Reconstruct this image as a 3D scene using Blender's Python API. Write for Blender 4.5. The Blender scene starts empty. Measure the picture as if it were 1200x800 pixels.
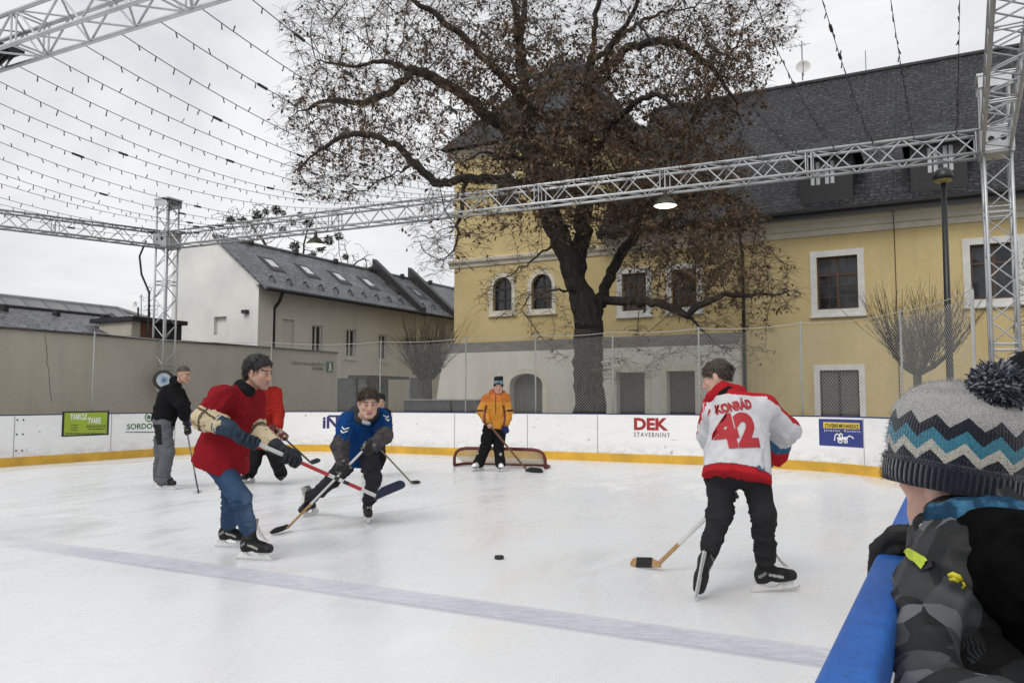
import bpy, bmesh, math, random
import numpy as np
from mathutils import Vector, Matrix
from mathutils.kdtree import KDTree
from mathutils.bvhtree import BVHTree

random.seed(7); RNG = np.random.default_rng(7)
sc = bpy.context.scene
COL = sc.collection

# ------------------------------------------------------------------ camera and frames
H = 1.30                                  # eye height above the ice
F = 950.0                                 # focal length in 1200-wide picture units
PITCH = math.atan(68 / F)
ALPHA = math.radians(28.5)                # the rink and the houses are turned by this angle
CA, SA = math.cos(ALPHA), math.sin(ALPHA)
cp, sp = math.cos(PITCH), math.sin(PITCH)

def ray(px, py):
    a = (px - 600) / F; b = (400 - py) / F
    return (a, cp - b * sp, sp + b * cp)
def P(px, py, Y):
    d = ray(px, py); t = Y / d[1]
    return Vector((d[0] * t, Y, H + d[2] * t))
def G(px, py, z=0.0):
    d = ray(px, py); t = (z - H) / d[2]
    return Vector((d[0] * t, d[1] * t, z))
def W(u, v, z=0.0):                       # rink frame -> world
    return Vector((CA * u + SA * v, -SA * u + CA * v, z))
def UV(p):
    return (CA * p[0] - SA * p[1], SA * p[0] + CA * p[1])
def PV(px, py, V):                        # on the plane v = V: (u, z)
    d = ray(px, py); du, dv = UV(d); t = V / dv
    return (du * t, H + d[2] * t)
def PU(px, py, U):                        # on the plane u = U: (v, z)
    d = ray(px, py); du, dv = UV(d); t = U / du
    return (dv * t, H + d[2] * t)

cam = bpy.data.cameras.new('camera'); cam.lens = 36 * F / 1200; cam.sensor_width = 36
cam.sensor_fit = 'HORIZONTAL'; cam.clip_start = 0.05; cam.clip_end = 2000
co = bpy.data.objects.new('camera', cam); COL.objects.link(co)
co.location = (0, 0, H); co.rotation_euler = (math.pi / 2 + PITCH, 0, 0)
sc.camera = co

# ------------------------------------------------------------------ materials
def nodes(m):
    m.use_nodes = True
    nt = m.node_tree
    return nt, nt.nodes['Principled BSDF']
def N(nt, typ, **kw):
    n = nt.nodes.new(typ)
    for k, v in kw.items():
        if k.startswith('i_'):
            n.inputs[k[2:].replace('_', ' ')].default_value = v
        else:
            setattr(n, k, v)
    return n
def L(nt, a, b): nt.links.new(a, b)
def rgb(c): return (c[0], c[1], c[2], 1)
def ramp(nt, src, stops):
    r = N(nt, 'ShaderNodeValToRGB')
    e = r.color_ramp.elements
    while len(e) < len(stops): e.new(0.5)
    for x, (p, c) in zip(e, stops):
        x.position = p; x.color = rgb(c) if not np.isscalar(c) else (c, c, c, 1)
    L(nt, src, r.inputs[0]); return r.outputs[0]
def noise(nt, vec, scale, detail=4, rough=.55, dist=0.0):
    n = N(nt, 'ShaderNodeTexNoise'); n.inputs['Scale'].default_value = scale
    n.inputs['Detail'].default_value = detail; n.inputs['Roughness'].default_value = rough
    n.inputs['Distortion'].default_value = dist
    if vec is not None: L(nt, vec, n.inputs['Vector'])
    return n.outputs[0]
def mixc(nt, fac, a, b, mode='MIX'):
    n = N(nt, 'ShaderNodeMix', data_type='RGBA', blend_type=mode)
    for s, x in ((0, fac), (6, a), (7, b)):
        if hasattr(x, 'is_linked') or hasattr(x, 'links'): L(nt, x, n.inputs[s])
        elif s == 0: n.inputs[0].default_value = x
        else: n.inputs[s].default_value = rgb(x)
    return n.outputs[2]
def math_(nt, op, a, b=None, clamp=False):
    n = N(nt, 'ShaderNodeMath', operation=op, use_clamp=clamp)
    for s, x in ((0, a), (1, b)):
        if x is None: continue
        if hasattr(x, 'links'): L(nt, x, n.inputs[s])
        else: n.inputs[s].default_value = x
    return n.outputs[0]
def bump(nt, bsdf, h, strength=.3, dist=.01):
    b = N(nt, 'ShaderNodeBump'); b.inputs['Strength'].default_value = strength
    b.inputs['Distance'].default_value = dist
    L(nt, h, b.inputs['Height']); L(nt, b.outputs[0], bsdf.inputs['Normal'])
def objco(nt): return N(nt, 'ShaderNodeTexCoord').outputs['Object']
def uvco(nt): return N(nt, 'ShaderNodeTexCoord').outputs['UV']
def scaled(nt, vec, s):
    m = N(nt, 'ShaderNodeMapping'); m.inputs['Scale'].default_value = s; L(nt, vec, m.inputs['Vector'])
    return m.outputs[0]
MATS = {}
def M(name, col, rough=.6, metal=0., var=.18, vs=4., bs=0., bscale=60., bd=.004, spec=.5, stretch=(1, 1, 1)):
    if name in MATS: return MATS[name]
    m = bpy.data.materials.new(name); nt, b = nodes(m)
    b.inputs['Roughness'].default_value = rough; b.inputs['Metallic'].default_value = metal
    b.inputs['Specular IOR Level'].default_value = spec
    o = scaled(nt, objco(nt), stretch)
    f = noise(nt, o, vs, 6, .6)
    lo = tuple(c * (1 - var) for c in col); hi = tuple(min(1, c * (1 + var)) for c in col)
    L(nt, ramp(nt, f, [(.3, lo), (.7, hi)]), b.inputs['Base Color'])
    if bs: bump(nt, b, noise(nt, o, bscale, 3), bs, bd)
    MATS[name] = m; return m
def VCM(name, rough=.85, bs=.25, bscale=260., var=.12, vs=25., spec=.3, sheen=0.):
    """material whose base colour is the mesh's colour attribute (the pattern of the cloth)"""
    if name in MATS: return MATS[name]
    m = bpy.data.materials.new(name); nt, b = nodes(m)
    a = N(nt, 'ShaderNodeAttribute', attribute_name='Col')
    f = noise(nt, objco(nt), vs, 5, .6)
    k = ramp(nt, f, [(.3, 1 - var), (.7, 1.0)])
    L(nt, mixc(nt, 1.0, a.outputs[0], k, 'MULTIPLY'), b.inputs['Base Color'])
    b.inputs['Roughness'].default_value = rough; b.inputs['Specular IOR Level'].default_value = spec
    if sheen: b.inputs['Sheen Weight'].default_value = sheen
    if bs: bump(nt, b, noise(nt, objco(nt), bscale, 2), bs, .002)
    MATS[name] = m; return m

def plaster(name, col, stain=(.5, .47, .42), amt=.55, big=.35, bs=.35):
    m = bpy.data.materials.new(name); nt, b = nodes(m); o = objco(nt)
    n1 = noise(nt, o, big, 8, .65, .4)
    n2 = noise(nt, scaled(nt, o, (1.2, 1.2, .18)), 1.6, 6, .6)      # rain streaks run down the wall
    base = mixc(nt, ramp(nt, n1, [(.35, 0.), (.75, amt)]), col, tuple(c * s for c, s in zip(col, stain)))
    base = mixc(nt, ramp(nt, n2, [(.5, 0.), (.8, amt * .7)]), base, tuple(c * .62 for c in col))
    n3 = noise(nt, o, 14, 6, .7)
    base = mixc(nt, 1.0, base, ramp(nt, n3, [(.25, .86), (.75, 1.0)]), 'MULTIPLY')
    L(nt, base, b.inputs['Base Color']); b.inputs['Roughness'].default_value = .9
    b.inputs['Specular IOR Level'].default_value = .2
    bump(nt, b, noise(nt, o, 45, 5, .7), bs, .012)
    return m
def slate(name, col, w=.32, h=.2, mortar=.012, var=.5, bs=.7, rough=.45, diag=False, speck=3.2):
    m = bpy.data.materials.new(name); nt, b = nodes(m); u = uvco(nt)
    if diag:
        mp = N(nt, 'ShaderNodeMapping'); mp.inputs['Rotation'].default_value = (0, 0, math.radians(38)); L(nt, u, mp.inputs['Vector']); u2 = mp.outputs[0]
    else:
        wob = N(nt, 'ShaderNodeVectorMath', operation='ADD')
        nz = N(nt, 'ShaderNodeTexNoise'); nz.inputs['Scale'].default_value = 2.2; L(nt, u, nz.inputs['Vector'])
        sm = N(nt, 'ShaderNodeVectorMath', operation='SCALE'); sm.inputs['Scale'].default_value = .09; L(nt, nz.outputs['Color'], sm.inputs[0])
        L(nt, u, wob.inputs[0]); L(nt, sm.outputs[0], wob.inputs[1]); u2 = wob.outputs[0]
    br = N(nt, 'ShaderNodeTexBrick'); L(nt, u2, br.inputs['Vector'])
    br.inputs['Scale'].default_value = 1; br.inputs['Brick Width'].default_value = w; br.inputs['Row Height'].default_value = h
    br.inputs['Mortar Size'].default_value = mortar; br.inputs['Mortar Smooth'].default_value = .3
    br.inputs['Color1'].default_value = rgb(tuple(c * (1 - var) for c in col)); br.inputs['Color2'].default_value = rgb(tuple(c * (1 + var) for c in col))
    br.inputs['Mortar'].default_value = rgb(tuple(c * .2 for c in col))
    n1 = noise(nt, u, .7, 7, .7)
    base = mixc(nt, 1.0, br.outputs['Color'], ramp(nt, n1, [(.3, .5), (.7, 1.3)]), 'MULTIPLY')
    n2 = noise(nt, scaled(nt, u, (1, 2.2, 1)), 7, 5, .75)
    base = mixc(nt, ramp(nt, n2, [(.53, 0.), (.66, .8)]), base, tuple(min(1, c * speck) for c in col))   # pale specks scattered over the slates
    L(nt, base, b.inputs['Base Color'])
    # every row leans out at its lower edge
    sx = N(nt, 'ShaderNodeSeparateXYZ'); L(nt, u2, sx.inputs[0])
    saw = math_(nt, 'FRACT', math_(nt, 'DIVIDE', sx.outputs[1], h))
    hgt = math_(nt, 'ADD', math_(nt, 'MULTIPLY', math_(nt, 'SUBTRACT', 1.0, saw), .7), math_(nt, 'MULTIPLY', br.outputs['Fac'], -.8))
    hgt = math_(nt, 'ADD', hgt, math_(nt, 'MULTIPLY', n2, .8))
    bump(nt, b, hgt, bs, .03)
    b.inputs['Roughness'].default_value = rough; b.inputs['Specular IOR Level'].default_value = .3
    return m
def emission(name, col, s):
    m = bpy.data.materials.new(name); nt, b = nodes(m)
    b.inputs['Base Color'].default_value = rgb(col); b.inputs['Emission Color'].default_value = rgb(col); b.inputs['Emission Strength'].default_value = s
    return m

# ------------------------------------------------------------------ mesh helpers
def thing(name, label, cat, loc=(0, 0, 0), group=None, kind=None):
    o = bpy.data.objects.new(name, None); COL.objects.link(o); o.location = loc
    o.empty_display_size = .2
    o['label'] = label; o['category'] = cat
    if group: o['group'] = group
    o['kind'] = kind or 'thing'
    return o
def tag(o, label=None, cat=None, group=None, kind=None):
    if label: o['label'] = label
    if cat: o['category'] = cat
    if group: o['group'] = group
    if kind or cat: o['kind'] = kind or 'thing'
    return o
def wloc(o):
    v = Vector((0, 0, 0))
    while o is not None: v = v + o.location; o = o.parent
    return v
def mesh_obj(name, V, Fs, mat=None, parent=None, smooth=False, col=None, uv=None, origin=None):
    """V in world space. Faces: list of index tuples or an (n,4) array."""
    V = np.asarray(V, dtype=np.float64).reshape(-1, 3)
    base = wloc(parent) if parent is not None else (Vector(origin) if origin is not None else Vector((0, 0, 0)))
    me = bpy.data.meshes.new(name)
    Vl = (V - np.array(base)).astype(np.float32)
    if isinstance(Fs, np.ndarray):
        nf, k = Fs.shape
        me.vertices.add(len(Vl)); me.vertices.foreach_set('co', Vl.ravel())
        me.loops.add(nf * k); me.loops.foreach_set('vertex_index', Fs.astype(np.int32).ravel())
        me.polygons.add(nf); me.polygons.foreach_set('loop_start', np.arange(0, nf * k, k, dtype=np.int32))
        me.update(calc_edges=True); me.validate()
    else:
        me.from_pydata([tuple(v) for v in Vl.tolist()], [], Fs); me.update()
    o = bpy.data.objects.new(name, me); COL.objects.link(o)
    if parent is not None: o.parent = parent
    else: o.location = base
    if mat is not None:
        for m in (mat if isinstance(mat, (list, tuple)) else [mat]): me.materials.append(m)
    if smooth: me.polygons.foreach_set('use_smooth', np.ones(len(me.polygons), dtype=bool))
    if col is not None:
        ca = me.color_attributes.new('Col', 'FLOAT_COLOR', 'POINT')
        c4 = np.ones((len(Vl), 4), dtype=np.float32); c4[:, :3] = col
        ca.data.foreach_set('color', c4.ravel())
    if uv is not None:
        ul = me.uv_layers.new(name='UVMap'); ul.data.foreach_set('uv', np.asarray(uv, dtype=np.float32).ravel())
    return o
def auto_uv(V, Fs):
    out = []
    for f in Fs:
        p = [Vector(V[i]) for i in f]
        n = (p[1] - p[0]).cross(p[2] - p[0])
        if n.length < 1e-12 and len(p) > 3: n = (p[2] - p[0]).cross(p[3] - p[0])
        if n.length < 1e-12: n = Vector((0, 0, 1))
        n.normalize()
        t = Vector((0, 0, 1)).cross(n)
        t = Vector((CA, -SA, 0)) if t.length < .05 else t.normalized()
        b = n.cross(t)
        for q in p: out.append((q.dot(t), q.dot(b)))
    return out
class MB:
    def __init__(s): s.V = []; s.F = []; s.mi = []
    def add(s, vs, fs, m=0):
        o = len(s.V); s.V.extend([tuple(v) for v in vs]); s.F.extend([tuple(i + o for i in f) for f in fs]); s.mi.extend([m] * len(fs)); return s
    def poly(s, vs, m=0): return s.add(vs, [tuple(range(len(vs)))], m)
    def box(s, a0, a1, d0, d1, z0, z1, f, m=0):
        vs = [f(a, d, z) for z in (z0, z1) for d in (d0, d1) for a in (a0, a1)]
        return s.add(vs, [(0, 2, 3, 1), (4, 5, 7, 6), (0, 1, 5, 4), (2, 6, 7, 3), (0, 4, 6, 2), (1, 3, 7, 5)], m)
    def tube(s, pts, r, n=8, cap=True, m=0, squash=None):
        pts = [Vector(p) for p in pts]
        rs = r if isinstance(r, (list, tuple)) else [r] * len(pts)
        o = len(s.V); up = None
        for i, p in enumerate(pts):
            d = (pts[min(i + 1, len(pts) - 1)] - pts[max(i - 1, 0)])
            d = d.normalized() if d.length > 1e-9 else Vector((0, 0, 1))
            if up is None:
                up = Vector((0, 0, 1)) if abs(d.z) < .9 else Vector((1, 0, 0))
            x = d.cross(up); x = x.normalized() if x.length > 1e-6 else d.orthogonal().normalized()
            y = x.cross(d).normalized(); up = y
            for k in range(n):
                a = 2 * math.pi * (k + .5) / n
                s.V.append(tuple(p + x * (math.cos(a) * rs[i]) + y * (math.sin(a) * rs[i])))
        for i in range(len(pts) - 1):
            for k in range(n):
                a = o + i * n + k; b = o + i * n + (k + 1) % n
                s.F.append((a, b, b + n, a + n)); s.mi.append(m)
        if cap:
            s.F.append(tuple(o + k for k in reversed(range(n)))); s.mi.append(m)
            s.F.append(tuple(o + (len(pts) - 1) * n + k for k in range(n))); s.mi.append(m)
        return s
    def sweep(s, path, prof, closed_prof=True, m=0):
        """path: list of functions (a,b)->world ; prof: list of (a,b)"""
        o = len(s.V); n = len(prof)
        for f in path:
            for a, b in prof: s.V.append(tuple(f(a, b)))
        kk = n if closed_prof else n - 1
        for i in range(len(path) - 1):
            for k in range(kk):
                a = o + i * n + k; b = o + i * n + (k + 1) % n
                s.F.append((a, b, b + n, a + n)); s.mi.append(m)
        if closed_prof:
            s.F.append(tuple(o + k for k in reversed(range(n)))); s.mi.append(m)
            s.F.append(tuple(o + (len(path) - 1) * n + k for k in range(n))); s.mi.append(m)
        return s
    def lathe(s, c, prof, n=20, axis=Vector((0, 0, 1)), m=0):
        axis = Vector(axis).normalized(); x = axis.orthogonal().normalized(); y = axis.cross(x)
        o = len(s.V); c = Vector(c)
        for r, h in prof:
            for k in range(n):
                a = 2 * math.pi * k / n
                s.V.append(tuple(c + axis * h + x * (r * math.cos(a)) + y * (r * math.sin(a))))
        for i in range(len(prof) - 1):
            for k in range(n):
                a = o + i * n + k; b = o + i * n + (k + 1) % n
                s.F.append((a, b, b + n, a + n)); s.mi.append(m)
        return s
    def build(s, name, mat, parent=None, smooth=False, uv=True, origin=None, bevel=0):
        o = mesh_obj(name, s.V, s.F, mat, parent, smooth, uv=auto_uv(s.V, s.F) if uv else None, origin=origin)
        if isinstance(mat, (list, tuple)) and len(mat) > 1:
            o.data.polygons.foreach_set('material_index', np.array(s.mi, dtype=np.int32))
        if bevel:
            b = o.modifiers.new('edge', 'BEVEL'); b.width = bevel; b.segments = 2; b.limit_method = 'ANGLE'
        return o
FACE = lambda V: (lambda a, d, z: W(a, V - d, z))       # wall seen along +v: a = u, d = out of the wall
SIDE = lambda U: (lambda a, d, z: W(U + d, a, z))       # wall seen along -u: a = v, d = out of the wall

def text_pts(body, size=1.0, bold=0.0, sx=1.0, shear=0., spacing=1.0, sub=0.0):
    cu = bpy.data.curves.new('t', 'FONT'); cu.body = body; cu.size = size; cu.offset = bold; cu.shear = shear
    cu.space_character = spacing; cu.align_x = 'CENTER'; cu.align_y = 'CENTER'; cu.resolution_u = 3
    o = bpy.data.objects.new('t', cu); COL.objects.link(o)
    dg = bpy.context.evaluated_depsgraph_get(); dg.update()
    me = bpy.data.meshes.new_from_object(o.evaluated_get(dg))
    bpy.data.objects.remove(o); bpy.data.curves.remove(cu)
    bm = bmesh.new(); bm.from_mesh(me); bpy.data.meshes.remove(me)
    bmesh.ops.remove_doubles(bm, verts=bm.verts, dist=1e-5)
    if sub:
        bmesh.ops.triangulate(bm, faces=bm.faces)
        for _ in range(7):
            es = [e for e in bm.edges if e.calc_length() > sub]
            if not es: break
            bmesh.ops.subdivide_edges(bm, edges=es, cuts=1)
            bmesh.ops.triangulate(bm, faces=[f for f in bm.faces if len(f.verts) > 3])
    bm.verts.index_update()
    V = [(v.co.x * sx, v.co.y) for v in bm.verts]; Fs = [tuple(v.index for v in f.verts) for f in bm.faces]
    bm.free(); return V, Fs
# ------------------------------------------------------------------ world and light
wd = bpy.data.worlds.new('World'); sc.world = wd; wd.use_nodes = True
nt = wd.node_tree; bg = nt.nodes['Background']
sky = N(nt, 'ShaderNodeTexSky'); sky.sky_type = 'NISHITA'; sky.sun_disc = False
SUN_EL, SUN_ROT = math.radians(48), math.radians(-150)
sky.sun_elevation = SUN_EL; sky.sun_rotation = SUN_ROT; sky.air_density = 1.0; sky.dust_density = 4.0; sky.ozone_density = 1.0
hs = N(nt, 'ShaderNodeHueSaturation'); hs.inputs['Saturation'].default_value = .10
L(nt, sky.outputs[0], hs.inputs['Color'])
gen = N(nt, 'ShaderNodeTexCoord').outputs['Generated']
cl = noise(nt, scaled(nt, gen, (1, 1, 2.2)), 2.2, 7, .6, .5)
cloud = ramp(nt, cl, [(.32, (5.2, 5.35, 5.65)), (.66, (7.7, 7.75, 7.85))])
L(nt, mixc(nt, .86, hs.outputs[0], cloud), bg.inputs['Color'])
bg.inputs['Strength'].default_value = .115
sl = bpy.data.lights.new('sun', 'SUN'); sl.energy = .95; sl.angle = math.radians(22); sl.color = (1, .96, .9)
so = bpy.data.objects.new('sun', sl); COL.objects.link(so)
sd = Vector((math.sin(SUN_ROT) * math.cos(SUN_EL), math.cos(SUN_ROT) * math.cos(SUN_EL), math.sin(SUN_EL)))
so.rotation_euler = sd.to_track_quat('Z', 'Y').to_euler(); so.location = (0, 0, 20)
sc.view_settings.view_transform = 'Standard'; sc.view_settings.look = 'None'
sc.view_settings.exposure = 0.25; sc.view_settings.gamma = 1; sc.view_settings.use_curve_mapping = False
sc.cycles.use_denoising = True
sc.cycles.max_bounces = 6; sc.cycles.transparent_max_bounces = 24
sc.cycles.caustics_reflective = False; sc.cycles.caustics_refractive = False

# ------------------------------------------------------------------ shared materials
white_board = bpy.data.materials.new('white_board'); nt, b = nodes(white_board); o = objco(nt)
c = mixc(nt, ramp(nt, noise(nt, scaled(nt, o, (1, 1, 3)), 2.0, 8, .7), [(.45, 0.), (.85, .5)]), (.84, .84, .83), (.66, .65, .63))
sc1 = noise(nt, scaled(nt, o, (2.2, 2.2, 14)), 3.0, 6, .75, 1.2)
c = mixc(nt, ramp(nt, sc1, [(.60, 0.), (.67, .65)]), c, (.28, .28, .30))
pm = N(nt, 'ShaderNodeTexVoronoi'); pm.inputs['Scale'].default_value = 3.2; L(nt, o, pm.inputs['Vector'])      # round puck marks
pk_ = math_(nt, 'MULTIPLY', ramp(nt, pm.outputs['Distance'], [(.06, 1.), (.13, 0.)]), ramp(nt, noise(nt, o, 1.3, 3), [(.45, 0.), (.62, .75)]))
c = mixc(nt, pk_, c, (.16, .16, .17))
szb = N(nt, 'ShaderNodeSeparateXYZ'); L(nt, o, szb.inputs[0])
gr_ = math_(nt, 'MULTIPLY', ramp(nt, szb.outputs[2], [(.16, 1.), (.45, 0.)]), ramp(nt, noise(nt, scaled(nt, o, (1, 1, 2)), 5, 6, .75), [(.42, 0.), (.7, .7)]))
c = mixc(nt, gr_, c, (.40, .38, .35))
L(nt, c, b.inputs['Base Color']); b.inputs['Roughness'].default_value = .42
yellow_kick = M('yellow_kick', (.62, .36, .035), .45, var=.22, vs=2.5)
blue_rail = bpy.data.materials.new('blue_rail'); nt, b = nodes(blue_rail); o = objco(nt)
fl = noise(nt, o, 95, 6, .85)
c = mixc(nt, ramp(nt, noise(nt, o, 9, 6, .7), [(.3, 0.), (.7, 1.)]), (.006, .085, .38), (.012, .145, .54))
c = mixc(nt, ramp(nt, fl, [(.36, .85), (.45, 0.)]), c, (.004, .025, .10))
c = mixc(nt, ramp(nt, noise(nt, scaled(nt, o, (1, 1, 1)), 40, 5, .8), [(.66, 0.), (.74, .55)]), c, (.20, .30, .50))
L(nt, c, b.inputs['Base Color']); b.inputs['Roughness'].default_value = .38
bump(nt, b, fl, .8, .003)
alu = M('aluminium', (.52, .53, .54), .38, .5, var=.16, vs=3)
dark_metal = M('dark_metal', (.03, .03, .032), .5, .3, var=.2)
black_paint = M('black_paint', (.012, .013, .014), .4, var=.2)
black_rubber = M('black_rubber', (.015, .015, .016), .7, var=.2)
steel = M('steel', (.6, .61, .62), .25, 1.0, var=.1)
cream = M('cream_trim', (.62, .58, .48), .8, var=.14, vs=1.5, bs=.1, bscale=30)
white_paint = M('white_paint', (.66, .65, .62), .6, var=.12)
brown_wood = M('brown_wood', (.085, .045, .024), .5, var=.25, vs=9, stretch=(1, 1, .2))
glass = bpy.data.materials.new('dark_glass'); nt, b = nodes(glass)
o = objco(nt)
L(nt, ramp(nt, noise(nt, o, 2.2, 4, .6), [(.35, (.008, .009, .011)), (.65, (.04, .043, .05))]), b.inputs['Base Color'])
b.inputs['Roughness'].default_value = .06; b.inputs['Specular IOR Level'].default_value = .5
bump(nt, b, noise(nt, o, 3.0, 2), .06, .02)
curtain = M('curtain', (.62, .64, .68), .9, var=.25, vs=8, stretch=(3, 3, .3))
yellow_wall = plaster('yellow_plaster', (.68, .55, .285), (.74, .70, .62), .65, .5, .4)
grey_wall = plaster('grey_plaster', (.74, .71, .65), (.74, .72, .69), .6, .55, .6)
pale_wall = plaster('pale_plaster', (.76, .735, .68), (.82, .80, .76), .6, .4, .3)
stone_wall = plaster('boundary_plaster', (.57, .53, .45), (.76, .74, .70), .6, .6, .5)
slate_dark = slate('slate_dark', (.021, .021, .024), .30, .20, .016, .65, 1.0, .55, False, 9.5)
slate_grey = slate('slate_grey', (.125, .13, .145), .45, .24, .012, .25, .4, .45)
slate_diag = slate('slate_diag', (.12, .12, .135), .42, .42, .018, .25, .35, .5, True)
navy = M('navy', (.02, .03, .12), .5, var=.1)

# ------------------------------------------------------------------ ground and ice
gm = M('paving', (.17, .165, .155), .85, var=.3, vs=.8, bs=.3, bscale=14, bd=.02)
g = MB(); R_ = 600
g.poly([(-R_, -R_, -.14), (R_, -R_, -.14), (R_, R_, -.14), (-R_, R_, -.14)])
tag(g.build('ground', gm), kind='structure')

# rink outline in the (u, v) frame
UL, UR, VE, RC, V0 = -16.15, -.115, 16.1, 3.66, -3.2
def rink_path():
    segs = []
    segs.append(('l', (UL, V0), (UL, VE - RC)))
    segs.append(('a', (UL + RC, VE - RC), math.pi, math.pi / 2))
    segs.append(('l', (UL + RC, VE), (UR - RC, VE)))
    segs.append(('a', (UR - RC, VE - RC), math.pi / 2, 0.0))
    segs.append(('l', (UR, VE - RC), (UR, V0)))
    return segs
SEG = rink_path()
def seglen(g): return math.dist(g[1], g[2]) if g[0] == 'l' else RC * abs(g[2] - g[3])
SL = [seglen(g) for g in SEG]; STOT = sum(SL)
def board_pt(s, off=0.0):
    """point at arc length s; off > 0 is outside the rink. returns (u, v)"""
    for g, l in zip(SEG, SL):
        if s <= l or g is SEG[-1]:
            t = s / l
            if g[0] == 'l':
                (a, b_), (c_, d_) = g[1], g[2]
                dx, dy = (c_ - a) / l, (d_ - b_) / l
                return (a + (c_ - a) * t - dy * off, b_ + (d_ - b_) * t + dx * off)
            th = g[2] + (g[3] - g[2]) * t
            return (g[1][0] + (RC + off) * math.cos(th), g[1][1] + (RC + off) * math.sin(th))
        s -= l
def board_f(s):
    return lambda off, z: W(*board_pt(s, off), z)
def s_at_px(px, s0=8, s1=STOT - 8):
    best = None
    for i in range(3000):
        s = s0 + (s1 - s0) * i / 2999
        p = W(*board_pt(s))
        if p.y < .5: continue
        e = abs(600 + F * p.x / p.y - px)
        if best is None or e < best[0]: best = (e, s)
    return best[1]
SS = sorted(set([0, STOT] + [sum(SL[:i]) for i in range(1, 5)] + [i * .5 for i in range(1, int(STOT / .5))] +
                [SL[0] + i * SL[1] / 28 for i in range(28)] + [sum(SL[:3]) + i * SL[3] / 28 for i in range(28)]))
ice = bpy.data.materials.new('ice'); nt, b = nodes(ice); o = objco(nt)
mp = N(nt, 'ShaderNodeMapping'); mp.inputs['Rotation'].default_value = (0, 0, ALPHA); L(nt, o, mp.inputs['Vector'])
rot = mp.outputs[0]
big = noise(nt, rot, .22, 7, .6, .6)
med = noise(nt, scaled(nt, rot, (1.0, .35, 1)), 1.4, 8, .7, .8)
c = mixc(nt, ramp(nt, big, [(.3, 0.), (.72, .75)]), (.87, .88, .89), (.77, .79, .815))
c = mixc(nt, ramp(nt, med, [(.42, 0.), (.75, .55)]), c, (.70, .72, .75))
m2 = N(nt, 'ShaderNodeMapping'); m2.inputs['Rotation'].default_value = (0, 0, .5); m2.inputs['Scale'].default_value = (9, .5, 1); L(nt, o, m2.inputs['Vector'])
m3 = N(nt, 'ShaderNodeMapping'); m3.inputs['Rotation'].default_value = (0, 0, -.75); m3.inputs['Scale'].default_value = (10, .45, 1); L(nt, o, m3.inputs['Vector'])
s1 = noise(nt, m2.outputs[0], 2.2, 5, .75, 1.5); s2 = noise(nt, m3.outputs[0], 2.0, 5, .75, 1.5)
scr = math_(nt, 'MAXIMUM', ramp(nt, s1, [(.60, 0.), (.68, 1.)]), ramp(nt, s2, [(.61, 0.), (.69, 1.)]))
c = mixc(nt, math_(nt, 'MULTIPLY', scr, .6), c, (.90, .905, .91))
m4 = N(nt, 'ShaderNodeMapping'); m4.inputs['Rotation'].default_value = (0, 0, .15); m4.inputs['Scale'].default_value = (.55, 7, 1); L(nt, o, m4.inputs['Vector'])
m5 = N(nt, 'ShaderNodeMapping'); m5.inputs['Rotation'].default_value = (0, 0, 1.1); m5.inputs['Scale'].default_value = (.7, 9, 1); L(nt, o, m5.inputs['Vector'])
cuts = math_(nt, 'MAXIMUM', ramp(nt, noise(nt, m4.outputs[0], 2.6, 6, .8, 2.0), [(.585, 0.), (.63, 1.)]), ramp(nt, noise(nt, m5.outputs[0], 2.2, 6, .8, 2.0), [(.60, 0.), (.64, 1.)]))
cuts = math_(nt, 'MULTIPLY', cuts, ramp(nt, noise(nt, o, .5, 4, .6), [(.35, .10), (.65, .50)]))
c = mixc(nt, cuts, c, (.64, .67, .71))
shav = ramp(nt, noise(nt, o, 60, 6, .85), [(.60, 0.), (.70, 1.)])
c = mixc(nt, math_(nt, 'MULTIPLY', shav, ramp(nt, noise(nt, o, 1.8, 5, .7), [(.45, 0.), (.7, .45)])), c, (.91, .91, .92))
fine = noise(nt, o, 26, 5, .75)
c = mixc(nt, 1.0, c, ramp(nt, fine, [(.3, .93), (.7, 1.0)]), 'MULTIPLY')
# worn ring by the left edge
vm = N(nt, 'ShaderNodeVectorMath', operation='DISTANCE'); L(nt, o, vm.inputs[0]); cc = G(20, 619); vm.inputs[1].default_value = (cc.x, cc.y, 0)
dd = math_(nt, 'ADD', vm.outputs['Value'], math_(nt, 'MULTIPLY', med, .35))
c = mixc(nt, ramp(nt, math_(nt, 'MULTIPLY', dd, .5), [(.40, .45), (.55, 0.)]), c, (.63, .65, .685))
c = mixc(nt, ramp(nt, math_(nt, 'MULTIPLY', dd, .5), [(.50, 0.), (.56, .3), (.64, 0.)]), c, (.88, .885, .89))
L(nt, c, b.inputs['Base Color'])
L(nt, ramp(nt, med, [(.35, .16), (.7, .48)]), b.inputs['Roughness'])
b.inputs['Specular IOR Level'].default_value = .5
bump(nt, b, math_(nt, 'ADD', math_(nt, 'ADD', math_(nt, 'MULTIPLY', scr, .5), math_(nt, 'MULTIPLY', cuts, -.8)), fine), .13, .004)
pts = [W(*board_pt(s, .02)) for s in SS]
tag(MB().poly([tuple(p) for p in reversed(pts)]).build('ice', ice), kind='structure')
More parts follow.
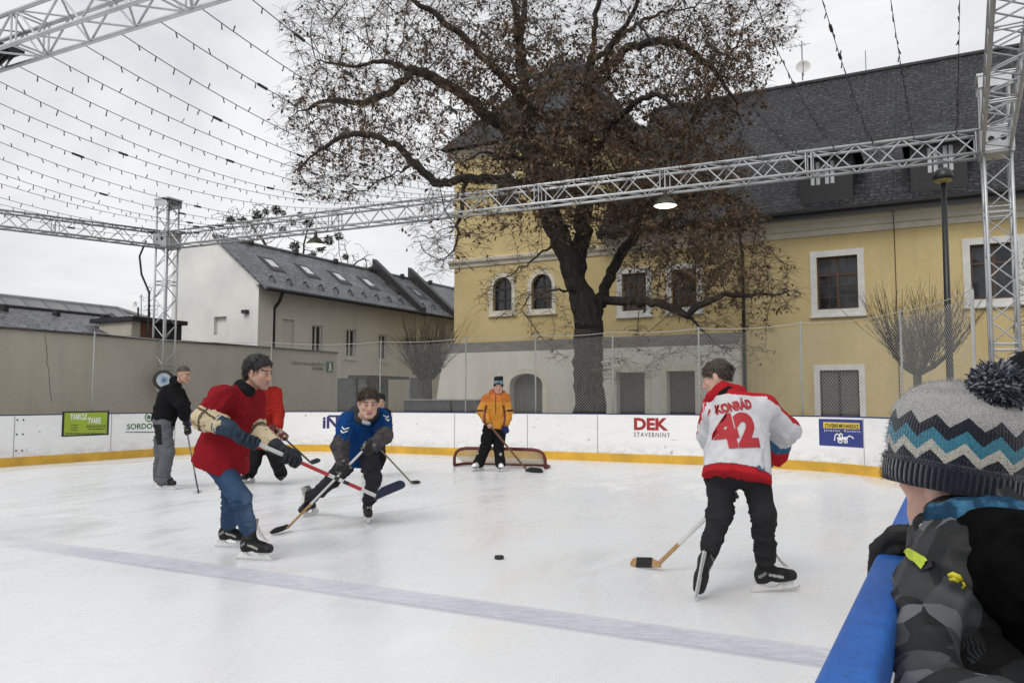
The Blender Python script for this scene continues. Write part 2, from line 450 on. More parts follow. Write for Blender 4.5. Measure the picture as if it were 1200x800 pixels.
# the faded blue line frozen under the ice
lm = bpy.data.materials.new('faded_blue_line'); nt, b = nodes(lm); o = objco(nt)
n1 = noise(nt, o, 1.1, 8, .75, .6); n2 = noise(nt, scaled(nt, o, (1, 3, 1)), 7, 6, .75, .5)
sx = N(nt, 'ShaderNodeSeparateXYZ'); L(nt, o, sx.inputs[0])
c = mixc(nt, ramp(nt, n1, [(.32, .25), (.7, .95)]), (.50, .52, .62), (.74, .76, .80))
c = mixc(nt, ramp(nt, n2, [(.5, 0.), (.75, .6)]), c, (.76, .77, .80))
fade = math_(nt, 'MULTIPLY', math_(nt, 'ADD', sx.outputs[0], 5.0), .5, True)
L(nt, c, b.inputs['Base Color']); b.inputs['Roughness'].default_value = .45
un = uvco(nt); se = N(nt, 'ShaderNodeSeparateXYZ'); L(nt, un, se.inputs[0])
edge = math_(nt, 'MULTIPLY', math_(nt, 'SUBTRACT', .5, math_(nt, 'ABSOLUTE', math_(nt, 'SUBTRACT', se.outputs[1], .5))), 4.5, True)
edge = math_(nt, 'MULTIPLY', edge, math_(nt, 'ADD', .35, n2), True)
L(nt, math_(nt, 'MULTIPLY', edge, fade), b.inputs['Alpha'])
VL, LW = 4.44, .20
NL = 80
lv, lf, luv = [], [], []
for i in range(NL):
    u = UL + .1 + (UR - .2 - UL) * i / (NL - 1)
    lv += [W(u, VL - LW, .004), W(u, VL + LW, .004)]
for i in range(NL - 1):
    lf.append((2 * i, 2 * i + 2, 2 * i + 3, 2 * i + 1)); luv += [(0, 0), (1, 0), (1, 1), (0, 1)]
tag(mesh_obj('ice_line', lv, lf, lm, uv=luv), kind='structure')

# ------------------------------------------------------------------ boards
BH = 1.035
boards = thing('rink_boards', 'white rink boards with yellow kick strip and blue top rail', 'rink boards', W(-8, VE, 0))
path = [board_f(s) for s in SS]
MB().sweep(path, [(0, .0), (.045, .0), (.045, BH - .05), (0, BH - .05)]).build('board_panel', white_board, boards)
MB().sweep(path, [(-.012, .0), (-.0005, .0), (-.0005, .17), (-.008, .175), (-.012, .165)]).build('kick_strip', yellow_kick, boards)
rr = []
for k in range(28):                       # rounded rail section
    a = 2 * math.pi * k / 28
    cx, cz = math.copysign(abs(math.cos(a)) ** .34, math.cos(a)), math.copysign(abs(math.sin(a)) ** .34, math.sin(a))
    rr.append((.0145 + .0285 * cx, BH - .045 + .045 * cz))
SSf = sorted(set(SS + [STOT - i * .1 for i in range(60)]))
s_cut = sum(SL[:4]) + .4
MB().sweep([board_f(s) for s in SSf if s >= s_cut], rr).build('top_rail', blue_rail, boards, True)
MB().sweep([board_f(s) for s in SSf if s <= s_cut + .01], [(-.004, BH - .05), (.05, BH - .05), (.05, BH - .028), (-.004, BH - .028)]).build('top_edge', navy, boards)
seam_m = M('seam', (.30, .30, .30), .6, var=.2)
seams = MB(); bolts = MB()
for px in (20, 133, 207, 320, 460, 533, 618, 700, 905, 1010):
    s = s_at_px(px)
    f = board_f(s); f1 = board_f(s - .008); f2 = board_f(s + .008)
    mb_ = MB().add([f1(-.003, .176), f2(-.003, .176), f2(-.003, BH - .06), f1(-.003, BH - .06)], [(0, 1, 2, 3)])
    mb_.build('panel_seam', seam_m, boards)
for px in (20, 27):
    s = s_at_px(px)
    for z in (.30, .62, .90):
        f = board_f(s + .05)
        MB().lathe(f(0, z), [(.0, .012), (.014, .012), (.018, 0)], 8, W(1, 0) if True else None).build('bolt', dark_metal, boards)
# clear of the boards: posts that carry the net
net_thing = thing('net_fence', 'pale netting fence on thin posts rising above the end boards', 'net fence', W(-6, VE + .12, 0))
NT = 2.74
post_m = M('galvanised', (.30, .31, .31), .55, .3, var=.15)
post_px = [232, 318, 443, 543, 625, 716, 818, 936, 1050]
ps = [s_at_px(px) for px in post_px] + [sum(SL[:4]) + .55]
ps[0] = SL[0] - 1.4
QE = UV(P(1141, 400, 10.6)); s9 = ps[-2]; b9 = board_pt(s9, .10); ps[-1] = s9 + math.dist(QE, b9)
def net_uv(s, extra=0.):
    if s <= s9: return board_pt(s, .10 + extra)
    w = (s - s9) / (ps[-1] - s9); return (b9[0] + (QE[0] - b9[0]) * w, b9[1] + (QE[1] - b9[1]) * w)
for s in ps:
    p = W(*net_uv(s))
    MB().tube([(p.x, p.y, -.13), (p.x, p.y, NT + .03)], .017, 8).build('post', post_m, net_thing, True)
s_a, s_b = ps[0], ps[-1]
def net_p(s, t):                          # t: 0 bottom .. 1 top; the top rope sags between the posts
    i = max(0, min(len(ps) - 2, sum(1 for q in ps if q <= s) - 1))
    w = (s - ps[i]) / (ps[i + 1] - ps[i]); w = min(1, max(0, w))
    sag = .045 * 4 * w * (1 - w)
    top = NT - sag
    bul = .03 * math.sin(s * 2.1) * math.sin(math.pi * t)
    return W(*net_uv(s, bul), BH + .01 + (top - BH - .01) * t)
nm = M('net_cord', (.42, .42, .40), .8, var=.1)
CELL = .066
nn = int((s_b - s_a) / CELL); hh = int((NT - BH) / CELL)
V_, F_ = [], []
def ribbon(pl, w=.0016):
    o = len(V_)
    for i, p in enumerate(pl):
        d = (pl[min(i + 1, len(pl) - 1)] - pl[max(0, i - 1)]); q = Vector((SA, CA, 0)) if p.x < 3 else Vector((SA, CA, 0))
        x = d.cross(q).normalized() * w
        V_.append(tuple(p + x)); V_.append(tuple(p - x))
    for i in range(len(pl) - 1): F_.append((o + 2 * i, o + 2 * i + 1, o + 2 * i + 3, o + 2 * i + 2))
for sgn in (1, -1):
    for k in range(-hh, nn + hh):
        pl = []
        for j in range(0, hh + 1, 2):
            s = s_a + (k + (j if sgn > 0 else hh - j)) * CELL
            if s_a <= s <= s_b: pl.append(net_p(s, j / hh))
        if len(pl) > 1: ribbon(pl)
mesh_obj('net', V_, F_, nm, net_thing)
rope = [net_p(s_a + (s_b - s_a) * i / 200, 1.0) for i in range(201)]
MB().tube(rope, .007, 5).build('top_rope', nm, net_thing)
rope = [net_p(s_b, 1 - i / 10) + Vector((.0, .0, 0)) for i in range(11)]
MB().tube(rope, .03, 6).build('gathered_edge', nm, net_thing, True)

# ------------------------------------------------------------------ adverts on the boards
def board_rect(s0, s1, z0, z1, off):
    k = 10
    mb = MB(); vs = []
    for i in range(k + 1):
        f = board_f(s0 + (s1 - s0) * i / k); vs += [f(off, z0), f(off, z1)]
    return mb.add(vs, [(2 * i, 2 * i + 2, 2 * i + 3, 2 * i + 1) for i in range(k)])
def zat(px, py):
    s = s_at_px(px); p = W(*board_pt(s)); d = ray(px, py); return s, H + d[2] / d[1] * p.y
def board_text(body, px0, px1, y0, y1, mat, parent, name, off=-.006, bold=.0, font_aspect=None, **kw):
    s0, zt = zat((px0 + px1) / 2, y0); _, zb = zat((px0 + px1) / 2, y1)
    s0, s1 = s_at_px(px0), s_at_px(px1)
    V, Fs = text_pts(body, 1.0, bold, sub=.25, **kw)
    xs = [v[0] for v in V]; ys = [v[1] for v in V]
    X0, X1, Y0, Y1 = min(xs), max(xs), min(ys), max(ys)
    vs = [board_f(s0 + (s1 - s0) * (x - X0) / (X1 - X0))(off, zb + (zt - zb) * (y - Y0) / (Y1 - Y0)) for x, y in V]
    return mesh_obj(name, vs, Fs, mat, parent)
def banner(name, px0, px1, y0, y1, mat, label, border=None):
    sm, zt = zat((px0 + px1) / 2, y0); _, zb = zat((px0 + px1) / 2, y1)
    s0, s1 = s_at_px(px0), s_at_px(px1)
    r = thing(name, label, 'banner', W(*board_pt((s0 + s1) / 2), 0))
    board_rect(s0, s1, zb, zt, -.003).build('sheet', border or mat, r)
    if border: board_rect(s0 + .05, s1 - .05, zb + .03, zt - .03, -.005).build('print', mat, r)
    return r
ink = M('ink', (.02, .02, .022), .6, var=.05); ink_white = M('ink_white', (.78, .78, .78), .6, var=.05)
ink_red = M('ink_red', (.33, .02, .022), .5, var=.08); ink_green = M('ink_green', (.03, .16, .05), .6, var=.05)
ink_navy = M('ink_navy', (.03, .025, .13), .5, var=.08); ink_yellow = M('ink_yellow', (.72, .52, .07), .6, var=.06)
lime = M('banner_lime', (.30, .42, .03), .55, var=.1); blue_ban = M('banner_blue', (.028, .042, .21), .5, var=.15)
def fine_print(x0, x1, y0, y1, parent, off):
    # a line of print too small to read in the photograph: uneven dashes the length of words
    rr = random.Random(int(x0 * 7 + y0 * 3)); q = MB(); x = x0
    while x < x1 - .4:
        w = min(rr.uniform(1.2, 3.6), x1 - x); s0, zt = zat(x, y0); s1, zb = zat(x + w, y1)
        q.add([board_f(s0)(off, zb), board_f(s1)(off, zb), board_f(s1)(off, zt), board_f(s0)(off, zt)], [(0, 1, 2, 3)]); x += w + .7
    q.build('fine_print', ink, parent)
r = banner('green_banner', 75, 130, 481.5, 510.5, lime, 'lime green dark edged banner on the left boards', ink)
board_text('TVARCLE', 84, 104, 484.5, 491.5, ink_white, r, 'lettering', -.007, .03)
board_text('TVARE', 105, 120, 489, 496, ink_white, r, 'lettering', -.007, .03)
board_text('RESTAURACE', 104, 126, 498, 500.5, ink, r, 'lettering', -.007, .02)
fine_print(106, 126, 501.9, 502.9, r, -.007)
for i in range(3): fine_print(86 - i % 2, 93 + i % 2, 497.4 + 3 * i, 498.3 + 3 * i, r, -.007)
fine_print(79, 126, 507.2, 508.4, r, -.007)
def sign(name, label, px): return thing(name, label, 'printed sign', W(*board_pt(s_at_px(px)), 0))
r = sign('printed_sign', 'dark green SORDOC lettering with ringed letter on the left boards', 168)
board_text('SORDOC', 151, 187, 496, 502.5, ink_green, r, 'lettering', -.004, .022)
fine_print(150, 187, 505.6, 506.7, r, -.004)
board_text('e', 173.5, 178.5, 486, 491, ink_green, r, 'lettering', -.004, .03)
ringc = s_at_px(176); _, rz = zat(176, 488.5)
mbr = MB(); n_ = 24
for k in range(n_):
    a = 2 * math.pi * k / n_; a2 = 2 * math.pi * (k + 1) / n_
    q = lambda r_, t: board_f(ringc + r_ * math.cos(t))(-.004, rz + r_ * math.sin(t))
    mbr.add([q(.085, a), q(.11, a), q(.11, a2), q(.085, a2)], [(0, 1, 2, 3)])
mbr.build('ring_mark', ink_green, r)
r = banner('blue_banner', 217, 241, 481, 498.5, blue_ban, 'small deep blue banner on the boards behind the red jersey')
board_text('B', 229, 236, 482.5, 490, ink_white, r, 'lettering', -.006, .02)
board_text('B3', 226, 236, 491, 497, ink_white, r, 'lettering', -.006, .01)
r = sign('printed_sign', 'navy iNS lettering under a bar on the boards by the blue player', 392)
board_text('iNS', 379, 407, 487.5, 502, ink_navy, r, 'lettering', -.004, .035)
s0, s1 = s_at_px(385.5), s_at_px(407); _, z0 = zat(396, 488.6); _, z1 = zat(396, 486.2)
board_rect(s0, s1, z0, z1, -.0045).build('bar_mark', ink_navy, r)
r = sign('printed_sign', 'bold red DEK STAVEBNINY lettering on the white end boards', 762)
board_text('DEK', 742, 782.5, 489.5, 504, ink_red, r, 'lettering', -.004, .045)
board_text('STAVEBNINY', 742.5, 784, 506.5, 511.8, ink, r, 'lettering', -.004, .0, spacing=1.25)
r = banner('blue_banner', 958, 1009.5, 491, 523, blue_ban, 'blue digger hire banner with yellow heading on the right boards')
s0, s1 = s_at_px(963.5), s_at_px(1005.5); _, z0 = zat(984, 502); _, z1 = zat(984, 494.8)
board_rect(s0, s1, z0, z1, -.006).build('heading_panel', ink_yellow, r)
board_text('STAVEBNÍ MECHANIZACE', 965, 1004.5, 495.4, 501.2, ink, r, 'lettering', -.009, .025)
board_text('Jaroslav  Rozdora', 964, 1006, 503, 506.6, ink_white, r, 'lettering', -.007, .0, spacing=1.3)
# the little digger drawn on it
dg_ = MB()
def stroke(pts_, w=.022):
    qs = [zat(x, y) for x, y in pts_]
    for (sa, za), (sb, zb) in zip(qs[:-1], qs[1:]):
        dx, dz = sb - sa, zb - za; l = math.hypot(dx, dz) or 1; nx, nz = -dz / l * w / 2, dx / l * w / 2
        dg_.add([board_f(sa + nx)(-.007, za + nz), board_f(sb + nx)(-.007, zb + nz), board_f(sb - nx)(-.007, zb - nz), board_f(sa - nx)(-.007, za - nz)], [(0, 1, 2, 3)])
stroke([(976, 516), (977, 509), (979.5, 508), (982, 511)]); stroke([(982, 512), (982, 508), (985, 508), (985.5, 512)]); stroke([(979, 513.5), (991, 513.5)], .05)
stroke([(990, 513), (993, 510.5), (997, 512), (998, 514)]); stroke([(980, 517), (981.5, 515.5), (984, 515.5), (985, 517), (984, 518.5), (981.5, 518.5), (980, 517)], .02)
stroke([(987, 517.3), (988, 516), (990, 516), (991, 517.3), (990, 518.6), (988, 518.6), (987, 517.3)], .02)
dg_.build('digger_drawing', ink_white, r)
# ------------------------------------------------------------------ trusses
def truss_mesh(mc, mbr_, p0, p1, size, side=None, pitch=None, seg=2.5, r=.028, rb=.0135):
    p0, p1 = Vector(p0), Vector(p1); d = p1 - p0; l = d.length; d.normalize()
    side = Vector(side) if side is not None else d.cross(Vector((0, 0, 1))).normalized()
    up = side.cross(d).normalized()
    h = size / 2
    cor = [side * h * a + up * h * b for a, b in ((-1, -1), (1, -1), (1, 1), (-1, 1))]
    for c in cor:
        q = MB(); q.tube([p0 + c, p1 + c], r, 10); mc.append(q)
    nseg = max(1, round(l / seg)); sl = l / nseg
    pitch = pitch or size * 1.05; npb = max(2, round(sl / pitch)); pl = (sl - .10) / npb
    for si in range(nseg):
        a0 = si * sl + .05
        for fi in range(4):
            A, B = cor[fi], cor[(fi + 1) % 4]
            if si and fi in (0, 1, 2, 3): pass
            for e in (a0, a0 + sl - .10):
                mbr_.tube([p0 + d * e + A, p0 + d * e + B], rb, 6, False)
            for k in range(npb):
                s_, e_ = (A, B) if (k + fi) % 2 == 0 else (B, A)
                mbr_.tube([p0 + d * (a0 + k * pl) + s_, p0 + d * (a0 + (k + 1) * pl) + e_], rb, 6, False)
def truss(name, label, p0, p1, size, side=None, group=None, cat='truss', **kw):
    p0 = Vector(p0); mc, mb_ = [], MB()
    truss_mesh(mc, mb_, p0, p1, size, side, **kw)
    t = thing(name, label, cat, p0, group)
    for q in mc: q.build('chord', alu, t, True, False)
    mb_.build('bracing', alu, t, True, False)
    return t
TS = .40
YR, YL = 13.73, 22.4
pr = P(1167, 168, YR); pl_ = P(196, 281, YL)
TH = (pr.z + pl_.z) / 2
PRR = Vector((pr.x, pr.y, TH)); PLL = Vector((pl_.x, pl_.y, TH))
bd = (PRR - PLL).normalized(); bperp = Vector((-bd.y, bd.x, 0))          # bperp points away from us
PILW = .40
def pillar(c, label, top=1.12):
    c = Vector(c)
    t = truss('truss_pillar', label, (c.x, c.y, -.14), (c.x, c.y, c.z + top), PILW, bd, cat='truss pillar', seg=2.0, pitch=.36, rb=.0125)
    h = PILW / 2 + .05
    f = lambda a, d, z: Vector((c.x, c.y, 0)) + bd * a + bperp * d + Vector((0, 0, z))
    b = MB()                                   # sliding corner block round the pillar
    for zz in (-.22, .20): b.box(-h, h, -h, h, c.z + zz - .02, c.z + zz + .03, f)
    for s_ in (-1, 1):
        b.box(-h, h, s_ * h - .006, s_ * h + .006, c.z - .19, c.z + .17, f)
        b.box(s_ * h - .006, s_ * h + .006, -h + .01, h - .01, c.z - .19, c.z + .17, f)
    b.build('sleeve_block', alu, t)
    w = MB()
    for s_ in (-1, 1):
        for o_ in (-.09, .09): w.lathe(f(o_, s_ * (h + .008), c.z), [(0, 0), (.05, 0)], 10, bperp)
    w.build('sleeve_roller', black_rubber, t)
    MB().box(-.27, .27, -.27, .27, c.z + top, c.z + top + .04, f).build('cap_plate', alu, t)
    mb2 = MB(); mb2.box(-.25, .25, -.25, -.24, c.z + top - .2, c.z + top, f); mb2.box(-.25, .25, .24, .25, c.z + top - .2, c.z + top, f)
    mb2.build('cap_skirt', alu, t)
    MB().box(-.3, .3, -.3, .3, -.139, -.11, f).build('base_plate', steel, t)
    return t
pR = pillar(PRR, 'silver truss pillar on the right in front of the yellow house')
pL = pillar(PLL, 'silver truss pillar on the left beside the white gable')
cable = [PLL + Vector((-.5, -.2, -.05)), PLL + Vector((-.62, -.3, -.5)), PLL + Vector((-.55, -.3, -1.0)), PLL + Vector((-.33, -.28, -1.5)), PLL + Vector((-.32, -.28, -3.0)), PLL + Vector((-.33, -.28, -5.5))]
MB().tube(cable, .03, 6).build('cable', black_rubber, pL, True)
brc = MB(); brc.tube([PLL + bd * .2 + Vector((0, -.2, -.75)), PLL + bd * .75 + Vector((0, -.2, -.25))], .015, 6)
brc.build('corner_brace', alu, pL)
o_ = PILW / 2 + .06
truss('truss_beam', 'long silver truss beam spanning the far end of the rink', PLL + bd * o_, PRR - bd * o_, TS, cat='truss', seg=2.6)
dv = Vector((-SA * 1.03, -CA, 0)).normalized()
truss('truss_beam', 'silver truss beam running towards us above the right boards', PRR + dv * o_, PRR + dv * 16, TS, cat='truss', seg=2.6)
qa = P(60, 257.5, 21.3); dl = Vector((qa.x - PLL.x, qa.y - PLL.y, 0)).normalized()
dl = (dl + dv).normalized()
truss('truss_beam', 'silver truss beam running towards us along the left boards', PLL + dl * o_, PLL + dl * 18, TS, cat='truss', seg=2.6)
# the cross beam overhead at the top left
zb = TH - TS / 2
m0 = P(0, 83, 10); m0 = Vector((0, 0, H)) + (m0 - Vector((0, 0, H))) * ((zb - H) / (m0.z - H))
m1 = P(262, 0, 10); m1 = Vector((0, 0, H)) + (m1 - Vector((0, 0, H))) * ((zb - H) / (m1.z - H))
md = (m1 - m0); md.z = 0; md.normalize(); mperp = Vector((-md.y, md.x, 0))
mc0 = Vector((m0.x, m0.y, TH)) - mperp * (TS / 2)
def meet(p, d, q, e):
    den = d.x * e.y - d.y * e.x; w = q - p
    return (w.x * e.y - w.y * e.x) / den
tl = meet(mc0, md, PLL, dl); tr = meet(mc0, md, PRR, dv)
MA, MZ = mc0 + md * (tl + .28), mc0 + md * (tr - .28)
t = truss('truss_beam', 'silver truss beam crossing overhead at the top left', MA, MZ, TS, cat='truss', seg=2.6)
hc = mc0 + md * .35 + Vector((0, 0, -TS / 2 + .07))
f = lambda a, d, z: hc + md * a + mperp * d + Vector((0, 0, z))
plug = MB(); plug.box(-.45, .22, -.13, .17, .02, .06, f); plug.build('cable_tray', dark_metal, t)
coil = MB(); rr_ = random.Random(3)
for k in range(14):
    c0 = Vector((rr_.uniform(-.35, .1), rr_.uniform(-.1, .12), rr_.uniform(-.09, .02))); ra = rr_.uniform(.05, .1)
    coil.tube([f(c0.x + ra * math.cos(a), c0.y + ra * .5 * math.sin(a), c0.z + ra * .8 * math.sin(a + .6)) for a in [j * .6 for j in range(12)]], .012, 5)
coil.build('cable_coil', black_rubber, t, True)

# ------------------------------------------------------------------ light strings from the cross beam to the far beam
wire_m = M('black_wire', (.012, .012, .012), .6, var=.1)
def string_lights(p0, p1, sag, seed):
    rr = random.Random(seed); mb = MB(); n = 26
    pts = []
    for i in range(n + 1):
        t = i / n; p = p0.lerp(p1, t); p.z -= sag * 4 * t * (1 - t); pts.append(p)
    mb.tube(pts, .0052, 4, False)
    l = (p1 - p0).length; k = int(l / .24)
    for i in range(1, k):
        t = i / k + rr.uniform(-.004, .004); p = p0.lerp(p1, t); p.z -= sag * 4 * t * (1 - t)
        dz = -1 if rr.random() < .75 else .9
        q = p + Vector((rr.uniform(-.03, .03), rr.uniform(-.03, .03), dz * rr.uniform(.05, .085)))
        mb.tube([p, q], [.0065, .0085], 4)
    for j in range(2):
        t = rr.uniform(.05, .8); p = p0.lerp(p1, t); p.z -= sag * 4 * t * (1 - t); q = p0.lerp(p1, t + .016); q.z -= sag * 4 * (t + .016) * (1 - t - .016)
        mb.tube([p, q], .02, 5)
    o = mb.build('light_string', wire_m, None, False, False, origin=p0)
    tag(o, 'thin black string of tiny unlit lights strung between the truss beams', 'light string', 'light strings strung between the truss beams')
flen = (PRR - PLL).length
vdir = Vector((SA, CA, 0))
ns = 27
for i in range(ns):
    a = (m0 - md * 6.15) + md * (i * .655)
    a = Vector((a.x, a.y, zb - .02))
    if i > 20: a.z += .38
    tt = meet(a, vdir, PLL - bperp * TS * .5, bd)
    b_ = a + vdir * tt; b_.z = TH + (TS / 2 if i > 6 else -TS / 2 + .1)
    w = (b_ - PLL).dot(bd)
    if w < .2 or w > flen - .3 or (a - MA).dot(md) < 0.1: continue
    string_lights(a, b_, .50 + .12 * random.random() - (.2 if i > 20 else 0), i)

# ------------------------------------------------------------------ lit pendant lamps under the far beam
glow = emission('lamp_glow', (1, .92, .74), 2.4)
shade_m = M('lamp_shade', (.05, .048, .03), .45, .2, var=.2)
def on_beam(px, drop):
    best = min((abs(600 + F * q.x / q.y - px), i) for i, q in enumerate([PLL + bd * (flen * k / 800) for k in range(801)]))
    q = PLL + bd * (flen * best[1] / 800); return Vector((q.x, q.y, TH - TS / 2 - drop))
for px, drop, lab in ((783, .30, 'lit white pendant lamp under the far beam in front of the tree trunk'), (367, .36, 'lit white pendant lamp under the far beam above the grey slate roof')):
    c = on_beam(px, drop)
    t = thing('pendant_lamp', lab, 'lamp', c)
    MB().lathe(c, [(.02, .34), (.035, .30), (.05, .2), (.13, .15), (.21, .06), (.243, .0), (.232, -.005)], 28).build('lamp_shade', shade_m, t, True)
    MB().lathe(c + Vector((0, 0, .012)), [(.232, -.010), (.19, -.032), (.10, -.048), (.0, -.052)], 28).build('glowing_disc', glow, t, True)
    MB().tube([c + Vector((0, 0, .32)), c + Vector((0, 0, drop + .12))], .014, 6).build('hanger', alu, t)

# ------------------------------------------------------------------ walls with openings
def arch_pts(a0, a1, zs, n=12, rise=None):
    r = (a1 - a0) / 2; rise = rise or r
    return [((a0 + a1) / 2 - r * math.cos(math.pi * k / n), zs + rise * math.sin(math.pi * k / n)) for k in range(n + 1)]
def wall(mb, f, a0, a1, z0, z1, ops, depth=.22, d=0., m=0):
    """ops: (a0, a1, z0, z1, rise): rise > 0 adds an arch that ends at z1"""
    As = sorted(set([a0, a1] + [x for o in ops for x in o[:2]])); Zs = sorted(set([z0, z1] + [x for o in ops for x in o[2:4]]))
    As = [x for x in As if a0 <= x <= a1]; Zs = [x for x in Zs if z0 <= x <= z1]
    for i in range(len(As) - 1):
        for j in range(len(Zs) - 1):
            ca, cz = (As[i] + As[i + 1]) / 2, (Zs[j] + Zs[j + 1]) / 2
            if any(o[0] < ca < o[1] and o[2] < cz < o[3] for o in ops): continue
            mb.add([f(As[i], d, Zs[j]), f(As[i + 1], d, Zs[j]), f(As[i + 1], d, Zs[j + 1]), f(As[i], d, Zs[j + 1])], [(0, 1, 2, 3)], m)
    for o in ops:
        b0, b1, y0, y1 = o[:4]; rise = o[4] if len(o) > 4 else 0
        if rise:
            ap = arch_pts(b0, b1, y1 - rise, 14, rise)
            for (xa, za), (xb, zb_) in zip(ap[:-1], ap[1:]):
                mb.add([f(xa, d, za), f(xb, d, zb_), f(xb, d, y1), f(xa, d, y1)], [(0, 1, 2, 3)], m)
            out = [(b0, y0)] + ap + [(b1, y0)]
        else: out = [(b0, y0), (b0, y1), (b1, y1), (b1, y0)]
        out = out + [out[0]]
        for (xa, za), (xb, zb_) in zip(out[:-1], out[1:]):
            mb.add([f(xa, d, za), f(xa, d - depth, za), f(xb, d - depth, zb_), f(xb, d, zb_)], [(0, 1, 2, 3)], m)
def ring(mb, f, inner, outer, d0, d1, m=0):
    """a frame between two closed outlines, standing from depth d0 to d1"""
    n = len(inner)
    for k in range(n):
        j = (k + 1) % n
        (a, b_), (c, e) = inner[k], inner[j]; (A, B), (C_, E) = outer[k], outer[j]
        mb.add([f(a, d1, b_), f(c, d1, e), f(C_, d1, E), f(A, d1, B)], [(0, 1, 2, 3)], m)
        mb.add([f(A, d0, B), f(A, d1, B), f(C_, d1, E), f(C_, d0, E)], [(0, 1, 2, 3)], m)
        mb.add([f(a, d0, b_), f(a, d1, b_), f(c, d1, e), f(c, d0, e)], [(0, 3, 2, 1)], m)
def outline(a0, a1, z0, z1, rise, off=0.0, n=14):
    if rise:
        zs = z1 - rise; k = [(x, z) for x, z in arch_pts(a0 - off, a1 + off, zs, n, rise + off)]
        return [(a0 - off, z0 - off)] + k + [(a1 + off, z0 - off)]
    return [(a0 - off, z0 - off), (a0 - off, z1 + off), (a1 + off, z1 + off), (a1 + off, z0 - off)]
def window(parent, f, a0, a1, z0, z1, rise=0, sur=None, sw=.13, frame=brown_wood, depth=.2, bars=(1, 1), d=0., curtains=False, sill=True, pane=None, fw=.055, muntins=False):
    """window opening a0..a1 / z0..z1 set in the wall whose outer face is at d"""
    q = MB()
    if sur:
        ring(q, f, outline(a0, a1, z0, z1, rise), outline(a0, a1, z0, z1, rise, sw), d - .01, d + .035)
        w = q.build('window', sur, parent)
    else:
        q.box(a0 - .05, a1 + .05, d - .01, d + .04, z0 - .06, z0, f); w = q.build('window', cream, parent)
    if sur and sill:
        MB().box(a0 - sw - .04, a1 + sw + .04, d + .002, d + .09, z0 - sw - .06, z0 - sw - .002, f).build('sill', sur, w)
    g = MB(); dd = d - depth + .02
    i = outline(a0 + fw, a1 - fw, z0 + fw, z1 - fw, max(0, rise - fw) if rise else 0); o = outline(a0, a1, z0, z1, rise)
    ring(g, f, i, o, dd, dd + .06)
    nx, nz = bars
    for k in range(1, nx + 1):
        x = a0 + (a1 - a0) * k / (nx + 1); g.box(x - .035, x + .035, dd, dd + .055, z0 + fw, z1 - fw - (.02 if rise else 0), f)
    for k in range(1, nz + 1):
        z = z0 + (z1 - z0) * (.66 if nz == 1 else k / (nz + 1)); g.box(a0 + fw, a1 - fw, dd + .001, dd + .065, z - .03, z + .03, f)
    if muntins:
        for xa, xb in ((a0 + fw, (a0 + a1) / 2), ((a0 + a1) / 2, a1 - fw)):
            g.box((xa + xb) / 2 - .011, (xa + xb) / 2 + .011, dd + .004, dd + .045, z0 + fw, z1 - fw, f)
        zt_ = z0 + (z1 - z0) * .66
        for z in (z0 + (zt_ - z0) * .36, z0 + (zt_ - z0) * .68): g.box(a0 + fw, a1 - fw, dd + .006, dd + .043, z - .011, z + .011, f)
    g.build('window_frame', frame, w)
    p = MB(); o2 = outline(a0 + .01, a1 - .01, z0 + .01, z1 - .01, rise)
    p.poly([f(x, dd + .02, z) for x, z in reversed(o2)]); p.build('pane', pane or glass, w)
    if curtains:
        c = MB()
        for (xa, xb) in ((a0 + .08, a0 + (a1 - a0) * .47), (a0 + (a1 - a0) * .53, a1 - .08)):
            c.box(xa, xb, dd + .022, dd + .03, z0 + .07, z1 - .07, f)
        c.build('curtain', curtain, w)
    return w

# ------------------------------------------------------------------ the yellow house
FV = 26.45
fy = FACE(FV)
uL = PV(532, 400, FV)[0]; uR = PV(1330, 400, FV)[0]
zM = PV(981, 274.7, FV)[1]                                  # lower edge of the eaves moulding
yh = thing('yellow_house', 'long yellow house with dark slate roof and dormers behind the rink', 'house', W((uL + uR) / 2, FV + 5, 0))
def rect(x0, x1, y0, y1, V=FV):
    xm = (x0 + x1) / 2
    return (PV(x0, (y0 + y1) / 2, V)[0], PV(x1, (y0 + y1) / 2, V)[0], PV(xm, y1, V)[1], PV(xm, y0, V)[1])
w1 = rect(957.5, 1005.5, 300, 362); w2 = rect(1137.5, 1194, 285, 350)
w3 = rect(787, 816.5, 315, 360); w4 = rect(729, 757.5, 320, 364)
a1 = rect(578, 600, 325, 364); a2 = rect(623, 647, 321, 362)
w6 = tuple(w2[i] + (3.0 if i < 2 else 0) for i in range(4))
gw = rect(961.5, 1007.5, 433.5, 500); gw2 = rect(1184, 1235, 431, 500)
utower = PV(708, 300, FV)[0]
ZT = PV(532, 178, FV)[1]                                    # eaves of the taller end
up1 = rect(583, 605, 204, 243); up2 = rect(640, 664, 198, 238)
ops = [w1, w2, w3, w4, w6, a1 + ((a1[1] - a1[0]) / 2,), a2 + ((a2[1] - a2[0]) / 2,), gw, gw2]
mb = MB(); wall(mb, fy, uL, uR, -.14, zM + .3, [o if len(o) > 4 else o + (0,) for o in ops], .24)
u2_ = uR + .0
mb.add([W(uL, FV, -.14), W(uL, FV + 11, -.14), W(uL, FV + 11, zM + .3), W(uL, FV, zM + .3)], [(0, 1, 2, 3)])
mb.add([W(uR, FV, -.14), W(uR, FV + 11, -.14), W(uR, FV + 11, zM + .3), W(uR, FV, zM + .3)], [(0, 3, 2, 1)])
tops = [up1 + ((up1[1] - up1[0]) / 2,), up2 + ((up2[1] - up2[0]) / 2,)]
wall(mb, fy, uL, utower, zM + .3, ZT, tops, .24)
mb.add([W(utower, FV, zM + .3), W(utower, FV + 8, zM + .3), W(utower, FV + 8, ZT), W(utower, FV, ZT)], [(0, 3, 2, 1)])
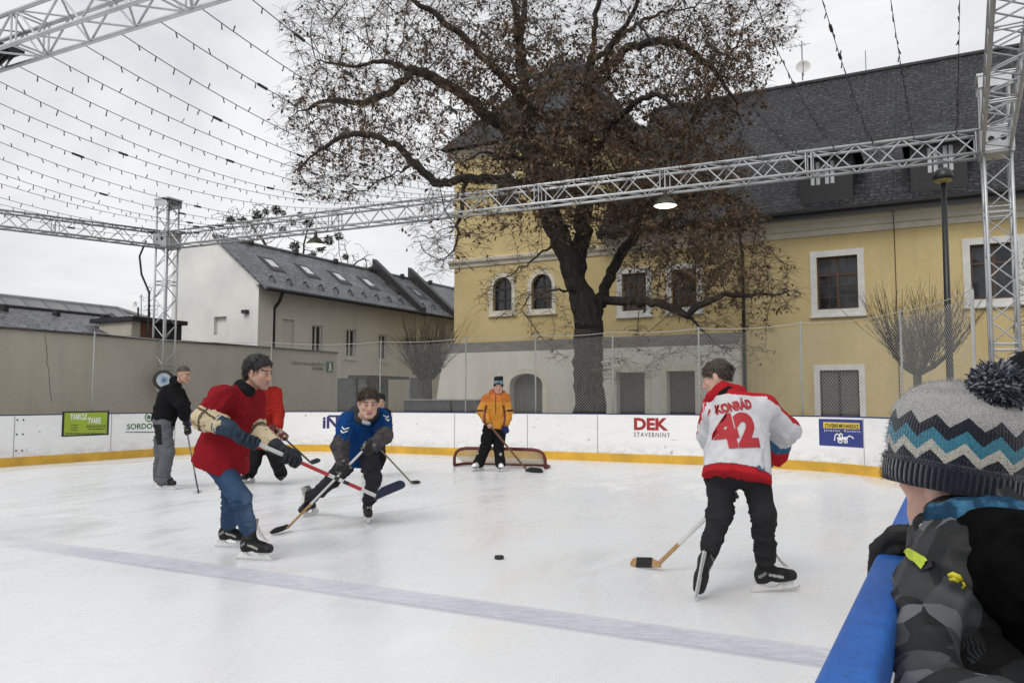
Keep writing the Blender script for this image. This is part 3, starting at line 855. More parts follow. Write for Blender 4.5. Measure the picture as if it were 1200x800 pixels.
mb.add([W(uL, FV, zM + .3), W(uL, FV + 8, zM + .3), W(uL, FV + 8, ZT), W(uL, FV, ZT)], [(0, 1, 2, 3)])
mb.build('wall', yellow_wall, yh)
# mouldings
prof = [(0, 0), (.05, .0), (.07, .16), (.16, .2), (.18, .36), (.30, .46), (.33, .60), (.42, .64), (.42, .70), (0, .70)]
f1 = lambda a: (lambda d, z: W(a, FV - d, zM + z))
MB().sweep([f1(uR + .3), f1(utower)], prof).build('eaves_moulding', cream, yh)
prof2 = [(0, .0), (.05, .02), (.07, .12), (.16, .2), (.18, .30), (0, .36)]
MB().sweep([f1(utower), f1(uL - .2)], prof2).build('string_course', cream, yh)
MB().sweep([lambda d, z: W(utower + .2, FV - d, ZT - .35 + z), lambda d, z: W(uL - .3, FV - d, ZT - .35 + z)], prof2).build('tower_cornice', cream, yh)
# roof of the long wing
ze = zM + .72; vE = FV - .62
VRd = 32.1; zR = PV(1040, 81, VRd)[1]
rm = MB()
rm.add([W(utower - .0, vE, ze), W(uR + .4, vE, ze), W(uR + .4, VRd, zR), W(utower, VRd, zR)], [(0, 1, 2, 3)])
rm.add([W(utower, VRd, zR), W(uR + .4, VRd, zR), W(uR + .4, 2 * VRd - vE, ze), W(utower, 2 * VRd - vE, ze)], [(0, 1, 2, 3)])

rm.add([W(utower, vE, ze - .08), W(uR + .4, vE, ze - .08), W(uR + .4, FV, ze - .08), W(utower, FV, ze - .08)], [(0, 3, 2, 1)])
roof = rm.build('roof', slate_dark, yh)
MB().box(utower, uR + .4, .60, .66, ze - .26, ze + .004, fy).build('fascia', dark_metal, yh)
MB().tube([W(utower, VRd, zR), W(uR + .4, VRd, zR)], .09, 8).build('ridge_cap', dark_metal, roof)
gut = [(0, .0), (.02, -.09), (.09, -.13), (.16, -.09), (.17, .0), (.15, .0), (.09, -.10), (.03, -.07)]
MB().sweep([lambda d, z: W(uR + .4, vE - d, ze + z - .01), lambda d, z: W(utower, vE - d, ze + z - .01)], gut).build('gutter', dark_metal, yh)
sl_ = (zR - ze) / (VRd - vE)
# roof of the taller end: a steep hipped roof
vt1 = FV + 8; tm = MB(); o4 = .45
um, vm_ = (uL + utower) / 2, (FV + vt1) / 2; zt = ZT + 4.6
c4 = [W(uL - o4, FV - o4, ZT), W(utower + o4, FV - o4, ZT), W(utower + o4, vt1 + o4, ZT), W(uL - o4, vt1 + o4, ZT)]
ap = [W(um - .6, vm_, zt), W(um + .6, vm_, zt)]
tm.add(c4 + ap, [(0, 1, 5, 4), (1, 2, 5), (2, 3, 4, 5), (3, 0, 4)]); tm.poly([c4[0], c4[3], c4[2], c4[1]])
tm.build('tower_roof', slate_dark, yh)
for w in (w1, w2, w3, w4, w6): window(yh, fy, *w, sur=white_paint, sw=.19, depth=.22, bars=(1, 1), muntins=w is not w2)
for w in (a1, a2): window(yh, fy, *w, rise=(w[1] - w[0]) / 2, sur=cream, sw=.16, depth=.24, bars=(1, 2), frame=black_paint, fw=.06)
for w in (up1, up2): window(yh, fy, *w, rise=(w[1] - w[0]) / 2, sur=cream, sw=.16, depth=.24, bars=(1, 2), frame=black_paint)
shut = M('dark_shutter', (.10, .093, .085), .7, var=.25, vs=12, stretch=(.3, .3, 5))
for w in (gw, gw2): window(yh, fy, *w, sur=white_paint, sw=.17, depth=.12, bars=(1, 0), frame=dark_metal, pane=shut, sill=False)
# grey battered base on the left part
bV = FV - .55; fb = FACE(bV)
uB = PV(866, 430, bV)[0]; zB0 = PV(600, 398, FV)[1] - .05
bd0, bd1, bz0, bz1 = rect(597.5, 636, 437.5, 500, bV)[0:4]
o1 = rect(722.5, 756, 436, 500, bV); o2 = rect(781.5, 815, 434.5, 500, bV)
ar_rise = (bd1 - bd0) * .30
bmB = MB()
wall(bmB, fb, uL - .12, uB, -.14, zB0 - .42, [(bd0, bd1, -.139, bz1, ar_rise), (o1[0], o1[1], -.139, o1[3], 0), (o2[0], o2[1], -.139, o2[3], 0)], .45)
bmB.add([fb(uL - .12, 0, zB0 - .42), fb(uB, 0, zB0 - .42), W(uB, FV - .003, zB0), W(uL - .12, FV - .003, zB0)], [(0, 1, 2, 3)], 1)
bmB.add([fb(uB, 0, -.14), W(uB, FV, -.14), W(uB, FV, zB0), fb(uB, 0, zB0 - .42)], [(0, 1, 2, 3)])
uF = PV(505, 470, bV)[0]
bmB.add([fb(uF, 0, -.14), fb(uL - .12, 0, -.14), fb(uL - .12, 0, zB0 - .42), W(uF, FV + 1.0, -.14), W(uL - .12, FV + 1.0, zB0 - .42)], [(0, 1, 2), (0, 2, 4, 3)])
ledge_m = M('ledge_slate', (.10, .098, .09), .7, var=.3)
bmB.build('battered_base', [grey_wall, ledge_m], yh)
frm = MB(); ring(frm, fb, outline(bd0, bd1, -.1, bz1, ar_rise), outline(bd0, bd1, -.1, bz1, ar_rise, .20), -.01, .03); frm.build('arch_surround', cream, yh)
door_m = M('grey_door', (.12, .115, .10), .8, var=.3, vs=6, stretch=(4, 4, .2))
dk = MB(); dk.poly([fb(x, -.36, z) for x, z in reversed(outline(bd0, bd1, -.1, bz1, ar_rise))]); dk.build('arched_door', door_m, yh)
for o_1 in (o1, o2):
    f_ = MB(); ring(f_, fb, outline(o_1[0], o_1[1], -.1, o_1[3], 0), outline(o_1[0], o_1[1], -.1, o_1[3], 0, .2), -.01, .03); f_.build('door_surround', cream, yh)
    d_ = MB(); d_.box(o_1[0], o_1[1], -.4, -.35, -.1, o_1[3], fb); d_.build('wooden_door', shut, yh)
# drain pipe, lightning rod wire
ud = PV(873, 400, FV)[0]
MB().tube([W(ud, FV - .6, ze - .1), W(ud, FV - .5, ze - .5), W(ud, FV - .12, ze - 1.1), W(ud, FV - .12, -.1)], .055, 8).build('downpipe', dark_metal, yh, True)
uw = PV(1050, 330, FV)[0]
MB().tube([W(uw, FV - .45, ze - .1), W(uw, FV - .03, zM - .1), W(uw, FV - .03, -.1)], .012, 5).build('lightning_wire', dark_metal, yh)
MB().tube([W(uw, VRd, zR), W(uw, FV - .66, ze + .03)], .012, 5).build('roof_wire', dark_metal, yh)
# dormers
dark_face = M('dormer_boards', (.016, .016, .017), .6, var=.3, vs=8)
for x0, x1, yt, yb, yap, wx0, wx1, wy0, wy1 in ((938, 1000, 176, 240, 150, 947, 980, 186, 218), (1068, 1135, 158, 231, 129, 1084, 1120, 168, 203)):
    vD = FV - .38                                            # dormer front plane
    u0, z_ = PV(x0, yb, vD); u1, _ = PV(x1, yb, vD); um_ = (u0 + u1) / 2
    zt_ = PV((x0 + x1) / 2, yt, vD)[1]; za = PV((x0 + x1) / 2, yap + 4, vD)[1]
    zb0 = ze + sl_ * (vD - vE) - .05
    fd = FACE(vD)
    vb = lambda z: vE + (z - ze) / sl_ + .25
    q = MB()
    wr = rect(wx0, wx1, wy0, wy1, vD)
    wall(q, fd, u0, u1, zb0, zt_, [wr + (0,)], .12)
    for uu in (u0, u1): q.add([W(uu, vD, zb0), W(uu, vb(zt_), zt_), W(uu, vD, zt_)], [(0, 1, 2)])
    dm = q.build('dormer', dark_face, yh)
    q = MB(); o5 = .22
    A = [W(u0 - o5, vD - .25, zt_ - .12), W(um_, vD + .75, za), W(u1 + o5, vD - .25, zt_ - .12)]
    B = [W(u0 - o5, vb(zt_ - .12), zt_ - .12), W(um_, vb(za), za), W(u1 + o5, vb(zt_ - .12), zt_ - .12)]
    q.add(A + B, [(0, 1, 4, 3), (1, 2, 5, 4)])
    q.add([A[0], A[2], A[1]], [(0, 1, 2)])
    q.add([A[0] - Vector((0, 0, .09)), A[2] - Vector((0, 0, .09)), A[2], A[0]], [(0, 1, 2, 3)])
    q.build('dormer_roof', slate_dark, dm)
    # window as sub-parts of the dormer
    g_ = MB(); dd = -.1
    ring(g_, fd, outline(wr[0] + .06, wr[1] - .06, wr[2] + .06, wr[3] - .06, 0), outline(*wr, 0), dd, dd + .07)
    xm = (wr[0] + wr[1]) / 2; g_.box(xm - .07, xm + .07, dd, dd + .06, wr[2] + .06, wr[3] - .06, fd)
    for hx in (0, 1):
        xa = wr[0] + .06 if hx == 0 else xm + .07; xb = xm - .07 if hx == 0 else wr[1] - .06
        g_.box((xa + xb) / 2 - .02, (xa + xb) / 2 + .02, dd + .002, dd + .05, wr[2] + .06, wr[3] - .06, fd)
    g_.build('window_frame', dark_metal, dm)
    MB().box(wr[0] + .05, wr[1] - .05, dd - .03, dd + .012, wr[2] + .05, wr[3] - .05, fd).build('curtained_pane', curtain, dm)
# dish and rod on the ridge
def on_ridge(px):
    return PV(px, 90, VRd)[0]
us = on_ridge(941); c = W(us, VRd - .1, zR + .1)
t = thing('satellite_dish', 'white satellite dish and antenna mast on the slate ridge', 'satellite dish', c)
MB().tube([c, c + Vector((0, 0, 1.55))], .025, 6).build('mast', post_m, t)
ax = Vector((-.35, -.9, .25)).normalized(); dc = c + Vector((-.02, -.15, .42))
MB().lathe(dc, [(0, 0), (.10, .012), (.19, .05), (.27, .10), (.275, .10), (.19, .04), (.10, .004), (0, -.01)], 22, ax).build('dish', white_paint, t, True)
MB().tube([dc - Vector((0, 0, .3)), dc + ax * .4], .014, 5).build('feed_arm', post_m, t)
an = MB(); tp = c + Vector((0, 0, 1.4)); an.tube([tp - Vector((CA, -SA, 0)) * .75, tp + Vector((CA, -SA, 0)) * .3], .012, 5)
for k in range(6): q_ = tp - Vector((CA, -SA, 0)) * (.7 - .16 * k); an.tube([q_ - vdir * .2, q_ + vdir * .2], .008, 4)
an.build('aerial', post_m, t)
uz = on_ridge(1015); c = W(uz, VRd, zR)
tag(MB().tube([c, c + Vector((0, 0, .85))], .018, 5).build('lightning_rod', post_m, origin=c), 'thin upright lightning rod on the slate ridge', 'lightning rod')

# ------------------------------------------------------------------ pale house on the left
WU = -21.05; fw_ = SIDE(WU)
GV, zE = PV(303.5, 326, 0.0001)[0], 0
vG = PU(303.5, 326, WU)[0]; zE = PU(303.5, 326, WU)[1]
wh = thing('white_house', 'pale plastered house with grey slate roof and blind gable', 'house', W(WU - 3, vG + 8, 0))
uA, zA = PV(253, 277, vG); uK, zK = PV(203, 296, vG)
fg = FACE(vG)
vEnd = vG + 27
q = MB()
n0, n1, n2, n3 = PV(251, 371, vG)[0], PV(265.5, 371, vG)[0], PV(258, 392, vG)[1], PV(258, 371, vG)[1]
zlo = 3.2
q.poly([fg(uK, 0, -.14), fg(n0, 0, -.14), fg(n0, 0, n3), fg(n0, 0, zK + (zA - zK) * (n0 - uK) / (uA - uK)), fg(uK, 0, zK)])
q.poly([fg(n1, 0, -.14), fg(WU, 0, -.14), fg(WU, 0, zE), fg(n1, 0, zE + (zA - zE) * (WU - n1) / (WU - uA))])
q.poly([fg(n0, 0, n3), fg(n1, 0, n3), fg(n1, 0, zE + (zA - zE) * (WU - n1) / (WU - uA)), fg(uA, 0, zA), fg(n0, 0, zK + (zA - zK) * (n0 - uK) / (uA - uK))] if n0 < uA < n1 else
       [fg(n0, 0, n3), fg(n1, 0, n3), fg(n1, 0, zE + (zA - zE) * (WU - n1) / (WU - uA)), fg(n0, 0, zE + (zA - zE) * (WU - n0) / (WU - uA))])
q.poly([fg(n0, 0, -.14), fg(n1, 0, -.14), fg(n1, 0, n2), fg(n0, 0, n2)])
q.poly([fg(n0, -.14, n2), fg(n1, -.14, n2), fg(n1, -.14, n3), fg(n0, -.14, n3)])
q.add([fg(n0, 0, n2), fg(n0, -.14, n2), fg(n0, -.14, n3), fg(n0, 0, n3)], [(0, 1, 2, 3)]); q.add([fg(n0, 0, n3), fg(n0, -.14, n3), fg(n1, -.14, n3), fg(n1, 0, n3)], [(0, 1, 2, 3)])
q.poly([W(uK, vG, -.14), W(uK, vG, zK), W(uK, vEnd, zK), W(uK, vEnd, -.14)])
q.poly([fg(uA, 0, zA), fg(uK, 0, zK), W(uK, vEnd, zK), W(uA, vEnd, zA)])
q.build('gable_wall', M('whitewash', (.80, .785, .75), .9, var=.12, vs=.7, bs=.3, bscale=25, bd=.01), wh)
wins = []
for x0, x1, y0, y1 in ((335, 349, 374, 411), (369, 381, 381, 412), (409, 420, 386, 418), (447, 456.5, 392, 421), (477, 485, 395, 420), (505, 511, 398, 420), (447, 456, 456, 478)):
    va, vb_ = PU(x0, y0, WU)[0], PU(x1, y0, WU)[0]; za, zb_ = PU((x0 + x1) / 2, y1, WU)[1], PU((x0 + x1) / 2, y0, WU)[1]
    wins.append((va, vb_, za, zb_))
q = MB(); v1_ = PU(321, 330, WU)[0]
fw_in = lambda a, d, z: W(WU - .16 + d, a, z)
wall(q, fw_, vG, v1_, -.14, zE, [], .1)
wall(q, fw_in, v1_, vEnd, -.14, zE, [w + (0,) for w in wins], .14)
q.add([W(WU, v1_, -.14), W(WU - .16, v1_, -.14), W(WU - .16, v1_, zE), W(WU, v1_, zE)], [(0, 1, 2, 3)])
q.build('wall', pale_wall, wh)
for i, w in enumerate(wins):
    if i == 0:
        MB().box(w[0], w[1], -.12, -.11, w[2], w[3], fw_in).build('blind_niche', pale_wall, wh)
    else: window(wh, fw_in, *w, sur=pale_wall, sw=.07, depth=.13, bars=(1, 0), frame=white_paint, sill=True, fw=.05)
sl2 = (zA - zE) / (WU - uA)
def roofp(v, t, up=0.0): return W(WU + .45 + (uA - WU - .45) * t, v, zE - .45 * sl2 + (zA - zE + .45 * sl2) * t + up)
q = MB(); v0_ = vG - .12
q.add([roofp(v0_, 0), roofp(vEnd, 0), roofp(vEnd, 1), roofp(v0_, 1)], [(0, 1, 2, 3)])
q.add([roofp(v0_, 0, -.09), roofp(vEnd, 0, -.09), roofp(vEnd, 0), roofp(v0_, 0)], [(0, 1, 2, 3)])
q.add([roofp(v0_, 0, -.09), roofp(v0_, 0), roofp(v0_, 1), roofp(v0_, 1, -.09)], [(0, 1, 2, 3)])
q.add([W(WU + .45, v0_, zE - .45 * sl2 - .09), W(WU + .45, vEnd, zE - .45 * sl2 - .09), W(WU - .1, vEnd, zE - .2), W(WU - .1, v0_, zE - .2)], [(0, 3, 2, 1)])
rf = q.build('roof', slate_grey, wh)
MB().tube([roofp(v0_, 1, .02), roofp(vEnd, 1, .02)], .07, 8).build('ridge_cap', M('ridge_grey', (.15, .155, .165), .5, .3), rf)
MB().tube([roofp(v0_, 0, -.05) + Vector((CA, -SA, 0)) * .06, roofp(vEnd, 0, -.05) + Vector((CA, -SA, 0)) * .06], .075, 8).build('gutter', dark_metal, wh, True)
vp = PU(322, 370, WU)[0]
MB().tube([roofp(vp - .1, 0, -.1), W(WU + .2, vp, zE - .75), W(WU - .05, vp, zE - 1.0), W(WU - .05, vp, -.1)], .06, 8).build('downpipe', dark_metal, wh, True)
sg = MB()                                                   # two rows of snow guards
k_ = vG + .7
while k_ < vEnd - .5:
    p = roofp(k_, .14, 0); q2 = roofp(k_, .20, .14); sg.tube([p, q2, roofp(k_, .24, 0)], .035, 5)
    k_ += .85
sgo = sg.build('snow_guard', dark_metal, rf); sgo['kind'] = 'stuff'
vg = MB()
k_ = vG + 1.6
while k_ < vEnd - .5:
    p = roofp(k_, .97, .05); vg.tube([p, p + Vector((0, 0, .16))], .11, 6); k_ += 2.4
vg.build('ridge_vent', dark_metal, rf)
def v_on_roof(px, t):                                       # v where the roof line at height t shows at px
    best = min((abs(600 + F * p.x / p.y - px), v) for v in np.linspace(vG, vEnd, 400) for p in [roofp(v, t)])
    return best[1]
sky_glass = M('skylight_glass', (.55, .57, .6), .1, .6, var=.1)
for px in (317, 358, 397, 431, 462, 489):
    v = v_on_roof(px, .56)
    q = MB(); q.add([roofp(v - .32, .43, .05), roofp(v + .32, .43, .05), roofp(v + .32, .69, .05), roofp(v - .32, .69, .05),
                     roofp(v - .38, .40, 0), roofp(v + .38, .40, 0), roofp(v + .38, .72, 0), roofp(v - .38, .72, 0)],
                    [(0, 1, 2, 3), (4, 5, 1, 0), (5, 6, 2, 1), (6, 7, 3, 2), (7, 4, 0, 3)])
    s_ = q.build('skylight', dark_metal, rf)
    q = MB(); q.add([roofp(v - .19, .49, .056), roofp(v + .19, .49, .056), roofp(v + .19, .64, .056), roofp(v - .19, .64, .056)], [(0, 1, 2, 3)])
    o_2 = q.build('skylight_pane', sky_glass, rf)
for px, in ((491,), (531,)):                                # fire walls that rise through the roof
    v = v_on_roof(px, .02); q = MB(); th = .35
    A = [roofp(v, -.03, -.12), roofp(v, -.03, .28), roofp(v, 1.02, .55), roofp(v, 1.02, -.1)]
    B = [roofp(v + th, -.03, -.12), roofp(v + th, -.03, .28), roofp(v + th, 1.02, .55), roofp(v + th, 1.02, -.1)]
    q.add(A + B, [(0, 1, 2, 3), (7, 6, 5, 4), (1, 5, 6, 2), (0, 4, 5, 1), (3, 2, 6, 7)])
    q.build('fire_wall', dark_metal, rf)
lx, lz = PV(289, 365, vG)
MB().box(lx - .12, lx + .12, .0, .14, lz - .07, lz + .05, fg).build('wall_lamp', dark_metal, wh)

# ------------------------------------------------------------------ boundary wall with sign
BU = -19.2; fbw = SIDE(BU)
zW = PU(0, 385, BU)[1]; vW1 = PU(395, 420, BU)[0]
bw = thing('boundary_wall', 'tall grey plastered boundary wall behind the left boards', 'wall', W(BU, 8, 0))
q = MB()
nseg = 26
zz = lambda v: zW + (PU(395, 414, BU)[1] - zW) * max(0, min(1, (v - 11) / (vW1 - 11)))
vs_ = [-6 + (vW1 + 6) * i / nseg for i in range(nseg + 1)]
for va, vb_ in zip(vs_[:-1], vs_[1:]):
    q.add([fbw(va, 0, -.14), fbw(vb_, 0, -.14), fbw(vb_, 0, zz(vb_)), fbw(va, 0, zz(va)), fbw(va, -.35, -.14), fbw(vb_, -.35, -.14), fbw(vb_, -.35, zz(vb_)), fbw(va, -.35, zz(va))],
          [(0, 1, 2, 3), (5, 4, 7, 6)])
q.add([fbw(vW1, 0, -.14), fbw(vW1, -.35, -.14), fbw(vW1, -.35, zz(vW1)), fbw(vW1, 0, zz(vW1))], [(0, 1, 2, 3)])
q.build('wall_face', stone_wall, bw)
q = MB()
for va, vb_ in zip(vs_[:-1], vs_[1:]):
    q.add([fbw(va, .06, zz(va)), fbw(vb_, .06, zz(vb_)), fbw(vb_, .06, zz(vb_) + .05), fbw(va, .06, zz(va) + .05), fbw(va, -.41, zz(va)), fbw(vb_, -.41, zz(vb_)), fbw(vb_, -.41, zz(vb_) + .05), fbw(va, -.41, zz(va) + .05)],
          [(0, 1, 2, 3), (3, 2, 6, 7), (4, 0, 3, 7) if va == vs_[0] else (1, 0, 4, 5), (1, 5, 6, 2) if vb_ == vs_[-1] else (0, 1, 5, 4)])
q.build('coping', M('coping', (.07, .065, .055), .8, var=.35, vs=3), bw)
ck = MB(); cr = random.Random(5)
pts_ = []
for i in range(16):
    y = 392 + (470 - 392) * i / 15; v, z = PU(52 + i * .55 + cr.uniform(-1.1, 1.1), y, BU); pts_.append(fbw(v, .003, z))
ck.tube(pts_, .005, 4); ck.build('crack', M('crack', (.06, .055, .05), .9), bw)
# lettering with the green pictogram
v0s, zs0 = PU(366, 426, BU); sg_t = thing('wall_sign', 'dark lettering with small green walking figure sign on the boundary wall', 'sign', fbw(v0s, 0, 0))
def side_text(body, x0, x1, y0, y1, mat, U, parent, d=.012, bold=0.):
    va, vb_ = PU(x0, (y0 + y1) / 2, U)[0], PU(x1, (y0 + y1) / 2, U)[0]; xm = (x0 + x1) / 2
    za, zb_ = PU(xm, y1, U)[1], PU(xm, y0, U)[1]
    V, Fs = text_pts(body, 1, bold)
    X0, X1 = min(v[0] for v in V), max(v[0] for v in V); Y0, Y1 = min(v[1] for v in V), max(v[1] for v in V)
    return mesh_obj('lettering', [W(U + d, va + (vb_ - va) * (x - X0) / (X1 - X0), za + (zb_ - za) * (y - Y0) / (Y1 - Y0)) for x, y in V], Fs, mat, parent)
ink_brown = M('ink_brown', (.05, .04, .03), .7)
side_text('CESTA KE KAPLIČCE', 341, 380, 423.5, 428, ink_brown, BU, sg_t, bold=.02)
side_text('ZDARMA', 365, 379, 430, 433.5, ink_brown, BU, sg_t, bold=.02)
va, vb_ = PU(382, 430, BU)[0], PU(390, 430, BU)[0]; za, zb_ = PU(386, 436, BU)[1], PU(386, 423.5, BU)[1]
MB().box(va, vb_, .003, .03, za, zb_, fbw).build('green_plate', M('sign_green', (.03, .13, .06), .5), sg_t)
vm2 = (va + vb_) / 2; hh_ = zb_ - za
fig = MB()
st = lambda a, b_, w_: fig.add([fbw(a[0] - w_, .034, a[1]), fbw(a[0] + w_, .034, a[1]), fbw(b_[0] + w_, .034, b_[1]), fbw(b_[0] - w_, .034, b_[1])], [(0, 1, 2, 3)])
st((vm2, za + hh_ * .4), (vm2, za + hh_ * .72), .05); st((vm2, za + hh_ * .76), (vm2, za + hh_ * .9), .04); st((vm2 - .08, za + hh_ * .1), (vm2, za + hh_ * .42), .03); st((vm2 + .08, za + hh_ * .1), (vm2, za + hh_ * .42), .03)
fig.build('walking_figure', ink_white, sg_t)

# ------------------------------------------------------------------ low slate roofs beyond the boundary wall
lo = thing('low_house', 'low house with grey diamond slate roof behind the boundary wall', 'house', W(-24, 12, 0))
U0 = -20.6
ue, ze2 = U0, 2.9
def slp(px, py, U): return PU(px, py, U)
ur = -23.4
v_a, z_a = slp(0, 359, ur); v_b, z_b = slp(125, 371, ur)
zr_ = (z_a + z_b) / 2
q = MB()
vS, vT = v_a - 14, PU(130, 372, ur)[0]
vT2 = PU(152, 395, U0)[0]
q.add([W(U0, vS, ze2), W(U0, vT2 + .6, ze2), W(ur, vT, zr_), W(ur, vS, zr_)], [(0, 1, 2, 3)])
q.add([W(ur, vS, zr_), W(ur, vT, zr_), W(ur * 2 - U0, vT2 + .6, ze2), W(ur * 2 - U0, vS, ze2)], [(0, 1, 2, 3)])
q.add([W(U0, vT2 + .6, ze2), W(ur * 2 - U0, vT2 + .6, ze2), W(ur, vT, zr_)], [(0, 1, 2)])
q.build('roof', slate_diag, lo)
MB().tube([W(U0, vT2 + .6, ze2 + .03), W(ur, vT, zr_ + .03)], .12, 6).build('hip_cap', dark_metal, lo)
MB().tube([W(ur, vS, zr_ + .02), W(ur, vT, zr_ + .02)], .06, 6).build('ridge_cap', dark_metal, lo)
MB().box(vS, vT2 + .3, -.4, .0, -.14, ze2 - .02, SIDE(U0 - .2)).build('wall', stone_wall, lo)
for px, py in ((5, 364.5), (66, 369), (121, 374.5)):
    v, z = PU(px, py, ur + .45); p = W(ur + .45, v, zr_ - .25); MB().tube([p, p + Vector((0, 0, .25))], .12, 6).build('roof_vent', dark_metal, lo)
mh = thing('metal_roof_house', 'house under a pale seamed metal roof beyond the slate roof', 'house', W(-31, 20, 0))
ub = -28.5
v_a, z_a = PU(40, 362, ub); v_b, z_b = PU(138, 357, ub); v_c, z_c = PU(172, 372, ub)
mt = bpy.data.materials.new('seamed_metal'); nt, b = nodes(mt); u = uvco(nt)
wv = N(nt, 'ShaderNodeTexWave'); wv.bands_direction = 'X'; wv.wave_profile = 'SAW'; wv.inputs['Scale'].default_value = .42; L(nt, u, wv.inputs['Vector'])
L(nt, ramp(nt, wv.outputs['Fac'], [(.0, (.07, .07, .075)), (.16, (.19, .195, .20)), (.9, (.23, .235, .24))]), b.inputs['Base Color']); b.inputs['Roughness'].default_value = .5
q = MB(); e_ = 3.0
zt2 = (z_a + z_b) / 2 + .1
q.add([W(ub + 3, v_a - 14, e_), W(ub + 3, v_b + 2.0, e_), W(ub, v_b, zt2), W(ub, v_a - 14, zt2)], [(0, 1, 2, 3)])
q.add([W(ub + 3, v_b + 2.0, e_), W(ub - 3, v_b + 4, e_), W(ub, v_b, zt2)], [(0, 1, 2)])
q.build('roof', mt, mh)
MB().tube([W(ub, v_a - 14, zt2), W(ub, v_b, zt2), W(ub + 1.5, v_b + 2.2, (e_ + zt2) / 2 + .1), W(ub + 3, v_b + 4.5, e_)], .08, 6).build('ridge_cap', M('ridge_pale', (.3, .31, .32), .5), mh)
MB().box(v_a - 14, v_b + 2, -2, .0, -.14, e_ - .01, SIDE(ub + 2.6)).build('wall', pale_wall, mh)
sh = thing('flat_roof_shed', 'brown boarded shed with dark flat roof beside the left pillar', 'shed', W(-21, 18, 0))
v_a, z_a = PU(152, 375, -20.4); v_b, _ = PU(217, 375, -20.4); z_l = 2.7
z_t = PU(185, 373.5, -20.4)[1]; z_m = PU(185, 378.5, -20.4)[1]
MB().box(v_a, v_b, -1.8, .12, z_m, z_t, SIDE(-20.4)).build('flat_roof', dark_metal, sh)
rust = M('rusty_boards', (.13, .06, .03), .75, var=.35, vs=5, stretch=(4, 4, .3))
v_c = PU(166, 385, -20.4)[0]; v_d = PU(181, 385, -20.4)[0]
MB().box(v_c, v_d, -1.5, .0, -.14, z_m - .002, SIDE(-20.4)).build('boarded_wall', rust, sh)
MB().box(v_d, v_b - .1, -1.5, -.02, -.14, z_m - .002, SIDE(-20.4)).build('dark_wall', dark_face, sh)
MB().box(v_a + .1, v_c, -1.5, -.05, -.14, z_m - .002, SIDE(-20.4)).build('grey_wall', stone_wall, sh)
# aerial poles behind
q0 = P(165, 385, 30)
t = thing('roof_aerial', 'small dish and thin aerial poles above the low roofs', 'aerial', q0)
MB().tube([P(165.5, 385, 30), P(165.5, 345, 30)], .018, 5).build('aerial_pole', post_m, t)
MB().tube([P(162, 385, 30), P(162, 360, 30)], .035, 5).build('mast', dark_metal, t)
MB().lathe(P(159.5, 357.5, 29.9), [(0, 0), (.08, .01), (.13, .05)], 12, (-.6, -.8, .2)).build('dish', white_paint, t)
MB().tube([P(163, 347, 30), P(168.5, 352, 30)], .012, 4).build('cross_bar', post_m, t)

# ------------------------------------------------------------------ street lamp
c = G(1113, 530, -.14); yl = 17.2
top = P(1105.5, 211, yl); base = Vector((P(1114, 470, yl).x, yl, -.14)); top.y = yl
t = thing('street_lamp', 'tall black street lamp with domed head before the yellow house', 'street lamp', base)
MB().tube([base, base + (top - base) * .3, top], [.085, .075, .055], 12).build('pole', black_paint, t, True)
MB().tube([base, base + Vector((0, 0, .5))], .12, 12).build('pole_base', black_paint, t, True)
MB().lathe(top, [(0, .26), (.10, .25), (.17, .19), (.205, .09), (.205, 0), (.19, 0)], 20).build('lamp_head', black_paint, t, True)
MB().lathe(top, [(.188, .01), (.15, -.04), (.07, -.07), (.0, -.075)], 18).build('lamp_lens', M('lamp_lens', (.35, .30, .10), .3), t, True)

# ------------------------------------------------------------------ things on the square behind the end boards
q0 = P(414, 462, 24.3)
k1 = thing('kiosk', 'small dark kiosk with flat roof and posters before the pale house', 'kiosk', (q0.x, q0.y, -.14))
def wbox(px0, px1, y0, y1, Y, dep, name, mat, parent):
    a, b_ = P(px0, y1, Y), P(px1, y0, Y)
    f = lambda x, d, z: Vector((x, Y, z)) + vdir * d
    return MB().box(a.x, b_.x, 0, dep, max(-.14, a.z), b_.z, f).build(name, mat, parent)
kg = M('kiosk_grey', (.075, .075, .08), .6, var=.3); 
wbox(394.5, 417, 443, 500, 24.3, 1.6, 'cabin', kg, k1)
wbox(408, 433, 439.5, 443, 24.0, 2.0, 'roof', dark_metal, k1)
wbox(418, 429, 443.5, 500, 24.4, .1, 'glass_side', M('poster_glass', (.25, .26, .25), .3, var=.6, vs=9), k1)
wbox(429.5, 431, 443, 500, 24.3, .1, 'corner_post', dark_metal, k1)
q0 = P(489, 460, 23.8)
k2 = thing('notice_board', 'dark notice board standing beside the left pollard tree', 'notice board', (q0.x, q0.y, -.14))
wbox(480.5, 497, 442.5, 468, 23.8, .12, 'panel', kg, k2); wbox(480.5, 482.5, 468.2, 500, 23.85, .1, 'leg', dark_metal, k2); wbox(494, 496, 468.2, 500, 23.85, .1, 'leg', dark_metal, k2)
wbox(478.6, 480.2, 443, 500, 23.8, .1, 'frame_post', post_m, k2)
q0 = P(500, 475, 20.6)
for x0, x1, lab in ((472.5, 527.5, 'low grey slatted planter wall left of the goalkeeper'), (530, 560, 'low grey slatted planter wall just beside the goalkeeper')):
    q0 = P((x0 + x1) / 2, 475, 20.9)
    k3 = thing('planter_wall', lab, 'planter', (q0.x, q0.y, -.14))
    wbox(x0, x1, 469, 520, 20.9, .6, 'body', kg, k3); wbox(x0 - .7, x1 + .7, 467.4, 468.8, 20.85, .7, 'rim', post_m, k3)
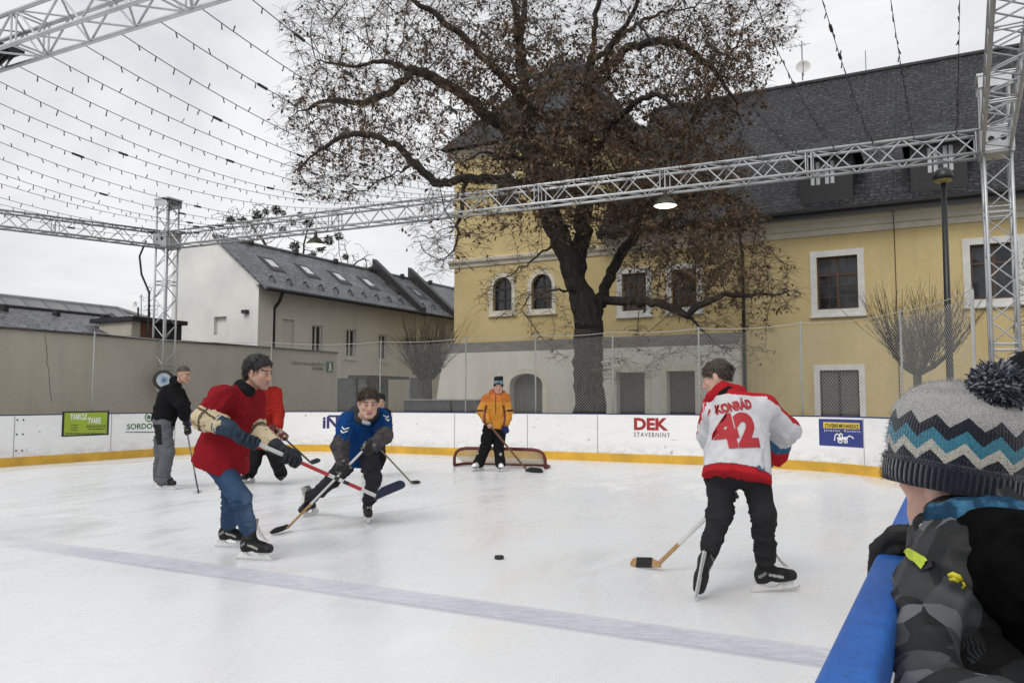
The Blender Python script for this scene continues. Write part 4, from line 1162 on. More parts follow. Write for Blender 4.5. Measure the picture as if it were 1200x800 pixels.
# round sign on the left pillar
c = P(191.5, 445, YL - .55)
t = thing('round_sign', 'round black rimmed sign with pale blue face on the left pillar', 'sign', c)
ax = (Vector((0, 0, H)) - c); ax.z = 0; ax.normalize(); ax = (ax + Vector((.25, 0, 0))).normalized()
MB().lathe(c, [(.19, .03), (.20, .05), (.265, .05), (.27, .02), (.27, -.03), (0, -.03)], 26, ax).build('rim', black_rubber, t, True)
MB().lathe(c + ax * .031, [(0, 0), (.195, 0)], 26, ax).build('face', M('sign_face', (.62, .72, .80), .4, var=.25, vs=6), t)
y_ = Vector((0, 0, 1)); x_ = y_.cross(ax)
q = MB()
for k in range(4):
    a = k * math.pi / 4 + .3; d_ = x_ * math.cos(a) + y_ * math.sin(a); q.tube([c + ax * .036 - d_ * .10, c + ax * .036 + d_ * .10], .012, 4)
q.build('emblem', M('sign_blue', (.06, .22, .5), .5), t)
MB().tube([c - ax * .03, c - ax * .25 + Vector((.1, .1, 0))], .03, 6).build('bracket', dark_metal, t)
# ------------------------------------------------------------------ trees
def grow(seed, skel, attractors, infl, kill, step, iters, droop=0.0, jitter=.25):
    """space colonisation from a hand-laid skeleton. skel: list of polylines (first point of each joins the tree).
    returns node positions, parents"""
    rg = np.random.default_rng(seed)
    pos, par = [], []
    for pl in skel:
        pl = [Vector(p) for p in pl]
        if not pos: last = -1; start = 0
        else:
            d = [(q - pl[0]).length for q in pos]; last = int(np.argmin(d)); start = 0
        prev = None
        for i, p in enumerate(pl):
            if prev is None:
                if last == -1: pos.append(p); par.append(-1); last = 0
                else:
                    if (pos[last] - p).length > .05: pos.append(p); par.append(last); last = len(pos) - 1
                prev = p; continue
            n = max(1, int((p - prev).length / step))
            for k in range(1, n + 1):
                q = prev.lerp(p, k / n)
                w = .035 if k < n else 0
                q = q + Vector(rg.normal(0, w, 3))
                pos.append(q); par.append(last); last = len(pos) - 1
            prev = p
    A = np.array([tuple(a) for a in attractors]); alive = np.ones(len(A), bool)
    near_i = np.full(len(A), -1); near_d = np.full(len(A), 1e9)
    def upd(start):
        nonlocal near_i, near_d
        if start >= len(pos): return
        kd = KDTree(len(pos) - start)
        for j in range(start, len(pos)): kd.insert(pos[j], j)
        kd.balance()
        for i in np.nonzero(alive)[0]:
            c, j, d = kd.find(A[i])
            if d < near_d[i]: near_d[i] = d; near_i[i] = j
    upd(0)
    for it in range(iters):
        alive &= near_d > kill
        idx = np.nonzero(alive & (near_d < infl))[0]
        if len(idx) == 0: break
        acc = {}
        for i in idx:
            j = near_i[i]; d = A[i] - np.array(pos[j]); d /= np.linalg.norm(d) + 1e-9
            acc[j] = acc.get(j, 0) + d
        s0 = len(pos)
        for j, d in acc.items():
            d = d + rg.normal(0, jitter, 3); d[2] -= droop
            n = np.linalg.norm(d)
            if n < 1e-6: continue
            pos.append(pos[j] + Vector(d / n) * step); par.append(j)
        upd(s0)
    return pos, par
def radii(par, tip, expo, cap=None):
    n = len(par); acc = np.zeros(n); out = np.zeros(n)
    nch = np.zeros(n, int)
    for p in par:
        if p >= 0: nch[p] += 1
    for i in range(n - 1, -1, -1):
        r = tip if nch[i] == 0 else acc[i] ** (1 / expo)
        out[i] = r
        if par[i] >= 0: acc[par[i]] += r ** expo
    return out, nch
def tree_mesh(pos, par, rad, split=0., nsides=lambda r: 10 if r > .15 else (7 if r > .05 else (5 if r > .02 else 3))):
    n = len(pos); ch = [[] for _ in range(n)]
    for i, p in enumerate(par):
        if p >= 0: ch[p].append(i)
    mb = MB(); starts = [(i, None) for i in range(n) if par[i] < 0]
    while starts:
        i, base = starts.pop(); chain = [] if base is None else [base]; r = [] if base is None else [min(rad[base], rad[i] * 1.15)]
        while True:
            chain.append(i); r.append(rad[i])
            if not ch[i]: break
            c = max(ch[i], key=lambda k: rad[k])
            for k in ch[i]:
                if k != c: starts.append((k, i))
            i = c
        if len(chain) > 1: mb.tube([pos[k] for k in chain], [float(x) for x in r], nsides(max(r)), False, 1 if max(r[1:]) < split else 0)
    return mb
bark = bpy.data.materials.new('bark'); nt, b = nodes(bark); o = objco(nt)
f1_ = noise(nt, scaled(nt, o, (7, 7, 1.3)), 2.0, 8, .7, .6)
c = ramp(nt, f1_, [(.3, (.016, .014, .012)), (.55, (.055, .048, .041)), (.8, (.11, .10, .085))])
c = mixc(nt, ramp(nt, noise(nt, o, 1.2, 5, .6), [(.55, 0.), (.75, .5)]), c, (.05, .052, .03))
L(nt, c, b.inputs['Base Color']); b.inputs['Roughness'].default_value = .9; b.inputs['Specular IOR Level'].default_value = .2
bump(nt, b, f1_, 1.0, .05)
twig_m = M('twig_bark', (.055, .045, .036), .85, var=.35, vs=6)
def leaf_material(name, cols, rough=.75, trans=.15):
    m = bpy.data.materials.new(name); nt, b = nodes(m)
    a = N(nt, 'ShaderNodeAttribute', attribute_name='Col')
    L(nt, a.outputs[0], b.inputs['Base Color']); b.inputs['Roughness'].default_value = rough
    b.inputs['Specular IOR Level'].default_value = .25
    return m
def leaf_cards(P0, size, rg, droop=.6, cols=None, aspect=.55):
    """many separate leaf-sized faces. P0: (n,3) places"""
    n = len(P0); d = rg.normal(0, 1, (n, 3)); d[:, 2] = d[:, 2] * .6 - droop * 1.4; d /= np.linalg.norm(d, axis=1)[:, None]
    s = np.cross(d, rg.normal(0, 1, (n, 3))); s /= np.linalg.norm(s, axis=1)[:, None] + 1e-9
    nn_ = np.cross(d, s)
    L_ = size * rg.uniform(.6, 1.4, n)[:, None]; w = L_ * aspect * rg.uniform(.6, 1.2, n)[:, None]
    v0 = P0; v1 = P0 + d * L_ * .45 + s * w * .5 + nn_ * L_ * .10; v2 = P0 + d * L_; v3 = P0 + d * L_ * .45 - s * w * .5 + nn_ * L_ * .10
    V = np.stack([v0, v1, v2, v3], 1).reshape(-1, 3)
    Fs = np.arange(4 * n).reshape(n, 4)
    pick = rg.integers(0, len(cols), n); c = np.array(cols)[pick] * rg.uniform(.6, 1.35, n)[:, None]
    return V, Fs, np.repeat(c, 4, 0)

# the big tree
TY = 20.6
rgt = np.random.default_rng(11)
p = lambda x, y, d=0.: P(x, y, TY + d)
base = P(691, 520, TY); base.z = -.14
skel = [
    [base, p(692, 480), p(690, 430), p(690, 380), p(681, 345), p(676, 318)],                                       # bole
    [p(681, 345), p(668, 310, -.2), p(652, 270, -.4), p(638, 235, -.5), p(628, 190, -.5), p(618, 120, -.6), p(608, 60, -.6), p(598, -30, -.6), p(590, -120, -.5)],
    [p(676, 318), p(681, 285, .3), p(684, 250, .5), p(684, 200, .6), p(688, 140, .8), p(692, 80, 1.0), p(700, 10, 1.1), p(706, -100, 1.2), p(704, -190, 1.2)],
    [p(690, 380), p(708, 345, .5), p(716, 318, .9), p(738, 285, 1.3), p(752, 255, 1.6), p(772, 215, 2.0), p(800, 160, 2.3), p(835, 100, 2.6), p(870, 40, 2.8)],
    [p(706, 352, .4), p(728, 353, -.4), p(758, 352, -1.0), p(785, 360, -1.4), p(806, 370, -1.7), p(832, 352, -2.0), p(870, 346, -2.2), p(905, 346, -2.4), p(935, 340, -2.5)],
    [p(806, 370, -1.7), p(820, 384, -1.8), p(838, 402, -1.9)],
    [p(640, 240, -.5), p(615, 215, -.9), p(585, 210, -1.2), p(545, 209, -1.5), p(508, 214, -1.8), p(488, 192, -2.1), p(462, 168, -2.3), p(436, 158, -2.5), p(405, 160, -2.6), p(375, 175, -2.6), p(350, 200, -2.6)],
    [p(628, 190, -.5), p(596, 155, 0.), p(560, 125, .4), p(525, 100, .6), p(486, 82, .8), p(450, 72, 1.), p(410, 78, 1.1), p(370, 70, 1.2)],
    [p(618, 130, -.6), p(585, 85, -1.2), p(550, 50, -1.6), p(515, 20, -1.9), p(470, -10, -2.2), p(430, -40, -2.4)],
    [p(612, 85, -.6), p(610, 40, .3), p(618, -10, .8), p(630, -80, 1.2)],
    [p(690, 120, .8), p(705, 80, -.2), p(722, 48, -.9), p(742, 15, -1.4), p(760, -30, -1.8), p(780, -100, -2.0)],
    [p(694, 75, 1.0), p(725, 45, 2.), p(755, 22, 2.6), p(790, 12, 3.), p(830, 5, 3.2), p(870, -15, 3.3)],
    [p(690, 110, .9), p(735, 55, .4), p(770, 48, .0), p(805, 55, -.3), p(835, 80, -.5), p(860, 115, -.6), p(872, 150, -.6)],
    [p(684, 200, .6), p(715, 150, -.6), p(745, 120, -1.3), p(770, 110, -1.7), p(800, 130, -2.1), p(815, 165, -2.3)],
    [p(752, 255, 1.6), p(790, 235, .6), p(830, 225, .0), p(865, 235, -.4), p(890, 260, -.7)],
    [p(628, 185, -.5), p(595, 185, -1.6), p(560, 180, -2.4), p(530, 195, -3.0), p(515, 215, -3.3)],
    [p(545, 209, -1.5), p(540, 250, -1.8), p(535, 285, -2.0), p(520, 305, -2.1)],
    [p(655, 280, -.3), p(630, 300, -1.4), p(600, 322, -2.0), p(575, 335, -2.3)],
    [p(676, 340, .1), p(650, 340, -1.3), p(625, 345, -1.9), p(600, 370, -2.3)],
    [p(486, 82, .8), p(455, 110, .2), p(420, 120, -.2), p(385, 118, -.4), p(350, 130, -.5)],
    [p(488, 192, -2.1), p(465, 200, -2.4), p(438, 215, -2.6), p(415, 235, -2.7)],
]
# attractors: blobs (px, py, depth, rx, ry, rz in metres, number)
S1 = TY / F
blobs = [(450, 30, -.5, 130, 80, 3.2, 620), (390, 130, -1.0, 75, 70, 2.4, 420), (460, 150, -1.2, 110, 75, 2.6, 520), (390, 205, -1.6, 60, 35, 2.0, 230), (560, 60, -.3, 110, 90, 3.2, 620),
         (640, -60, 0, 190, 90, 3.8, 620), (640, 100, 0, 100, 110, 3.2, 700), (700, 190, .2, 130, 70, 3.0, 650), (620, 210, -.9, 85, 55, 2.4, 380), (770, 60, .3, 110, 80, 3.4, 620),
         (860, 20, .5, 85, 65, 3.0, 430), (850, 100, .2, 60, 50, 2.4, 220), (800, 190, -.6, 85, 60, 2.4, 430), (820, 270, -1.0, 90, 60, 2.2, 420), (860, 325, -1.4, 80, 55, 1.9, 430), (785, 325, -.8, 65, 55, 2.0, 300),
         (850, 400, -1.8, 60, 40, 1.2, 130), (910, 345, -2.2, 35, 28, .9, 70), (530, 270, -2.0, 60, 45, 1.5, 150), (515, 300, -2.0, 28, 34, .9, 60), (610, 340, -2.0, 55, 40, 1.1, 110), (580, 250, -1.8, 55, 30, 1.3, 100),
         (740, 415, -1.4, 55, 40, 1.2, 70), (650, 400, -1.8, 40, 30, .8, 45), (700, 255, .6, 80, 40, 2.2, 220)]
blobs = [b_[:6] + (int(b_[6] * 1.55),) for b_ in blobs]
att = []; dens = []
for (bx, by, bdp, rx, ry, rz, n) in blobs:
    k = 0
    while k < n:
        q = rgt.uniform(-1, 1, 3)
        if (q ** 2).sum() > 1: continue
        att.append(p(bx + q[0] * rx, by + q[1] * ry, bdp + q[2] * rz)); k += 1
pos, par = grow(5, skel, att, 2.2, .22, .15, 80, droop=.05, jitter=.28)
rad, nch = radii(par, .0042, 2.12)
# the measured girth of the bole and the main limbs
n_b = 0
def girth(i):
    q = pos[i]; return rad[i]
R0_ = float(rad[0])
for i in range(len(pos)):
    if rad[i] > .02: rad[i] = .02 + .36 * ((rad[i] - .02) / (R0_ - .02)) ** .88
for i in range(len(pos)):
    z = pos[i].z
    if par[i] >= -1 and z < 1.6 and rad[i] > .25: rad[i] += .20 * max(0, (1.6 - z) / 1.7) ** 1.6
# drooping twigs at the tips
tips = [i for i in range(len(pos)) if rad[i] < .012]
tw_par, tw_pos = list(par), list(pos); tw_r = list(rad)
leafP = []; rr = random.Random(4)
cen = [(640, 130), (700, 210), (800, 200), (830, 270), (780, 40), (860, 60), (600, 60)]
def leafiness(q):
    d = q - Vector((0, 0, H)); x = 600 + F * d.x / d.y; y = 468 - F * d.z / d.y
    w = math.exp(-((x - 690) / 130) ** 2 - ((y - 170) / 100) ** 2) * 1.0 + math.exp(-((x - 830) / 85) ** 2 - ((y - 235) / 90) ** 2) * .85 + .55 * math.exp(-((x - 860) / 80) ** 2 - ((y - 50) / 70) ** 2) + .45 * math.exp(-((x - 580) / 120) ** 2 - ((y - 60) / 90) ** 2) + .30 * math.exp(-((x - 400) / 90) ** 2 - ((y - 160) / 110) ** 2)
    if y > 270: w *= .55
    w += .32 * math.exp(-((x - 835) / 75) ** 2 - ((y - 315) / 55) ** 2)
    return .10 + w
for i in tips:
    lf_ = leafiness(pos[i])
    for _ in range(2 if rr.random() < .75 else 3):
        a = rr.uniform(0, 2 * math.pi); d = Vector((math.cos(a), math.sin(a), rr.uniform(-.55, .5))); ln = rr.uniform(.16, .42)
        j = i; q = pos[i]
        for s_ in range(2):
            d = (d + Vector((0, 0, -.22))).normalized(); q = q + d * ln / 2
            tw_pos.append(q); tw_par.append(j); tw_r.append(.0042 if s_ == 0 else .0026); j = len(tw_pos) - 1
        if rr.random() < lf_ * 1.1:
            for _k in range(1 + int(rr.random() * 4.8 * lf_ + .35)):
                t_ = rr.random(); leafP.append(tuple(pos[i].lerp(q, t_) + Vector((rr.gauss(0, .035), rr.gauss(0, .035), rr.gauss(0, .03)))))
print('tree', len(pos), len(tw_pos), len(leafP), rad[0])
bt = thing('broadleaf_tree', 'huge old broadleaf tree with withered brown leaves in front of the yellow house', 'tree', base)
fine_twig = M('fine_twig', (.105, .075, .055), .85, var=.35, vs=3)
tree_mesh(tw_pos, tw_par, np.array(tw_r), split=.024).build('trunk', [bark, fine_twig], bt, True, False)
lm_ = leaf_material('withered_leaf', None)
V, Fs, C = leaf_cards(np.array(leafP), .115, rgt, .7, [(.125, .075, .045), (.10, .066, .042), (.155, .10, .06), (.085, .06, .04), (.105, .09, .045), (.13, .07, .046)], .5)
mesh_obj('crown', V, Fs, lm_, bt, False, C)

# pollarded trees
def pollard(label, base, fork, ends, shoots, r0, length, seed, up=.9, spread=1.0):
    rr = random.Random(seed); t = thing('pollard_tree', label, 'tree', base, 'pollarded trees')
    mb = MB(); mid = base.lerp(fork, .5) + Vector((.02, .0, 0))
    mb.tube([base, mid, fork], [r0 * 1.35, r0, r0 * .95], 10)
    knobs = [fork]
    for e in ends:
        m = fork.lerp(e, .5) + Vector((0, 0, -.06)); mb.tube([fork, m, e], [r0 * .8, r0 * .62, r0 * .55], 8); knobs += [m, e, e]
        mb.lathe(e, [(0, -r0 * .7), (r0 * .6, -r0 * .35), (r0 * .75, 0), (r0 * .55, r0 * .4), (0, r0 * .6)], 8)
    mb.build('trunk', bark, t, True, False)
    sh = MB()
    for k in range(shoots):
        q = knobs[rr.randrange(len(knobs))] + Vector((rr.gauss(0, r0 * .5), rr.gauss(0, r0 * .5), rr.uniform(-.05, .1)))
        d0 = q - fork; d0.z = 0
        d = Vector((rr.gauss(0, .33) * spread, rr.gauss(0, .33) * spread, up)) + d0 * .55
        d.normalize(); l = length * rr.uniform(.45, 1.1); pts = [q]; 
        for s_ in range(4):
            d = (d + Vector((rr.gauss(0, .05), rr.gauss(0, .05), .05))).normalized(); pts.append(pts[-1] + d * l / 4)
        sh.tube(pts, [.008, .0062, .005, .0038, .0025], 3, False)
        for _ in range(2):
            q2 = pts[rr.randrange(1, 4)]; d2 = (d + Vector((rr.gauss(0, .5), rr.gauss(0, .5), .1))).normalized()
            sh.tube([q2, q2 + d2 * l * .2], [.0045, .0025], 3, False)
    sh.build('crown', twig_m, t, False, False)
    return t
yb = 17.0; c0 = P(1072.5, 500, yb); c0.z = -.14
pollard('bare pollarded tree with spread crown behind the right end of the net', c0, P(1075, 438, yb), [P(1050, 418, yb), P(1112, 414, yb + .2), P(1066, 420, yb + .5), P(1088, 417, yb - .5)], 330, .085, 1.5, 3)
yb = 23.0; c0 = P(500, 500, yb); c0.z = -.14
pollard('bare pollarded tree with thick trunk in front of the pale house', c0, P(500, 443, yb), [P(488, 436, yb - .2), P(513, 434, yb + .2), P(500, 435, yb + .5)], 280, .15, 1.75, 8, .8, 1.15)
# twiggy tree at the right edge
yb = 16.2; c0 = P(1232, 500, yb); c0.z = -.14
rg2 = np.random.default_rng(21)
att = [P(1222 + a * 42, 350 + b_ * 72, yb + c_ * .9) for a, b_, c_ in rg2.uniform(-1, 1, (1900, 3)) if a * a + b_ * b_ + c_ * c_ < 1]
ps_, pp_ = grow(3, [[c0, P(1232, 440, yb), P(1230, 400, yb)], [P(1232, 410, yb), P(1215, 370, yb), P(1205, 330, yb)], [P(1230, 400, yb), P(1240, 350, yb), P(1245, 300, yb)]], att, .9, .11, .09, 60, 0, .3)
r_, _ = radii(pp_, .005, 2.1)
t = thing('bare_tree', 'thin bare twiggy tree behind the right truss pillar', 'tree', c0)
tree_mesh(ps_, pp_, r_).build('trunk', twig_m, t, True, False)
# far tree with mistletoe
yb = 44.0; c0 = P(350, 470, yb); c0.z = -.14
rg3 = np.random.default_rng(31)
att = []
for bx, by, rx, ry, n in ((290, 258, 45, 26, 240), (350, 280, 60, 34, 300), (400, 300, 40, 22, 140), (425, 312, 26, 14, 70)):
    k = 0
    while k < n:
        q = rg3.uniform(-1, 1, 3)
        if (q ** 2).sum() < 1: att.append(P(bx + q[0] * rx, by + q[1] * ry, yb + q[2] * 2)); k += 1
ps_, pp_ = grow(9, [[c0, P(350, 400, yb), P(348, 340, yb)], [P(348, 350, yb), P(320, 300, yb), P(295, 265, yb)], [P(348, 345, yb), P(355, 300, yb), P(360, 265, yb)], [P(350, 360, yb), P(385, 325, yb), P(415, 310, yb)]], att, 3.5, .35, .28, 50, 0, .3)
r_, _ = radii(pp_, .012, 2.2)
t = thing('bare_tree', 'far bare tree full of dark mistletoe balls above the grey roof', 'tree', c0)
tree_mesh(ps_, pp_, r_, 0., lambda r: 5 if r > .05 else 3).build('trunk', twig_m, t, True, False)
mist_m = leaf_material('mistletoe_leaf', None)
kd = KDTree(len(ps_)); [kd.insert(q, i) for i, q in enumerate(ps_)]; kd.balance()
for bx, by, br in ((270, 258, 5), (285, 258, 4), (302, 253, 6.5), (312, 248, 4), (324, 246, 6), (332, 250, 3.5), (331, 269, 4), (345, 289, 6), (362, 262, 5), (366, 300, 5), (343, 262, 3), (352, 252, 4), (385, 282, 6), (397, 277, 5), (376, 291, 5), (318, 264, 3), (405, 301, 4)):
    c = P(bx, by, yb + rg3.uniform(-1, 1)); R0 = br * yb / F
    n = 260; q = rg3.normal(0, 1, (n, 3)); q /= np.linalg.norm(q, axis=1)[:, None]; q *= (R0 * rg3.uniform(.3, 1, n) ** .5)[:, None]
    V, Fs, C = leaf_cards(np.array(c) + q, R0 * .5, rg3, 0., [(.022, .026, .010), (.03, .034, .014), (.016, .018, .009)], .4)
    mesh_obj('mistletoe', V, Fs, mist_m, t, False, C)
# far bare shrubs at the left
yb = 38.0; c0 = P(176, 470, yb); c0.z = -.14
att = [P(176 + a * 17, 358 + b_ * 34, yb + c_ * 1.0) for a, b_, c_ in rg3.uniform(-1, 1, (300, 3)) if a * a + b_ * b_ + c_ * c_ < 1]
ps_, pp_ = grow(4, [[c0, P(177, 420, yb), P(176, 380, yb), P(174, 350, yb)]], att, 2.5, .2, .16, 40, 0, .3)
r_, _ = radii(pp_, .006, 2.2)
t = thing('bare_tree', 'slim bare tree against the sky left of the white gable', 'tree', c0)
tree_mesh(ps_, pp_, r_, 0., lambda r: 5 if r > .05 else 3).build('trunk', twig_m, t, True, False)
# ------------------------------------------------------------------ figures: smooth-blended bodies and clothes meshed as one surface each
def A_(v): return np.array([v[0], v[1], v[2]], dtype=np.float64)
def vnoise(p, seed=0):
    """value noise for an (n,3) array, -1..1"""
    i = np.floor(p).astype(np.int64); f = p - i; f = f * f * (3 - 2 * f); out = np.zeros(len(p))
    for dx in (0, 1):
        for dy in (0, 1):
            for dz in (0, 1):
                h = (i[:, 0] + dx) * 374761393 + (i[:, 1] + dy) * 668265263 + (i[:, 2] + dz) * 2147483647 + seed * 1274126177
                h = (h ^ (h >> 13)) * 1274126177; h = h ^ (h >> 16)
                w = (f[:, 0] if dx else 1 - f[:, 0]) * (f[:, 1] if dy else 1 - f[:, 1]) * (f[:, 2] if dz else 1 - f[:, 2])
                out += w * ((h & 0xffff) / 32767.5 - 1)
    return out
def cap(a, b, ra, rb=None, k=.03, flat=None, fs=1.0, op='add'):
    rb = ra if rb is None else rb; a, b = A_(a), A_(b); m = max(ra, rb)
    fl = None if flat is None else A_(Vector(flat).normalized())
    def fn(X, Y, Z):
        px, py, pz = X - a[0], Y - a[1], Z - a[2]; ba = b - a
        bx, by, bz = ba
        if fl is not None:
            s = (px * fl[0] + py * fl[1] + pz * fl[2]); g = 1 / fs - 1
            px, py, pz = px + fl[0] * s * g, py + fl[1] * s * g, pz + fl[2] * s * g
            t = ba @ fl * g; bx, by, bz = ba + fl * t
        h = np.clip((px * bx + py * by + pz * bz) / (bx * bx + by * by + bz * bz + 1e-12), 0, 1)
        d = np.sqrt((px - bx * h) ** 2 + (py - by * h) ** 2 + (pz - bz * h) ** 2) - (ra + (rb - ra) * h)
        return d * (min(1, fs) if fl is not None else 1)
    return (fn, np.minimum(a, b) - m * max(1, fs), np.maximum(a, b) + m * max(1, fs), k, op)
def ell(c, R, r, k=.02, op='add'):
    c = A_(c); R = np.array(R, float); r = np.array(r, float); m = r.max()
    def fn(X, Y, Z):
        x, y, z = X - c[0], Y - c[1], Z - c[2]
        q = [x * R[i, 0] + y * R[i, 1] + z * R[i, 2] for i in range(3)]
        k0 = np.sqrt(sum((q[i] / r[i]) ** 2 for i in range(3))); k1 = np.sqrt(sum((q[i] / r[i] ** 2) ** 2 for i in range(3))) + 1e-9
        return k0 * (k0 - 1) / k1
    return (fn, c - m, c + m, k, op)
def plane(o, n, k=.0):
    """removes everything on the side n points to"""
    o = A_(o); n = A_(Vector(n).normalized())
    return (lambda X, Y, Z: (X - o[0]) * n[0] + (Y - o[1]) * n[1] + (Z - o[2]) * n[2], None, None, k, 'int')
def sdf_mesh(prims, res, fine=None, smooth=1):
    los = np.min([q[1] for q in prims if q[1] is not None and q[4] == 'add'], 0) - res * 3
    his = np.max([q[2] for q in prims if q[2] is not None and q[4] == 'add'], 0) + res * 3
    ax = []
    for i in range(3):
        if fine is None: ax.append(np.arange(los[i], his[i] + res, res))
        else:
            a, b, fr = fine[0][i], fine[1][i], fine[2]
            parts = [np.arange(a, b, fr)]
            if a > los[i]: parts.insert(0, np.arange(a - res, los[i] - res, -res)[::-1])
            if b < his[i]: parts.append(np.arange(parts[-1][-1] + res, his[i] + res, res))
            ax.append(np.concatenate(parts))
    D = np.full([len(x) for x in ax], 1.0, np.float32)
    for fn, lo, hi, k, op in prims:
        sl = []
        for i in range(3):
            if lo is None: sl.append(slice(0, len(ax[i]))); continue
            pad = k + res * 2.5
            i0 = np.searchsorted(ax[i], lo[i] - pad); i1 = np.searchsorted(ax[i], hi[i] + pad, side='right')
            sl.append(slice(max(0, i0), min(len(ax[i]), i1)))
        if any(s.stop <= s.start for s in sl): continue
        d = fn(ax[0][sl[0]][:, None, None], ax[1][sl[1]][None, :, None], ax[2][sl[2]][None, None, :])
        cur = D[tuple(sl)]
        if op == 'add':
            if k > 0:
                h = np.clip(.5 + .5 * (cur - d) / k, 0, 1); new = cur + (d - cur) * h - k * h * (1 - h)
            else: new = np.minimum(cur, d)
        elif op == 'sub':
            if k > 0:
                h = np.clip(.5 - .5 * (cur + d) / k, 0, 1); new = cur + (-d - cur) * h + k * h * (1 - h)
            else: new = np.maximum(cur, -d)
        else: new = np.maximum(cur, d)
        D[tuple(sl)] = new
    S = D < 0
    n = D.shape
    acc = np.zeros((n[0] - 1, n[1] - 1, n[2] - 1, 3), np.float32); cnt = np.zeros(acc.shape[:3], np.int16)
    quads = []
    for axis in range(3):
        o = [slice(None)] * 3; o2 = [slice(None)] * 3; o[axis] = slice(0, -1); o2[axis] = slice(1, None)
        cr = S[tuple(o)] != S[tuple(o2)]
        I = np.argwhere(cr)
        if len(I) == 0: continue
        J = I.copy(); J[:, axis] += 1
        da, db = D[tuple(I.T)], D[tuple(J.T)]; t = da / (da - db)
        pt = np.stack([ax[i][I[:, i]] for i in range(3)], 1); pt[:, axis] += t * (ax[axis][J[:, axis]] - ax[axis][I[:, axis]])
        b, c = [(1, 2), (2, 0), (0, 1)][axis]
        ok = (I[:, b] > 0) & (I[:, c] > 0) & (I[:, b] < n[b] - 1) & (I[:, c] < n[c] - 1)
        I, pt = I[ok], pt[ok]; ins = S[tuple(I.T)]
        cells = []
        for ob, oc in ((-1, -1), (0, -1), (0, 0), (-1, 0)):
            K = I.copy(); K[:, b] += ob; K[:, c] += oc; cells.append(K)
            np.add.at(acc, tuple(K.T), pt.astype(np.float32)); np.add.at(cnt, tuple(K.T), 1)
        q = np.stack(cells, 1); q[~ins] = q[~ins][:, ::-1]
        quads.append(q)
    idx = np.full(cnt.shape, -1, np.int64); used = np.argwhere(cnt > 0); idx[tuple(used.T)] = np.arange(len(used))
    V = acc[tuple(used.T)] / cnt[tuple(used.T)][:, None]
    Q = np.concatenate(quads); Fq = idx[Q[..., 0], Q[..., 1], Q[..., 2]]
    V = V.astype(np.float64)
    for _ in range(smooth): V = relax(V, Fq)
    return V, Fq
def relax(V, Fq, w=.5):
    s = np.zeros_like(V); c = np.zeros(len(V))
    for a, b in ((0, 1), (1, 2), (2, 3), (3, 0)):
        np.add.at(s, Fq[:, a], V[Fq[:, b]]); np.add.at(s, Fq[:, b], V[Fq[:, a]]); np.add.at(c, Fq[:, a], 1); np.add.at(c, Fq[:, b], 1)
    return V * (1 - w) + w * s / np.maximum(c, 1)[:, None]
def normals(V, Fq):
    n = np.cross(V[Fq[:, 2]] - V[Fq[:, 0]], V[Fq[:, 3]] - V[Fq[:, 1]]); o = np.zeros_like(V)
    for i in range(4): np.add.at(o, Fq[:, i], n)
    return o / (np.linalg.norm(o, axis=1)[:, None] + 1e-12)
def folds(V, Fq, amp, freq=(7, 7, 15), seed=0):
    Nn = normals(V, Fq); f = np.array(freq, float)
    w = V * f; w = w + .8 * np.stack([vnoise(V * 5 + 7, seed + 5), vnoise(V * 5 + 31, seed + 6), vnoise(V * 5 + 57, seed + 7)], 1)
    mk = np.clip(.55 + .9 * vnoise(V * 4.2 + 3, seed + 11), .08, 1.25)               # creased places and slack places
    h = mk * ((1 - np.abs(vnoise(w, seed))) ** 4 * 1.25 - .25)
    h += .6 * mk * ((1 - np.abs(vnoise(w * 1.9 + 11, seed + 3))) ** 4 - .25)
    h += .30 * vnoise(V * 3.2, seed + 9)
    return V + Nn * (1.7 * amp * h)[:, None]
skin_m = bpy.data.materials.new('skin'); nt, b = nodes(skin_m)
a_ = N(nt, 'ShaderNodeAttribute', attribute_name='Col'); o = objco(nt)
L(nt, mixc(nt, 1.0, a_.outputs[0], ramp(nt, noise(nt, o, 40, 4, .6), [(.3, .86), (.7, 1.06)]), 'MULTIPLY'), b.inputs['Base Color'])
b.inputs['Roughness'].default_value = .5; b.inputs['Subsurface Weight'].default_value = .08; b.inputs['Subsurface Radius'].default_value = (.012, .005, .003)
bump(nt, b, noise(nt, o, 220, 2), .12, .001)
cloth = VCM('cloth', .92, .35, 300, .20, 14, .12)
shiny_cloth = VCM('shell_cloth', .6, .25, 90, .16, 14, .35)
leather = VCM('leather', .55, .3, 120, .25, 22, .25)
hairm = VCM('hair_strands', .55, .6, 180, .35, 60, .4)
plastic_white = M('skate_plastic', (.62, .62, .61), .35, var=.12, vs=20)
lace_m = M('lace', (.66, .64, .60), .8, var=.1)

